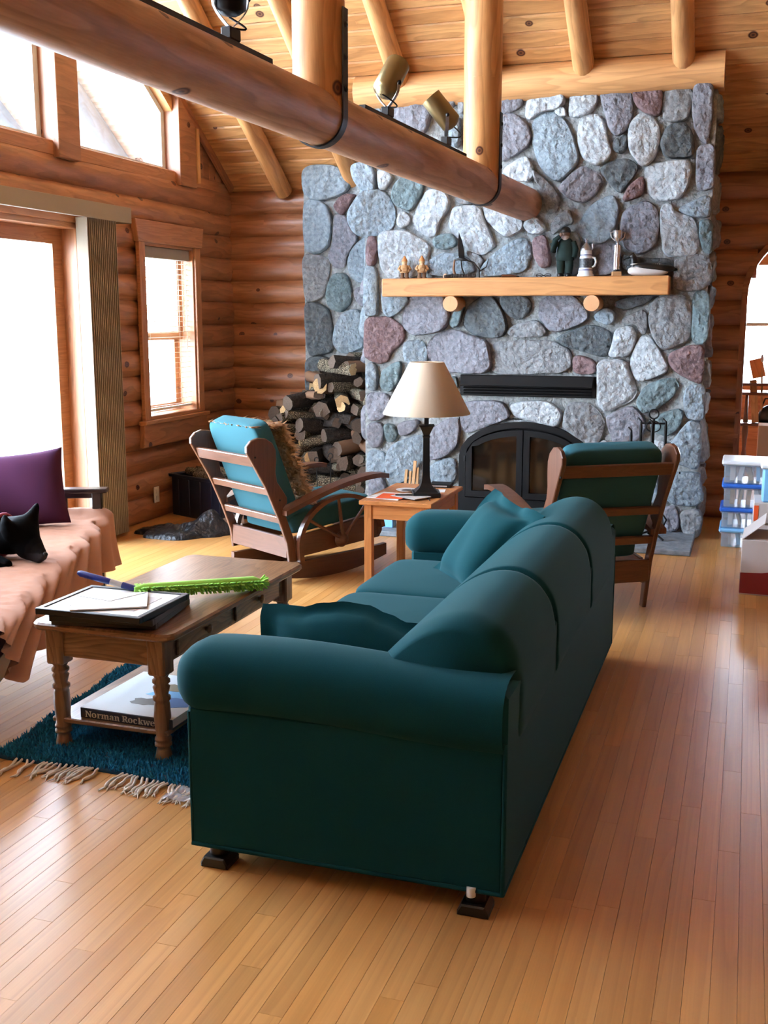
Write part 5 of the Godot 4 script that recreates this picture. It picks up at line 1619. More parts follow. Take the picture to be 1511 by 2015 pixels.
	for k in 26:
		var ang := TAU * k / 26.0
		var out: Vector3 = (side * cos(ang) + Vector3.UP * sin(ang) * 0.8 + dir * rr.randf_range(0.6, 1.6)).normalized()
		nub.tube([p1 - dir * 0.01, p1 + out * 0.030, p1 + out * 0.036], [0.004, 0.0034, 0.0015], 6, false)
	var nb := part(body, "fringe", nub, mats["lime"])
	nb.set_meta("kind", "stuff")
	# big book on the lower shelf
	var sh := 0.1145
	var c0 := on_floor(160, 1412, sh)
	var bk := thing("art_book", "large hardback book with pale blue cover and lettered navy spine on the lower shelf", "book")
	var bw := 0.36
	var bd := 0.40
	var bt := 0.036
	var bf := Transform3D(Basis(Vector3.UP, -0.02), c0 + Vector3(bw / 2.0, bt / 2.0, -bd / 2.0))
	part(bk, "pages", MB.new().box(bf, Vector3(bw - 0.012, bt - 0.006, bd - 0.008)), mats["paper"])
	part(bk, "back_cover", MB.new().box(bf * Transform3D(Basis(), Vector3(0, -bt / 2 + 0.0015, 0)), Vector3(bw, 0.003, bd)), mats["navy_cover"])
	var cov := part(bk, "front_cover", MB.new().box(bf * Transform3D(Basis(), Vector3(0, bt / 2 - 0.0015, 0)), Vector3(bw, 0.003, bd)), mats["paper"])
	part(bk, "spine", MB.new().box(bf * Transform3D(Basis(), Vector3(0, 0, bd / 2)), Vector3(bw, bt, 0.004), 0.0015), mats["navy_cover"])
	var cap := TextMesh.new()
	cap.text = "Norman Rockwell"
	var sf := SystemFont.new()
	sf.font_names = PackedStringArray(["Droid Serif"])
	sf.font_weight = 700
	cap.font = sf
	cap.font_size = 24
	cap.pixel_size = 0.0011
	cap.depth = 0.001
	var tx := part(bk, "lettering", cap, mats["silver_ink"])
	tx.transform = bf * Transform3D(Basis(), Vector3(-0.012, -0.002, bd / 2 + 0.0025))
	tx.scale = Vector3(1.25, 1.15, 1.0)
	# generic figures on the cover: flat blots of print
	var blot := [[Vector2(0.06, 0.02), 0.085, Color(0.45, 0.72, 0.90)], [Vector2(0.10, -0.06), 0.06, Color(0.30, 0.48, 0.72)], [Vector2(0.0, -0.08), 0.045, Color(0.36, 0.33, 0.28)], [Vector2(0.02, 0.07), 0.05, Color(0.50, 0.44, 0.30)], [Vector2(0.11, 0.09), 0.05, Color(0.20, 0.24, 0.36)], [Vector2(0.13, 0.01), 0.03, Color(0.75, 0.70, 0.62)]]
	for k in blot.size():
		var poly := []
		for j in 14:
			var an := TAU * j / 14.0
			poly.append(blot[k][0] + Vector2(cos(an) * 1.2, sin(an) * 0.8) * blot[k][1] * (0.7 + 0.4 * rr.randf()))
		part(cov, "print", MB.new().prism(poly, 0.0006, bf * Transform3D(Basis(Vector3(1, 0, 0), Vector3(0, 0, -1), Vector3(0, 1, 0)), Vector3(0, bt / 2 + 0.0004 + k * 0.0002, 0))), mat("print%d" % k, blot[k][2], 0.5))
	single("remote_tray", MB.new().bx(Vector3(-1.86, 0.114 + 0.008, -3.78), Vector3(0.14, 0.016, 0.05), 0.003), mats["black_plastic"], "slim black remote control on the coffee table's lower shelf", "remote")

func make_rug():
	var t := thing("rug", "teal blue shaggy rug with cream fringe under the coffee table", "rug")
	var x0 := -2.34
	var x1 := -1.25
	var z0 := -2.855
	var z1 := -3.86
	var wav := func(x: float): return z0 + 0.03 * (x - x0) - 0.012 * sin(x * 9.0)
	var left := func(z: float): return x0 - 0.10 * (z0 - z) + 0.008 * sin(z * 14.0)
	var m := MB.new()
	m.surf(func(u, v):
		var z: float = lerpf(wav.call(lerpf(x0, x1, u)), z1, v)
		var x: float = lerpf(left.call(z), x1, u)
		return Vector3(x, 0.012, z), 40, 30)
	m.surf(func(u, v):
		var z: float = wav.call(lerpf(x0, x1, u))
		var x: float = lerpf(left.call(z), x1, u)
		return Vector3(x, 0.012 * v, z), 40, 1)
	m.surf(func(u, v):
		var z: float = lerpf(z1, z0, u)
		return Vector3(left.call(z), 0.012 * v, z), 30, 1)
	part(t, "backing", m, mats["rug_back"])
	var rr := RandomNumberGenerator.new()
	rr.seed = 91
	var blade := MB.new()
	for k in 3:
		var a := TAU * k / 3.0
		var b := TAU * (k + 1) / 3.0
		blade.smooth(true).tri(Vector3(cos(b), 0, sin(b)) * 0.0042, Vector3(cos(a), 0, sin(a)) * 0.0042, Vector3(0.004, 0.016, 0.003))
	var mm := MultiMesh.new()
	mm.transform_format = MultiMesh.TRANSFORM_3D
	mm.use_colors = true
	mm.mesh = blade.done()
	var n := 26000
	mm.instance_count = n
	for k in n:
		var u := rr.randf()
		var z: float = lerpf(wav.call(lerpf(x0, x1, u)), z1, rr.randf())
		var x: float = lerpf(left.call(z), x1, u)
		mm.set_instance_transform(k, Transform3D(Basis(Vector3.UP, rr.randf() * TAU) * Basis(Vector3.RIGHT, rr.randf_range(-0.9, 0.9)) * Basis().scaled(Vector3.ONE * rr.randf_range(0.8, 1.3)), Vector3(x, 0.010, z)))
		var c := rr.randf_range(0.55, 1.25)
		mm.set_instance_color(k, Color(c, c, c * rr.randf_range(0.9, 1.1)))
	var pile := MultiMeshInstance3D.new()
	pile.name = "pile"
	pile.multimesh = mm
	pile.material_override = mats["pile"]
	pile.set_meta("kind", "stuff")
	t.add_child(pile)
	# fringe: knotted cords in loose bunches
	var xs := -2.24
	while xs < -1.40:
		if not (xs > -1.93 and xs < -1.86) and rr.randf() > 0.08:
			var z: float = wav.call(xs)
			var lean := rr.randf_range(-0.03, 0.02) - 0.02 * sin(xs * 12.0)
			var l := rr.randf_range(0.07, 0.105)
			var pts := []
			for k in 6:
				var s := k / 5.0
				pts.append(Vector3(xs + lean * s + 0.006 * sin(s * 6.0 + xs * 40.0), 0.010 - 0.005 * s, z + l * s))
			var cord := part(t, "tassel", MB.new().tube(pts, [0.0042, 0.0046, 0.0042, 0.0043, 0.0065, 0.0045], 7), mats["fringe"])
			for k in 3:
				var e: Vector3 = pts[5]
				part(cord, "strand", MB.new().tube([e, e + Vector3(rr.randf_range(-0.016, 0.016), -0.002, rr.randf_range(0.012, 0.026))], [0.0028, 0.0012], 5), mats["fringe"])
		xs += rr.randf_range(0.013, 0.024)
	base(t, Vector3(-1.8, 0, -3.35))
	# scrap of clear wrapping by the sofa
	var wp := on_floor(352, 1566)
	var nz := FastNoiseLite.new()
	nz.seed = 3
	nz.frequency = 22.0
	var wr := MB.new()
	wr.surf(func(u, v):
		var p := Vector3(lerpf(-0.035, 0.06, u), 0.0, lerpf(0.05, -0.05, v))
		return wp + p + Vector3(0, 0.012 + 0.016 * nz.get_noise_3dv(p), 0.3 * p.x * (v - 0.5)), 16, 14)
	single("plastic_wrap", wr, mat("wrap", Color(0.80, 0.82, 0.85), 0.22, {"alpha": 0.45}), "crumpled scrap of clear plastic wrap on the floor by the rug's fringe", "wrap")

# ---------- firewood and fireside things
func log_mesh(sides: int, rad: float, length: float, split: bool, r: RandomNumberGenerator) -> Array:
	# a billet along z: [bark, end]
	var ring := []
	for k in sides:
		var a := TAU * k / sides
		var q := rad * r.randf_range(0.82, 1.15)
		if split and sin(a) > 0.25: q *= 0.55
		ring.append(Vector2(cos(a), sin(a)) * q)
	var side := MB.new()
	side.smooth(true, 1)
	for k in sides:
		var a: Vector2 = ring[k]
		var b: Vector2 = ring[(k + 1) % sides]
		for s in 3:
			var z0 := -length / 2 + length * s / 3.0
			var z1 := z0 + length / 3.0
			side.quad(Vector3(a.x, a.y, z0), Vector3(b.x, b.y, z0), Vector3(b.x, b.y, z1), Vector3(a.x, a.y, z1))
	var end := MB.new()
	end.smooth(false)
	var far := MB.new()
	far.smooth(false)
	for k in sides:
		var a: Vector2 = ring[k] * 0.985
		var b: Vector2 = ring[(k + 1) % sides] * 0.985
		end.tri(Vector3(0, 0, length / 2), Vector3(a.x, a.y, length / 2), Vector3(b.x, b.y, length / 2), Vector2.ZERO, a, b)
		far.tri(Vector3(0, 0, -length / 2), Vector3(b.x, b.y, -length / 2), Vector3(a.x, a.y, -length / 2), Vector2.ZERO, b, a)
	return [side.done(), end.done(), far.done()]

func make_firewood():
	var r := RandomNumberGenerator.new()
	r.seed = 515
	var kinds := []
	for k in 10: kinds.append(log_mesh(r.randi_range(6, 9), 1.0, 1.0, k % 3 != 0, r))
	var outline := PackedVector2Array([Vector2(520, 858), Vector2(560, 806), Vector2(606, 772), Vector2(632, 742), Vector2(655, 722), Vector2(690, 712), Vector2(725, 700), Vector2(730, 960), Vector2(640, 960), Vector2(560, 940), Vector2(520, 900)])
	var spots := []
	for layer in 3:
		var z: float = [-7.62, -7.82, -7.98][layer]
		var placed := []
		for k in 900:
			var px := Vector2(r.randf_range(510, 730), r.randf_range(695, 965))
			if not Geometry2D.is_point_in_polygon(px, outline): continue
			var p := on_z(px.x, px.y, z)
			if layer > 0: p.y += 0.01
			var ok := true
			for o in placed:
				if p.distance_to(o) < 0.086: ok = false
			if ok: placed.append(p)
		for p in placed: spots.append([p, layer])
	for s in spots:
		var p: Vector3 = s[0]
		if p.x < WALL_X + 0.35 or p.y < 0.06: continue
		var yaw := r.randf_range(-0.75, 0.75) if r.randf() < 0.75 else r.randf_range(0.9, 1.5) * (1.0 if r.randf() < 0.5 else -1.0)
		var pitch_ := r.randf_range(-0.15, 0.15)
		var rad := r.randf_range(0.042, 0.066)
		var len_ := r.randf_range(0.28, 0.36)
		if absf(yaw) > 0.8 and p.x > -2.85: yaw *= 0.3
		if s[1] > 0: len_ *= 0.7
		var kind: Array = kinds[r.randi_range(0, kinds.size() - 1)]
		var lich := r.randf() < 0.55
		var pale := r.randf() < 0.16
		var lab := ("thick " if rad > 0.054 else "slim ") + ("lichen-speckled" if lich else "dark-barked") + " log " + ("with pale sawn end " if pale else "with grey end ") + ("lying crosswise " if absf(yaw) > 0.6 else "end-on ") + ("near the top of" if p.y > 0.85 else "halfway up" if p.y > 0.5 else "low in") + " the firewood heap"
		var t := thing("firewood_log", lab, "log", p - Vector3(0, 0, len_ * 0.45 * cos(yaw)) + Vector3(0, 0, 0.05), yaw, "firewood heaped beside the stone chimney")
		var b := Basis(Vector3.RIGHT, pitch_) * Basis(Vector3(0, 0, 1), r.randf() * TAU) * Basis().scaled(Vector3(rad, rad, len_))
		var o := part(t, "bark", kind[0], mats["bark_lichen"] if lich else (mats["bark"] if r.randf() < 0.6 else mats["split"]))
		o.transform.basis = b
		var e := part(t, "cut_end", kind[1], mats["log_end"] if pale else mats["log_end_grey"])
		e.transform.basis = b
		var e2 := part(t, "cut_end", kind[2], mats["log_end_grey"])
		e2.transform.basis = b
	# two slim branches poking out at the side of the heap
	for q in [[523, 852, 560, 825], [545, 857, 575, 840]]:
		var a := on_z(q[0], q[1], -7.50)
		var b := on_z(q[2], q[3], -7.70)
		var t := thing("branch_log", "slim round branch poking out of the firewood heap by the log wall", "log", a, 0.0, "slim branches in the firewood heap")
		part(t, "bark", MB.new().tube([Vector3.ZERO, (b - a) * 1.6], [0.024, 0.026], 12, false), mats["bark"])
		var nn := (a - b).normalized()
		part(t, "cut_end", MB.new().lathe([[0.0235, 0.0], [0.0, 0.002]], 12, Transform3D(Basis(nn.cross(Vector3.UP).normalized(), nn, nn.cross(Vector3.UP).normalized().cross(nn)), Vector3.ZERO)), mats["log_end"])
	# wire loops of a log rack in front of the heap
	var rk := thing("log_rack", "thin black iron log rack with curled ends in front of the heap", "rack")
	for q in [[623, 905], [650, 897]]:
		var p := on_z(q[0], q[1], -7.30)
		var pts := [Vector3(p.x + 0.0, 0.0, p.z)]
		pts.append(Vector3(p.x, p.y - 0.03, p.z))
		for k in 10:
			var a := -PI / 2 + TAU * 0.85 * k / 9.0
			pts.append(p + Vector3(sin(a + PI / 2) * 0.018 - 0.0, -cos(a + PI / 2) * 0.018 + 0.0, 0))
		part(rk, "upright", MB.new().tube(pts, 0.004, 8), mats["iron"])
	part(rk, "bar", MB.new().tube([on_z(623, 990, -7.30), on_z(650, 990, -7.30)], 0.005, 8), mats["iron"])
	# kindling
	for q in [[797, 952, 800, 924, 0.020], [806, 952, 808, 927, 0.016], [812, 952, 817, 907, 0.022], [823, 950, 822, 920, 0.018], [829, 952, 833, 928, 0.014]]:
		var top := on_z(q[2], q[3], -7.385)
		var low := Vector3(on_z(q[0], q[1], -7.33).x, 0.037, -7.27)
		var nth: String = {924: "short", 927: "narrow", 907: "tallest", 920: "second tallest", 928: "thinnest"}[q[3]]
		single("kindling_stick", mb().bar(low, top, q[4], 0.012, 0.001, Vector3.BACK), mats["bare_wood"], nth + " pale split kindling stick leaning on the chimney behind the end table", "stick", "kindling sticks leaning on the chimney")
	# storage tote with logs
	var tp := on_floor(338, 1016)
	var base_p := Vector3(-3.72, 0, -7.17)
	var t := thing("storage_tote", "navy blue plastic tote filled with short birch logs under the window", "tote", base_p, -0.42)
	var wall := MB.new()
	for s in [[0.0, 0.19, 0.56, 0.02], [0.0, -0.19, 0.56, 0.02], [0.27, 0.0, 0.02, 0.36], [-0.27, 0.0, 0.02, 0.36]]:
		wall.bx(Vector3(s[0], 0.155, s[1]), Vector3(s[2], 0.31, s[3]), 0.004)
	wall.bx(Vector3(0, 0.008, 0), Vector3(0.54, 0.016, 0.38))
	part(t, "body", wall, mats["navy_plastic"])
	var rim := MB.new()
	for s in [[0.0, 0.205, 0.62, 0.03], [0.0, -0.205, 0.62, 0.03], [0.295, 0.0, 0.03, 0.38], [-0.295, 0.0, 0.03, 0.38]]: rim.bx(Vector3(s[0], 0.302, s[1]), Vector3(s[2], 0.022, s[3]), 0.004)
	part(t, "rim", rim, mats["navy_plastic"])
	for k in 4: part(t, "rib", MB.new().bx(Vector3(-0.2 + k * 0.13, 0.15, 0.203), Vector3(0.014, 0.26, 0.008), 0.003), mats["navy_plastic"])
	var lid := single("tote_lid", cushion(Vector3.ZERO, Vector3(0.60, 0.035, 0.42), 0.15, 28, 10), mats["navy_plastic"], "navy plastic tote lid propped upright behind the log-filled tote", "lid")
	lid.transform = Transform3D(Basis(Vector3.UP, -0.42) * Basis(Vector3.RIGHT, 1.25), base_p + Basis(Vector3.UP, -0.42) * Vector3(-0.03, 0.265, -0.255))
	for k in 7:
		var kk: Array = kinds[k]
		var at := base_p + Basis(Vector3.UP, -0.42) * Vector3(-0.19 + 0.065 * k, 0.30 + 0.03 * (k % 3), [-0.05, 0.06, 0.0, 0.09, -0.07, 0.05, 0.02][k])
		var l := thing("birch_log", "short mottled birch log lying in the navy tote", "log", at, -0.42 + [1.3, 1.6, 1.1, 1.5, 1.8, 1.4, 1.2][k], "birch logs in the navy tote")
		for j in 3:
			var o := part(l, ["bark", "cut_end", "cut_end"][j], kk[j], [mats["bark_lichen"], mats["log_end"], mats["log_end"]][j])
			o.transform.basis = Basis().scaled(Vector3(0.038, 0.038, 0.26))
	single("cardboard_piece", MB.new().box(Transform3D(Basis(Vector3.UP, 0.5) * Basis(Vector3.RIGHT, 0.25), on_floor(458, 1028) + Vector3(0, 0.035, 0)), Vector3(0.16, 0.004, 0.2)), mats["card"], "small flat piece of cardboard tipped up behind the rocking chair", "cardboard")
	# crumpled black bag on the floor
	var bc := on_floor(362, 1052)
	var nz := FastNoiseLite.new()
	nz.seed = 31
	nz.frequency = 5.5
	var rdg := FastNoiseLite.new()
	rdg.seed = 32
	rdg.frequency = 3.2
	rdg.fractal_type = FastNoiseLite.FRACTAL_RIDGED
	rdg.fractal_octaves = 3
	var right := Vector3(cos(YAW), 0, -sin(YAW))
	var fwd := Vector3(-sin(YAW), 0, -cos(YAW))
	var bag := MB.new()
	bag.surf(func(u, v):
		var a: float = u * TAU
		var q: float = v
		var wob := 1.0 + 0.16 * sin(a * 3.0 + 0.6) + 0.07 * sin(a * 7.0)
		var x := cos(a) * 0.335 * q * wob
		var y := sin(a) * 0.17 * q * wob
		var p := Vector3(x, 0, y)
		var hgt := 0.0
		if q < 0.98:
			hgt = 0.045 * pow(1.0 - q * q, 0.35) + (0.03 * nz.get_noise_3dv(p) + 0.03 * (rdg.get_noise_3dv(p * 1.5) + 0.2)) * pow(1.0 - q, 0.4)
			hgt += 0.17 * exp(-pow((x - 0.20) / 0.10, 2.0) - pow((y - 0.06) / 0.075, 2.0)) * (1.0 - q * q)
			hgt = maxf(hgt, 0.004)
		return bc + right * x + fwd * y + Vector3(0, hgt, 0), 72, 36, true)
	single("black_bag", bag, mats["tarp"], "crumpled empty black plastic bag on the floor by the blind", "bag")
	# fire tools
	var tl := thing("fire_tools", "black iron fireplace tool set on a stand with a ring handle", "fire tools")
	var sp := on_z(1283, 900, -7.12)
	var iron: Material = mats["iron"]
	var top_y := on_z(1283, 824, -7.12).y
	var fy := 0.037
	var ft := MB.new().tube([Vector3(sp.x, fy + 0.03, sp.z), Vector3(sp.x, top_y, sp.z)], 0.009, 10)
	part(tl, "pole", ft, iron)
	for k in 3:
		var a := TAU * k / 3.0 + 0.5
		part(tl, "foot", MB.new().tube([Vector3(sp.x, fy + 0.05, sp.z), Vector3(sp.x + cos(a) * 0.06, fy + 0.035, sp.z + sin(a) * 0.06), Vector3(sp.x + cos(a) * 0.11, fy + 0.006, sp.z + sin(a) * 0.11)], 0.007, 8), iron)
	var ring := []
	for k in 17: ring.append(Vector3(sp.x + sin(TAU * k / 16.0) * 0.030, top_y + 0.030 - cos(TAU * k / 16.0) * 0.030, sp.z))
	part(tl, "ring_handle", MB.new().tube(ring, 0.005, 8, false), iron)
	var cy := on_z(1283, 833, -7.12).y
	part(tl, "crossbar", MB.new().tube([Vector3(sp.x - 0.085, cy, sp.z), Vector3(sp.x + 0.085, cy, sp.z)], 0.006, 8), iron)
	part(tl, "crossbar", MB.new().tube([Vector3(sp.x, cy, sp.z - 0.08), Vector3(sp.x, cy, sp.z + 0.08)], 0.006, 8), iron)
	var scroll := []
	for k in 21: scroll.append(Vector3(sp.x + sin(TAU * k / 20.0) * 0.045, cy - 0.02 - cos(TAU * k / 20.0) * 0.035, sp.z + 0.01))
	part(tl, "scroll", MB.new().tube(scroll, 0.004, 8, false), iron)
	var ends := [Vector3(-0.078, 0, 0), Vector3(0.078, 0, 0.0), Vector3(0.0, 0, 0.075), Vector3(-0.135, -0.06, 0.03)]
	for k in 4:
		var e: Vector3 = Vector3(sp.x, cy, sp.z) + ends[k]
		var bot := 0.12 + 0.03 * k
		var tool := part(tl, ["poker", "tongs", "shovel", "brush"][k], MB.new().tube([e + Vector3(-0.02, 0.035, 0), e + Vector3(0.0, 0.012, 0), e + Vector3(0, -0.02, 0.008), Vector3(e.x, bot + 0.04, e.z + 0.008)], [0.004, 0.006, 0.010, 0.007], 8), iron)
		match k:
			0: part(tool, "hook", MB.new().tube([Vector3(e.x, bot + 0.04, e.z + 0.008), Vector3(e.x, bot, e.z + 0.008), Vector3(e.x + 0.03, bot + 0.02, e.z + 0.02)], [0.006, 0.005, 0.002], 8), iron)
			1: part(tool, "jaw", MB.new().tube([Vector3(e.x, bot + 0.06, e.z), Vector3(e.x + 0.03, bot + 0.02, e.z + 0.01), Vector3(e.x + 0.01, bot - 0.03, e.z + 0.02)], 0.006, 8), iron)
			2: part(tool, "blade", MB.new().box(Transform3D(Basis(Vector3.RIGHT, -0.2), Vector3(e.x, bot, e.z + 0.012)), Vector3(0.09, 0.13, 0.004), 0.001), iron)
			3: part(tool, "bristles", MB.new().lathe([[0.0, 0.0], [0.03, 0.0], [0.026, 0.09], [0.012, 0.11], [0.0, 0.11]], 14, Transform3D(Basis(), Vector3(e.x, bot - 0.05, e.z + 0.008))), mats["black_plastic"])
	# blue log carrier and paper on the hearth, glimpsed between the table legs
	single("blue_box", MB.new().bx(Vector3(on_floor(781, 1035).x, 0.10, -6.98), Vector3(0.10, 0.12, 0.08), 0.004), mats["pale_blue_plastic"], "small light blue carton on the hearth seen past the end table leg", "box").position.y = -0.003

# ---------- mantel ornaments
func make_ornaments():
	var y := MANTEL_Y
	var z := -7.36
	var gn := [[796, "pale carved wooden gnome with a basket, at the end of the mantel", 0.0], [830, "pale carved wooden gnome in an apron on the mantel beside another gnome", 0.5]]
	for q in gn:
		var p := on_z(q[0], 548, z)
		var t := thing("carved_gnome", q[1], "figurine", Vector3(p.x, y, z), 0.3, "carved gnomes on the mantel")
		for s in [-1.0, 1.0]: part(t, "leg", MB.new().lathe([[0.0, 0.0], [0.017, 0.0], [0.016, 0.012], [0.012, 0.016], [0.013, 0.045], [0.0, 0.045]], 12, Transform3D(Basis(), Vector3(s * 0.016, 0, 0))), mats["split"])
		part(t, "coat", MB.new().lathe([[0.0, 0.04], [0.032, 0.042], [0.034, 0.06], [0.028, 0.085], [0.018, 0.098], [0.0, 0.10]], 16), mats["bare_wood"])
		for s in [-1.0, 1.0]: part(t, "arm", MB.new().tube([Vector3(s * 0.026, 0.088, 0), Vector3(s * 0.040, 0.066, 0.008), Vector3(s * 0.026, 0.055, 0.03)], [0.010, 0.010, 0.008], 10), mats["bare_wood"])
		part(t, "head", MB.new().lathe([[0.0, 0.092], [0.016, 0.098], [0.019, 0.112], [0.015, 0.124], [0.0, 0.128]], 14), mats["log_end"])
		part(t, "hat", MB.new().lathe([[0.022, 0.118], [0.021, 0.124], [0.012, 0.142], [0.004, 0.156], [0.0, 0.158]], 14), mats["honey"])
		part(t, "beard", MB.new().lathe([[0.0, 0.078], [0.010, 0.088], [0.014, 0.104], [0.0, 0.108]], 10, Transform3D(Basis(), Vector3(0, 0, 0.012))), mats["fur_light"])
		part(t, "basket", MB.new().bx(Vector3(0, 0.062, 0.032), Vector3(0.034, 0.024, 0.018), 0.003), mats["bare_wood"])
	# driftwood piece with a dark feather
	var dp := on_z(905, 545, z)
	var t := thing("driftwood_bird", "driftwood ornament of twigs with one upright black feather", "ornament", Vector3(dp.x, y, z))
	part(t, "base", MB.new().tube([Vector3(-0.11, 0.014, 0.01), Vector3(-0.04, 0.018, 0), Vector3(0.03, 0.012, 0.01), Vector3(0.11, 0.020, 0)], [0.010, 0.016, 0.013, 0.014], 10, true, 0.2, 4), mats["bark"])
	part(t, "twig", MB.new().tube([Vector3(-0.035, 0.015, 0), Vector3(-0.045, 0.06, 0.004), Vector3(-0.04, 0.125, 0)], [0.010, 0.009, 0.006], 9), mats["split"])
	part(t, "twig", MB.new().tube([Vector3(0.03, 0.02, 0), Vector3(0.012, 0.07, 0), Vector3(0.005, 0.13, 0)], [0.006, 0.005, 0.004], 8), mats["bark"])
	part(t, "body", MB.new().tube([Vector3(-0.045, 0.122, 0), Vector3(-0.01, 0.130, 0), Vector3(0.03, 0.126, 0.004), Vector3(0.06, 0.118, 0)], [0.003, 0.010, 0.012, 0.002], 10), mats["black_plastic"])
	part(t, "feather", MB.new().prism([Vector2(0.0, 0.12), Vector2(0.03, 0.125), Vector2(0.028, 0.18), Vector2(0.012, 0.25), Vector2(-0.012, 0.31), Vector2(-0.016, 0.22), Vector2(-0.012, 0.15)], 0.004, Transform3D(Basis(Vector3.UP, 0.3), Vector3(0.0, 0.0, 0.0))), mats["black_plastic"])
	var tw := thing("twig_scrap", "bent grey twig arching beside the feather ornament on the mantel", "twig", Vector3(dp.x + 0.03, y, z - 0.02))
	part(tw, "stem", MB.new().tube([Vector3(0.0, 0.125, 0), Vector3(0.06, 0.105, 0), Vector3(0.10, 0.06, 0.0), Vector3(0.105, 0.004, 0.01)], [0.004, 0.006, 0.006, 0.004], 8), mats["bark"])
	part(tw, "spur", MB.new().tube([Vector3(0.10, 0.045, 0), Vector3(0.15, 0.075, 0), Vector3(0.165, 0.13, 0)], [0.005, 0.004, 0.002], 8), mats["bark"])
	single("pine_cone", MB.new().lathe([[0.0, 0.0], [0.014, 0.004], [0.017, 0.014], [0.012, 0.028], [0.0, 0.036]], 10, Transform3D(Basis(), Vector3(dp.x - 0.165 + 0.06, y, z))), mats["fur_light"], "tiny pale cone between the gnomes and the feather ornament", "cone")
	var kn := on_z(1003, 541, z)
	var pk := thing("pocket_knife", "dark folded pocket knife lying on the middle of the mantel", "knife", Vector3(kn.x, y, z), 0.2)
	part(pk, "handle", MB.new().tube([Vector3(-0.055, 0.011, 0), Vector3(0, 0.012, 0), Vector3(0.045, 0.008, 0)], [0.011, 0.011, 0.007], 10), mats["maple_dark"])
	part(pk, "bolster", MB.new().tube([Vector3(0.045, 0.008, 0), Vector3(0.065, 0.006, 0)], [0.006, 0.004], 8), mats["black_plastic"])
	var gl := on_z(1070, 539, z)
	var gs := thing("eyeglasses", "folded black eyeglasses lying on the mantel beside the green figurine", "eyeglasses", Vector3(gl.x, y, z))
	for s in [-1.0, 1.0]:
		var o := []
		for k in 13: o.append(Vector3(s * 0.028 + cos(TAU * k / 12.0) * 0.022, 0.012 + sin(TAU * k / 12.0) * 0.011, 0.01))
		part(gs, "rim", MB.new().tube(o, 0.0025, 6, false), mats["black_plastic"])
		part(gs, "temple", MB.new().tube([Vector3(s * 0.05, 0.014, 0.01), Vector3(s * -0.03, 0.008, -0.012)], 0.0022, 6), mats["black_plastic"])
	part(gs, "bridge", MB.new().tube([Vector3(-0.007, 0.014, 0.01), Vector3(0.007, 0.014, 0.01)], 0.0025, 6), mats["black_plastic"])
	# man in a green coat
	var gp := on_z(1111, 537, z)
	var g := thing("green_figurine", "bearded wooden figurine in a dark green coat and cap, hand raised", "figurine", Vector3(gp.x, y, z))
	var green := mat("green_coat", Color(0.035, 0.13, 0.11), 0.9)
	var skin := mat("figure_skin", Color(0.52, 0.40, 0.34), 0.7)
	for s in [-1.0, 1.0]:
		part(g, "boot", MB.new().lathe([[0.0, 0.0], [0.022, 0.0], [0.024, 0.010], [0.018, 0.024], [0.0, 0.03]], 12, Transform3D(Basis().scaled(Vector3(1, 1, 1.5)), Vector3(s * 0.026, 0, 0.008))), mats["black_plastic"])
		part(g, "trouser_leg", MB.new().tube([Vector3(s * 0.026, 0.018, 0), Vector3(s * 0.028, 0.07, 0), Vector3(s * 0.026, 0.125, 0)], [0.021, 0.028, 0.028], 14), green)
	part(g, "coat", MB.new().lathe([[0.0, 0.105], [0.060, 0.108], [0.062, 0.13], [0.054, 0.19], [0.050, 0.225], [0.036, 0.248], [0.0, 0.255]], 20, Transform3D(Basis().scaled(Vector3(1, 1, 0.7)), Vector3.ZERO)), green)
	part(g, "sleeve", MB.new().tube([Vector3(-0.048, 0.225, 0), Vector3(-0.080, 0.205, 0.012), Vector3(-0.075, 0.17, 0.03), Vector3(-0.060, 0.24, 0.045), Vector3(-0.03, 0.262, 0.045)], [0.022, 0.024, 0.022, 0.018, 0.015], 12), green)
	part(g, "sleeve", MB.new().tube([Vector3(0.048, 0.225, 0), Vector3(0.068, 0.18, 0.006), Vector3(0.062, 0.125, 0.018)], [0.022, 0.021, 0.017], 12), green)
	part(g, "hand", MB.new().lathe([[0.0, -0.012], [0.011, 0.0], [0.010, 0.012], [0.0, 0.018]], 10, Transform3D(Basis(), Vector3(-0.024, 0.268, 0.046))), skin)
	part(g, "head", MB.new().lathe([[0.0, 0.243], [0.022, 0.25], [0.029, 0.272], [0.026, 0.292], [0.0, 0.305]], 16), skin)
	part(g, "beard", MB.new().lathe([[0.0, 0.215], [0.012, 0.225], [0.024, 0.252], [0.024, 0.266], [0.0, 0.27]], 12, Transform3D(Basis(), Vector3(0, 0, 0.012))), mats["card_grey"])
	var cap := part(g, "cap", MB.new().lathe([[0.031, 0.287], [0.033, 0.295], [0.028, 0.315], [0.014, 0.325], [0.0, 0.326]], 16), mats["black_plastic"])
	part(cap, "peak", MB.new().prism([Vector2(-0.03, 0.0), Vector2(0.03, 0.0), Vector2(0.022, 0.025), Vector2(-0.022, 0.025)], 0.004, Transform3D(Basis(Vector3.RIGHT, PI / 2), Vector3(-0.002, 0.290, 0.02))), mats["black_plastic"])
	# lidded stein
	var sp := on_z(1152, 536, z)
	var st := thing("beer_stein", "white and blue ceramic beer stein with pewter lid on the mantel", "stein", Vector3(sp.x, y, z), -0.2)
	part(st, "body", MB.new().lathe([[0.0, 0.0], [0.055, 0.0], [0.055, 0.012], [0.048, 0.022], [0.048, 0.045], [0.043, 0.055], [0.042, 0.125], [0.038, 0.135], [0.037, 0.165], [0.034, 0.172], [0.0, 0.172]], 28), mats["white_plastic"])
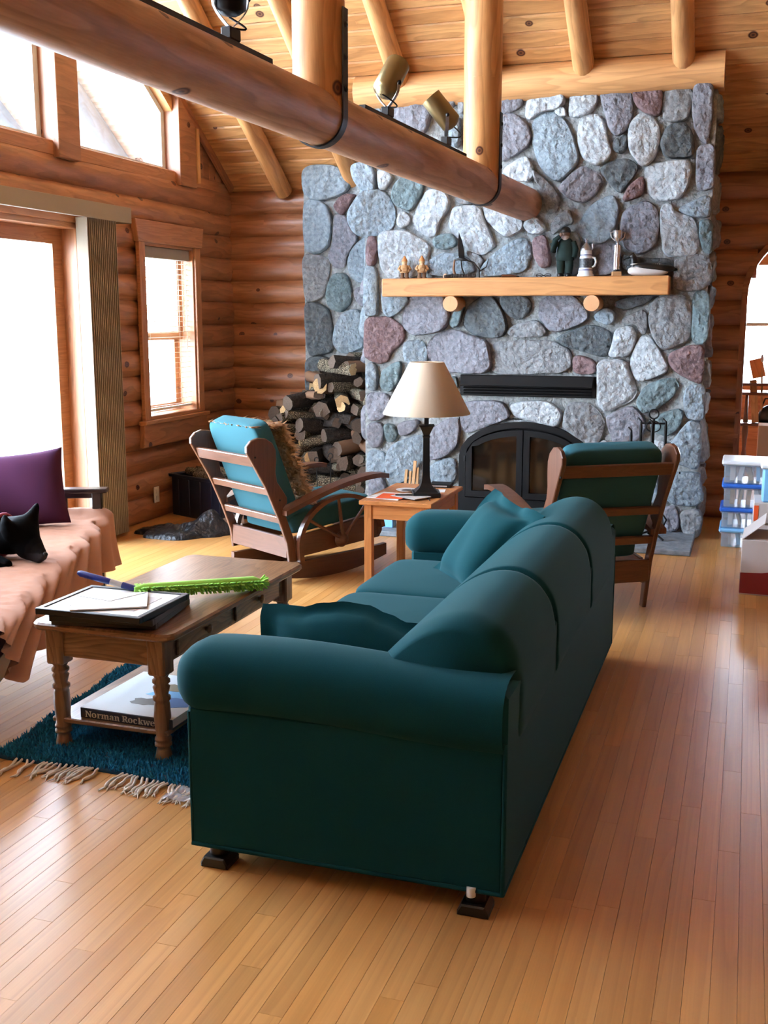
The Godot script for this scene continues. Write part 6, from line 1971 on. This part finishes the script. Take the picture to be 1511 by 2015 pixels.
	part(st, "picture_band", MB.new().lathe([[0.0435, 0.058], [0.0428, 0.118]], 28), mat("stein_band", Color(0.45, 0.46, 0.47), 0.4, {"tex": noise_texture(128, 0.06, 3, 61, Color(0.15, 0.16, 0.18), Color(1, 1, 1)), "tri": 9.0}), "dark picture band")
	part(st, "blue_stripe", MB.new().lathe([[0.0495, 0.040], [0.0495, 0.046]], 28), mats["handle_blue"])
	part(st, "blue_stripe", MB.new().lathe([[0.0385, 0.137], [0.0380, 0.143]], 28), mats["handle_blue"])
	part(st, "handle", MB.new().tube([Vector3(0.036, 0.125, 0), Vector3(0.062, 0.12, 0), Vector3(0.070, 0.095, 0), Vector3(0.060, 0.07, 0), Vector3(0.044, 0.062, 0)], 0.007, 10), mats["white_plastic"])
	var pl := part(st, "lid", MB.new().lathe([[0.037, 0.170], [0.038, 0.176], [0.030, 0.192], [0.014, 0.212], [0.006, 0.222], [0.009, 0.230], [0.005, 0.240], [0.0, 0.246]], 24), mats["steel"])
	for k in 4: part(pl, "finial_arm", MB.new().tube([Vector3(0, 0.236, 0), Vector3(cos(k * PI / 2) * 0.012, 0.246, sin(k * PI / 2) * 0.012)], 0.0025, 6), mats["steel"])
	part(pl, "thumb_lift", MB.new().tube([Vector3(0.034, 0.172, 0), Vector3(0.046, 0.185, 0), Vector3(0.042, 0.21, 0), Vector3(0.052, 0.214, 0)], [0.005, 0.005, 0.006, 0.003], 8), mats["steel"])
	# trophy
	var tp := on_z(1213, 535, z)
	var tr := thing("trophy", "tall silver trophy cup on a column with a pale wood block base", "trophy", Vector3(tp.x, y, z), 0.2)
	part(tr, "base", mb().bx(Vector3(0, 0.016, 0), Vector3(0.062, 0.032, 0.062), 0.003), mats["bare_wood"])
	part(tr, "neck", MB.new().lathe([[0.0, 0.032], [0.022, 0.032], [0.020, 0.046], [0.0, 0.046]], 14), mats["black_plastic"])
	var colm := MB.new()
	for k in 8:
		var a := TAU * k / 8.0
		colm.tube([Vector3(cos(a) * 0.014, 0.044, sin(a) * 0.014), Vector3(cos(a) * 0.014, 0.20, sin(a) * 0.014)], 0.0075, 8)
	part(tr, "column", colm, mats["chrome"])
	part(tr, "cup", MB.new().lathe([[0.012, 0.20], [0.006, 0.212], [0.010, 0.222], [0.022, 0.235], [0.030, 0.262], [0.032, 0.292], [0.034, 0.294], [0.030, 0.292, 1], [0.024, 0.25, 1], [0.0, 0.235, 1]], 24), mats["chrome"])
	for s in [-1.0, 1.0]: part(tr, "handle", MB.new().tube([Vector3(s * 0.030, 0.285, 0), Vector3(s * 0.046, 0.28, 0), Vector3(s * 0.042, 0.25, 0), Vector3(s * 0.018, 0.228, 0)], 0.003, 8), mats["chrome"])
	part(tr, "stem_figure", MB.new().tube([Vector3(0.0, 0.235, 0), Vector3(0.004, 0.29, 0), Vector3(0.0, 0.335, 0)], [0.003, 0.004, 0.002], 8), mats["iron"])
	# loon decoy
	var lp := on_z(1272, 534, z)
	var ln := thing("loon_decoy", "painted wooden loon decoy with black head and white breast on the mantel", "decoy", Vector3(lp.x + 0.01, y, z), 0.12)
	part(ln, "breast", cushion(Vector3(0.0, 0.034, 0), Vector3(0.26, 0.068, 0.10), 0.75, 28, 16), mats["paper"])
	var bk := cushion(Vector3(0.035, 0.054, 0), Vector3(0.27, 0.056, 0.106), 0.8, 28, 16, Basis(Vector3(0, 0, 1), -0.06))
	var bko := part(ln, "back", bk, mats["black_plastic"])
	for k in 6: for j in 2: part(bko, "white_fleck", MB.new().bx(Vector3(0.0 + k * 0.014, 0.072 - j * 0.013, 0.038 + j * 0.010), Vector3(0.004, 0.010, 0.003), 0.001), mats["paper"])
	part(ln, "neck", MB.new().tube([Vector3(-0.085, 0.05, 0), Vector3(-0.092, 0.085, 0), Vector3(-0.094, 0.115, 0), Vector3(-0.104, 0.130, 0), Vector3(-0.116, 0.122, 0)], [0.030, 0.022, 0.021, 0.024, 0.015], 14), mats["black_plastic"])
	part(ln, "collar_band", MB.new().tube([Vector3(-0.090, 0.074, 0), Vector3(-0.0905, 0.080, 0)], 0.0245, 14, false), mats["paper"])
	part(ln, "bill", MB.new().tube([Vector3(-0.118, 0.124, 0), Vector3(-0.158, 0.106, 0)], [0.009, 0.002], 10), mats["iron"])
	part(ln, "tail", MB.new().tube([Vector3(0.11, 0.045, 0), Vector3(0.185, 0.040, 0)], [0.024, 0.006], 12), mats["black_plastic"])

# ---------- boxes at the right, and the room beyond the arch
func tub(at: Vector3, size: Vector3, lid: Material, label: String, sd: int, filled := true) -> Node3D:
	var t := thing("storage_tub", label, "tub", at, 0.0, "clear tubs stacked by the arch")
	var w := size.x
	var h := size.y
	var d := size.z
	var body := MB.new()
	for s in [[0.0, d / 2, w, 0.004], [0.0, -d / 2, w, 0.004], [w / 2, 0.0, 0.004, d], [-w / 2, 0.0, 0.004, d]]:
		body.bx(Vector3(s[0], h / 2, s[1]), Vector3(s[2], h - 0.02, s[3]))
	body.bx(Vector3(0, 0.008, 0), Vector3(w, 0.005, d))
	part(t, "body", body, mats["clear_plastic"], "clear plastic sides")
	part(t, "rim", MB.new().bx(Vector3(0, h - 0.028, 0), Vector3(w + 0.022, 0.012, d + 0.022), 0.003), mats["clear_plastic"])
	part(t, "lid", MB.new().bx(Vector3(0, h - 0.013, 0), Vector3(w + 0.036, 0.026, d + 0.036), 0.008), lid)
	var r := RandomNumberGenerator.new()
	r.seed = sd
	if filled:
		for k in 7:
			var c: Material = [mats["paper"], mats["card"], mats["card_grey"], mats["pale_blue_plastic"], mats["bare_wood"]][r.randi_range(0, 4)]
			var o := single("stored_folder", MB.new().box(Transform3D(Basis(), Vector3.ZERO), Vector3(0.012 + 0.02 * r.randf(), h * 0.62, d * 0.8)), c, ["white", "brown", "grey", "pale blue", "wooden"][[mats["paper"], mats["card"], mats["card_grey"], mats["pale_blue_plastic"], mats["bare_wood"]].find(c)] + " folder standing in the " + label.get_slice(" with", 0), "folder", "folders in the clear tubs")
			o.position = at + Vector3(-w / 2 + 0.05 + k * (w - 0.1) / 6.0, h * 0.36 + 0.012, 0)
			o.rotation.z = r.randf_range(-0.35, 0.35) if k > 0 and k < 6 else 0.0
	return t

func make_clutter():
	var p := on_floor(1418, 1077)
	var w := 0.40
	var d := 0.30
	var x := p.x + w / 2.0
	var z := p.z - d / 2.0
	var lv := [0.0, 0.128, 0.262, 0.418, 0.566]
	tub(Vector3(x, lv[0], z), Vector3(w, lv[1] - lv[0], d), mats["pale_blue_plastic"], "lowest clear tub of the stack with a pale blue lid", 1)
	tub(Vector3(x - 0.003, lv[1], z), Vector3(w, lv[2] - lv[1], d), mats["blue_plastic"], "second clear tub of the stack with a royal blue lid", 2)
	tub(Vector3(x + 0.003, lv[2], z), Vector3(w, lv[3] - lv[2], d), mats["blue_plastic"], "third clear tub of the stack with a royal blue lid", 3)
	var best := tub(Vector3(x + 0.002, lv[3], z), Vector3(w + 0.01, lv[4] - lv[3], d), mats["white_plastic"], "topmost clear tub of the stack with a white lid", 4)
	part(best, "sticker", MB.new().bx(Vector3(0.14, lv[4] - lv[3] + 0.0005, 0.09), Vector3(0.06, 0.001, 0.012)), mats["red_print"], "small red sticker")
	# cartons
	var c := on_floor(1456, 1170)
	var t := thing("carton", "open grey cardboard carton with a dark red printed lower half", "carton", Vector3(c.x + 0.21, 0, c.z - 0.17), -0.04)
	part(t, "body", MB.new().bx(Vector3(0, 0.15, 0), Vector3(0.42, 0.30, 0.34), 0.003), mats["card_grey"])
	part(t, "red_panel", MB.new().prism([Vector2(-0.209, 0.008), Vector2(0.209, 0.008), Vector2(0.209, 0.165), Vector2(0.05, 0.155), Vector2(-0.10, 0.125), Vector2(-0.209, 0.12)], 0.0015, Transform3D(Basis(), Vector3(0, 0, 0.1708))), mats["red_print"], "dark red print")
	part(t, "side_print", MB.new().bx(Vector3(-0.2108, 0.064, 0), Vector3(0.0015, 0.112, 0.33)), mats["red_print"], "dark red print")
	part(t, "flap", MB.new().box(Transform3D(Basis(Vector3(0, 0, 1), 0.7), Vector3(-0.155, 0.345, 0.0)), Vector3(0.15, 0.004, 0.33)), mats["card_grey"])
	part(t, "flap", MB.new().box(Transform3D(Basis(Vector3.RIGHT, -0.25), Vector3(0.03, 0.335, -0.14)), Vector3(0.36, 0.004, 0.12)), mats["card_grey"])
	part(t, "hand_hole", MB.new().lathe([[0.0, 0.0], [0.014, 0.0], [0.014, 0.001], [0.0, 0.001]], 14, Transform3D(Basis(Vector3(1, 0, 0), Vector3(0, 0, 1), Vector3(0, -1, 0)), Vector3(0.0, 0.22, 0.1702))), mats["card"])
	var q := on_z(1483, 1000, -6.42)
	var t2 := thing("carton", "grey cardboard carton with a red corner label under a pale blue tub", "carton", Vector3(q.x + 0.2, 0, -6.60))
	part(t2, "body", MB.new().bx(Vector3(0, 0.21, 0), Vector3(0.40, 0.42, 0.32), 0.003), mats["card_grey"])
	part(t2, "corner_label", MB.new().bx(Vector3(-0.186, 0.36, 0.161), Vector3(0.025, 0.09, 0.0015)), mats["orange_print"], "red label")
	var q2 := on_z(1498, 960, -6.5)
	var t3 := thing("white_tub", "pale blue plastic tub with a white lid on the grey carton", "tub", Vector3(q2.x + 0.17, 0.42, -6.6))
	part(t3, "body", MB.new().bx(Vector3(0, 0.10, 0), Vector3(0.33, 0.20, 0.26), 0.01), mats["pale_blue_plastic"])
	part(t3, "lid", MB.new().bx(Vector3(0, 0.205, 0), Vector3(0.36, 0.024, 0.29), 0.008), mats["white_plastic"])

func make_next_room():
	var zf := -11.0
	var a := structure("wall_next_room", "log-coloured walls of the small room beyond the arch", "wall")
	var lo := 0.80
	var hi := 2.0
	var xa := -0.35
	var xb := 1.9
	part(a, "panel", MB.new().span(Vector3(-0.9, 0, zf - 0.1), Vector3(xa, 2.6, zf)), mats["log0"])
	part(a, "panel", MB.new().span(Vector3(xb, 0, zf - 0.1), Vector3(2.6, 2.6, zf)), mats["log0"])
	part(a, "panel", MB.new().span(Vector3(xa, 0, zf - 0.1), Vector3(xb, lo, zf)), mats["log0"])
	part(a, "panel", MB.new().span(Vector3(xa, hi, zf - 0.1), Vector3(xb, 2.6, zf)), mats["log2"])
	part(a, "side_panel", MB.new().span(Vector3(-1.0, 0, zf - 0.1), Vector3(-0.9, 2.6, BACK_Z - 0.25)), mats["log0"])
	part(a, "side_panel", MB.new().span(Vector3(2.5, 0, zf - 0.1), Vector3(2.6, 2.6, BACK_Z - 0.25)), mats["log0"])
	var f := structure("floor_next_room", "wood floor of the small room beyond the arch", "floor")
	part(f, "slab", mb().span(Vector3(-1.0, -0.1, zf - 0.1), Vector3(2.6, 0.0, BACK_Z - 0.02)), mats["honey"])
	var c := structure("ceiling_next_room", "ceiling of the small room beyond the arch", "ceiling")
	part(c, "slab", mb().span(Vector3(-1.0, 2.5, zf - 0.1), Vector3(2.6, 2.6, BACK_Z - 0.15)), mats["plank0"])
	var w := structure("window_9", "bright window with a grey rail in the room beyond the arch", "window")
	var fr := MB.new()
	fr.ring([Vector2(xa, lo), Vector2(xb, lo), Vector2(xb, hi), Vector2(xa, hi)], [Vector2(xa + 0.05, lo + 0.05), Vector2(xb - 0.05, lo + 0.05), Vector2(xb - 0.05, hi - 0.05), Vector2(xa + 0.05, hi - 0.05)], 0.08, Transform3D(Basis(), Vector3(0, 0, zf - 0.04)))
	part(w, "window_frame", fr, mats["trim_wood"])
	part(w, "rail", MB.new().span(Vector3(xa + 0.05, 1.385, zf - 0.06), Vector3(xb - 0.05, 1.415, zf - 0.02)), mats["grey_plastic"])
	part(w, "pane", MB.new().span(Vector3(xa + 0.05, lo + 0.05, zf - 0.048), Vector3(xb - 0.05, hi - 0.05, zf - 0.042)), mats["pane"])
	# what stands in front of that window
	var z := -9.15
	var s := thing("side_shelf", "brown wooden stand with turned posts in front of the bright window", "shelf")
	var wd: Material = mats["maple_dark"]
	for px in [1464, 1560]:
		var b := on_z(px, 872, z)
		part(s, "post", MB.new().lathe([[0.0, 0.0], [0.022, 0.0], [0.024, 0.1], [0.016, 0.2], [0.026, 0.34], [0.014, 0.42], [0.026, 0.56], [0.016, 0.70], [0.012, 0.86], [0.0, 0.87]], 12, Transform3D(Basis(), Vector3(b.x, 0, z))), wd)
	for q in [830, 770, 752]:
		var b := on_z(1464, q, z)
		part(s, "shelf_board", mb().span(Vector3(b.x - 0.03, b.y - 0.022, z - 0.18), Vector3(b.x + 0.42, b.y, z + 0.12), 0.003), wd)
	var y2 := on_z(1464, 830, z).y
	var e := thing("wooden_easel", "pale wooden easel boards leaning by the bright window", "easel", Vector3(on_z(1476, 830, z).x, y2, z))
	part(e, "board", mb().box(Transform3D(Basis(Vector3(0, 0, 1), 0.10), Vector3(0.02, 0.17, 0.05)), Vector3(0.055, 0.34, 0.014), 0.002), mats["bare_wood"])
	part(e, "panel", mb().box(Transform3D(Basis(Vector3(0, 0, 1), 0.25), Vector3(0.03, 0.43, 0.02)), Vector3(0.10, 0.15, 0.016), 0.002), mats["honey"])
	part(e, "pole", mb().tube([Vector3(0.085, 0.0, 0.03), Vector3(0.062, 0.48, 0.02)], [0.009, 0.008], 10), mats["bare_wood"])
	part(e, "finial", MB.new().lathe([[0.0, 0.0], [0.012, 0.01], [0.014, 0.03], [0.006, 0.06], [0.0, 0.07]], 12, Transform3D(Basis(), Vector3(0.061, 0.475, 0.02))), mats["grey_plastic"])
	var k := thing("black_kettle", "dark metal kettle on the wooden stand by the bright window", "kettle", Vector3(on_z(1503, 830, z).x + 0.03, y2, z))
	part(k, "body", MB.new().lathe([[0.0, 0.0], [0.075, 0.0], [0.085, 0.05], [0.06, 0.11], [0.02, 0.135], [0.0, 0.14]], 20), mats["black_plastic"])
	part(k, "spout", MB.new().tube([Vector3(-0.07, 0.05, 0), Vector3(-0.12, 0.10, 0), Vector3(-0.13, 0.13, 0)], [0.02, 0.013, 0.010], 10), mats["steel"])
	part(k, "handle", MB.new().tube([Vector3(-0.06, 0.11, 0), Vector3(-0.03, 0.19, 0), Vector3(0.03, 0.19, 0), Vector3(0.06, 0.11, 0)], 0.007, 8), mats["iron"])
	var bx2 := on_z(1490, 870, -8.75)
	var cb := thing("file_box", "pale grey box standing on the floor just beyond the arch", "box", Vector3(bx2.x + 0.17, 0, -8.75))
	part(cb, "body", MB.new().bx(Vector3(0, 0.33, 0), Vector3(0.34, 0.66, 0.24), 0.004), mats["card_grey"])
	part(cb, "grip", MB.new().bx(Vector3(0.03, 0.5, 0.121), Vector3(0.09, 0.03, 0.002), 0.0), mats["white_plastic"])

func field_mesh(bones: Array, cell: float, blend: float, tint: Callable) -> MB:
	# one continuous skin round tapered bones [from, to, radius, radius]: surface nets on a grid
	var lo := Vector3.INF
	var hi := -Vector3.INF
	for b in bones:
		var r: float = maxf(b[2], b[3]) + cell * 2.0
		lo = lo.min(b[0] - Vector3.ONE * r).min(b[1] - Vector3.ONE * r)
		hi = hi.max(b[0] + Vector3.ONE * r).max(b[1] + Vector3.ONE * r)
	var nx := int((hi.x - lo.x) / cell) + 2
	var ny := int((hi.y - lo.y) / cell) + 2
	var nz := int((hi.z - lo.z) / cell) + 2
	var f := PackedFloat32Array()
	f.resize(nx * ny * nz)
	f.fill(1.0)
	for b in bones:
		var a: Vector3 = b[0]
		var d: Vector3 = b[1] - a
		var dd := maxf(d.length_squared(), 1e-8)
		var ra: float = b[2]
		var rb: float = b[3]
		var pad: float = maxf(ra, rb) + blend * 2.0 + cell
		var i0 := Vector3i(((a.min(b[1]) - Vector3.ONE * pad - lo) / cell).floor()).max(Vector3i.ZERO)
		var i1 := Vector3i(((a.max(b[1]) + Vector3.ONE * pad - lo) / cell).ceil()).min(Vector3i(nx - 1, ny - 1, nz - 1))
		for z in range(i0.z, i1.z + 1):
			for y in range(i0.y, i1.y + 1):
				for x in range(i0.x, i1.x + 1):
					var p := lo + Vector3(x, y, z) * cell - a
					var t := clampf(p.dot(d) / dd, 0.0, 1.0)
					var s := (p - d * t).length() - lerpf(ra, rb, t)
					var at := (z * ny + y) * nx + x
					var o := f[at]
					var h := maxf(blend - absf(o - s), 0.0) / blend
					f[at] = minf(o, s) - h * h * blend * 0.25
	var vert := {}
	var m := MB.new()
	m.smooth(true)
	for z in nz - 1:
		for y in ny - 1:
			for x in nx - 1:
				var base_ := (z * ny + y) * nx + x
				var inside := 0
				var c := []
				for k in 8:
					var q := f[base_ + (k & 1) + ((k >> 1) & 1) * nx + (k >> 2) * nx * ny]
					c.append(q)
					if q < 0.0: inside += 1
				if inside == 0 or inside == 8: continue
				var sum := Vector3.ZERO
				var n := 0
				for e in [[0, 1], [2, 3], [4, 5], [6, 7], [0, 2], [1, 3], [4, 6], [5, 7], [0, 4], [1, 5], [2, 6], [3, 7]]:
					var va: float = c[e[0]]
					var vb: float = c[e[1]]
					if (va < 0.0) != (vb < 0.0):
						var t := va / (va - vb)
						var pa := Vector3(e[0] & 1, (e[0] >> 1) & 1, e[0] >> 2)
						var pb := Vector3(e[1] & 1, (e[1] >> 1) & 1, e[1] >> 2)
						sum += pa.lerp(pb, t)
						n += 1
				vert[base_] = lo + (Vector3(x, y, z) + sum / n) * cell
	var put := func(a: Vector3, b: Vector3, c: Vector3, d: Vector3, flip: bool):
		var q := [a, b, c, d]
		if flip: q.reverse()
		for k in [0, 2, 1, 0, 3, 2]:
			m.st.set_color(tint.call(q[k]))
			m.st.set_uv(Vector2.ZERO)
			m.st.add_vertex(q[k])
	for z in range(1, nz - 1):
		for y in range(1, ny - 1):
			for x in range(1, nx - 1):
				var at := (z * ny + y) * nx + x
				var s := f[at] < 0.0
				for ax in 3:
					var step: int = [1, nx, nx * ny][ax]
					if s == (f[at + step] < 0.0): continue
					var u: int = [nx, nx * ny, 1][ax]
					var w: int = [nx * ny, 1, nx][ax]
					if vert.has(at) and vert.has(at - u) and vert.has(at - w) and vert.has(at - u - w):
						put.call(vert[at - u - w], vert[at - w], vert[at], vert[at - u], not s)
	return m

func make_couch():
	var fr := on_floor(208, 1152)
	var an := deg_to_rad(23.0)
	var u := Vector3(sin(an), 0, cos(an))
	var b := Vector3(-cos(an), 0, sin(an))
	var up := Vector3.UP
	var long := 2.35
	var t := thing("couch", "dark wood framed couch with plum cushions by the glass door", "couch", fr, PI / 2 + an)
	# parts are given in the couch's own axes: -x along the seat from the end by the blind, z out of its front
	var wood: Material = mats["couch_wood"]
	for x in [-0.02, -long]:
		part(t, "leg", MB.new().bx(Vector3(x, 0.265, -0.02), Vector3(0.05, 0.53, 0.05), 0.004), wood)
		part(t, "leg", MB.new().bx(Vector3(x, 0.265, -0.70), Vector3(0.05, 0.53, 0.05), 0.004), wood)
		part(t, "arm_board", MB.new().bx(Vector3(x, 0.540, -0.36), Vector3(0.085, 0.024, 0.80), 0.005), wood)
		part(t, "arm_rail", MB.new().bx(Vector3(x, 0.515, -0.36), Vector3(0.03, 0.035, 0.64), 0.003), wood)
		part(t, "arm_panel", MB.new().bx(Vector3(x, 0.38, -0.43), Vector3(0.018, 0.26, 0.50), 0.003), wood)
	part(t, "front_rail", MB.new().bx(Vector3(-long / 2, 0.20, -0.03), Vector3(long, 0.09, 0.03), 0.003), wood)
	part(t, "back_rail", MB.new().bx(Vector3(-long / 2, 0.50, -0.74), Vector3(long, 0.08, 0.03), 0.003), wood)
	part(t, "seat_cushion", cushion(Vector3(-long / 2, 0.31, -0.36), Vector3(long - 0.07, 0.15, 0.70), 0.15, 36, 14), mats["plum"])
	part(t, "back_cushion", cushion(Vector3(-long / 2 - 0.15, 0.50, -0.64), Vector3(long - 0.40, 0.28, 0.13), 0.2, 36, 14, Basis(Vector3.RIGHT, -0.2)), mats["plum"])
	# sheet thrown over the seat
	var nz := FastNoiseLite.new()
	nz.seed = 12
	nz.frequency = 1.6
	var sh := MB.new()
	sh.surf(func(a, v):
		var x: float = lerpf(-0.035, 2.2, a)
		var y := 0.40
		var z := 0.0
		var q := 0.0
		if v < 0.42:
			z = lerpf(-0.60, 0.0, v / 0.42)
			y = 0.398 + 0.010 * nz.get_noise_2d(x * 9.0, z * 9.0) + 0.045 * exp(-pow((x - 0.02) / 0.10, 2.0))
		else:
			q = (v - 0.42) / 0.58
			var roll := minf(1.0, q / 0.12)
			z = 0.045 * sin(roll * PI / 2.0)
			y = lerpf(0.398 + 0.045 * exp(-pow((x - 0.02) / 0.10, 2.0)), 0.19 - 0.07 * exp(-x * 5.0), q)
			# folds run slantwise and fan out towards the hem
			var ph := (x * 17.0 - q * 2.6) / (0.8 + 0.45 * q)
			var amp := (0.014 + 0.036 * q) * (0.6 + 0.8 * exp(-x * 2.0))
			z += amp * (sin(ph) + 0.5 * sin(ph * 2.3 + 1.0)) + 0.03 * q * q
			y += 0.012 * sin(x * 6.0 + 2.0) * q
		return Vector3(-x, y, z), 190, 60)
	var so := single("bed_sheet", sh, mats["peach"], "peach cotton sheet draped in folds over the couch seat", "sheet")
	so.transform = t.transform
	# plum pillow
	var br := on_floor(131, 1032, 0.405)
	var right := Vector3(cos(YAW + 0.18), 0, -sin(YAW + 0.18))
	var face := right.cross(up).normalized() * 1.0
	face = (face + up * 0.28).normalized()
	var pu := face.cross(right)
	single("plum_pillow", flanged_pillow(0.46, 0.40, 0.15, 0.0, 0.0, Transform3D(Basis(right, pu, face) * Basis(Vector3(0, 0, 1), 0.10), br - right * 0.225 + pu * 0.185)), mats["plum"], "large plum pillow standing on the couch behind the dog", "pillow")
	# dog, lying with its head towards the fireplace
	var chin := on_floor(62, 1103, 0.415)
	var dep := -(view.inverse() * (chin - EYE)).z + 0.07
	var at := func(x: float, y: float, d: float): return EYE + ray(x, y) * (dep + d)
	var px := dep / LENS
	var bones := [
		[at.call(22, 1052, 0.02), at.call(42, 1048, 0.0), 36 * px, 34 * px],
		[at.call(40, 1056, 0.0), at.call(58, 1074, -0.02), 32 * px, 23 * px],
		[at.call(56, 1074, -0.02), at.call(84, 1094, -0.05), 20 * px, 9 * px],
		[at.call(48, 1086, -0.01), at.call(76, 1102, -0.045), 12 * px, 6 * px],
		[at.call(50, 1040, 0.0), at.call(80, 1084, -0.04), 16 * px, 8 * px],
		[at.call(57, 1028, 0.005), at.call(74, 990, 0.01), 13 * px, 1.6 * px],
		[at.call(50, 1030, 0.0), at.call(70, 998, 0.01), 11 * px, 2.5 * px],
		[at.call(66, 1030, 0.01), at.call(73, 1000, 0.012), 8 * px, 2.0 * px],
		[at.call(14, 1040, -0.07), at.call(9, 1018, -0.075), 12 * px, 5 * px],
		[at.call(20, 1052, -0.07), at.call(12, 1030, -0.08), 12 * px, 8 * px],
		[at.call(20, 1056, 0.03), at.call(-40, 1050, 0.08), 34 * px, 44 * px],
		[at.call(-40, 1052, 0.08), at.call(-150, 1062, 0.12), 46 * px, 60 * px],
		[at.call(-150, 1062, 0.12), at.call(-260, 1072, 0.14), 60 * px, 50 * px],
		[at.call(-60, 1085, -0.02), at.call(-5, 1108, -0.09), 20 * px, 13 * px],
		[at.call(-5, 1108, -0.09), at.call(12, 1112, -0.10), 13 * px, 12 * px],
	]
	var nose: Vector3 = at.call(86, 1090, -0.055)
	var dog := thing("dog", "black dog with pointed ears resting its head on the peach sheet", "dog", chin)
	var skin := field_mesh(bones, 0.0075, 0.022, func(p: Vector3):
		var k := clampf(1.0 - p.distance_to(nose) / 0.085, 0.0, 1.0)
		if p.y > nose.y + 0.005: k *= 0.25
		var g := lerpf(0.0035, 0.05, k)
		return Color(g, g, g * 1.08))
	var fur := mat("fur_black", Color(1, 1, 1), 0.75, {"vc": 1, "spec": 0.2})
	var body := part(dog, "body", skin, fur)
	body.position = -chin
	var ball := func(c: Vector3, r: float): return MB.new().lathe([[0.0, -r], [r * 0.7, -r * 0.7], [r, 0.0], [r * 0.7, r * 0.7], [0.0, r]], 14, Transform3D(Basis(), c - chin))
	part(dog, "nose", ball.call(at.call(89, 1091, -0.056), 5.5 * px), mats["dog_nose"])
	part(dog, "eye", ball.call(at.call(47, 1060, -0.062), 3.6 * px), mats["dog_nose"])
	part(dog, "eye", ball.call(at.call(66, 1052, -0.030), 3.2 * px), mats["dog_nose"])
	var cl := []
	var n0: Vector3 = at.call(6, 1052, 0.04)
	var ax: Vector3 = (at.call(20, 1056, 0.03) - at.call(-40, 1050, 0.08)).normalized()
	var c1 := ax.cross(up).normalized()
	var c2 := c1.cross(ax)
	for k in 21: cl.append(n0 - chin + (c1 * cos(TAU * k / 20.0) + c2 * sin(TAU * k / 20.0)) * 40.0 * px)
	part(dog, "collar", MB.new().tube(cl, 0.010, 8, false), mat("collar", Color(0.62, 0.22, 0.32), 0.7))

func _ready():
	rng.seed = 20240
	make_view()
	make_materials()
	make_floor()
	make_walls()
	make_gable()
	make_ceiling()
	make_outside()
	make_chimney()
	make_fireplace()
	make_mantel()
	make_beam()
	make_door()
	make_window()
	make_sofa()
	make_coffee_table()
	make_end_table()
	make_chairs()
	make_lamp()
	make_table_things()
	make_rug()
	make_firewood()
	make_ornaments()
	make_clutter()
	make_next_room()
	make_couch()
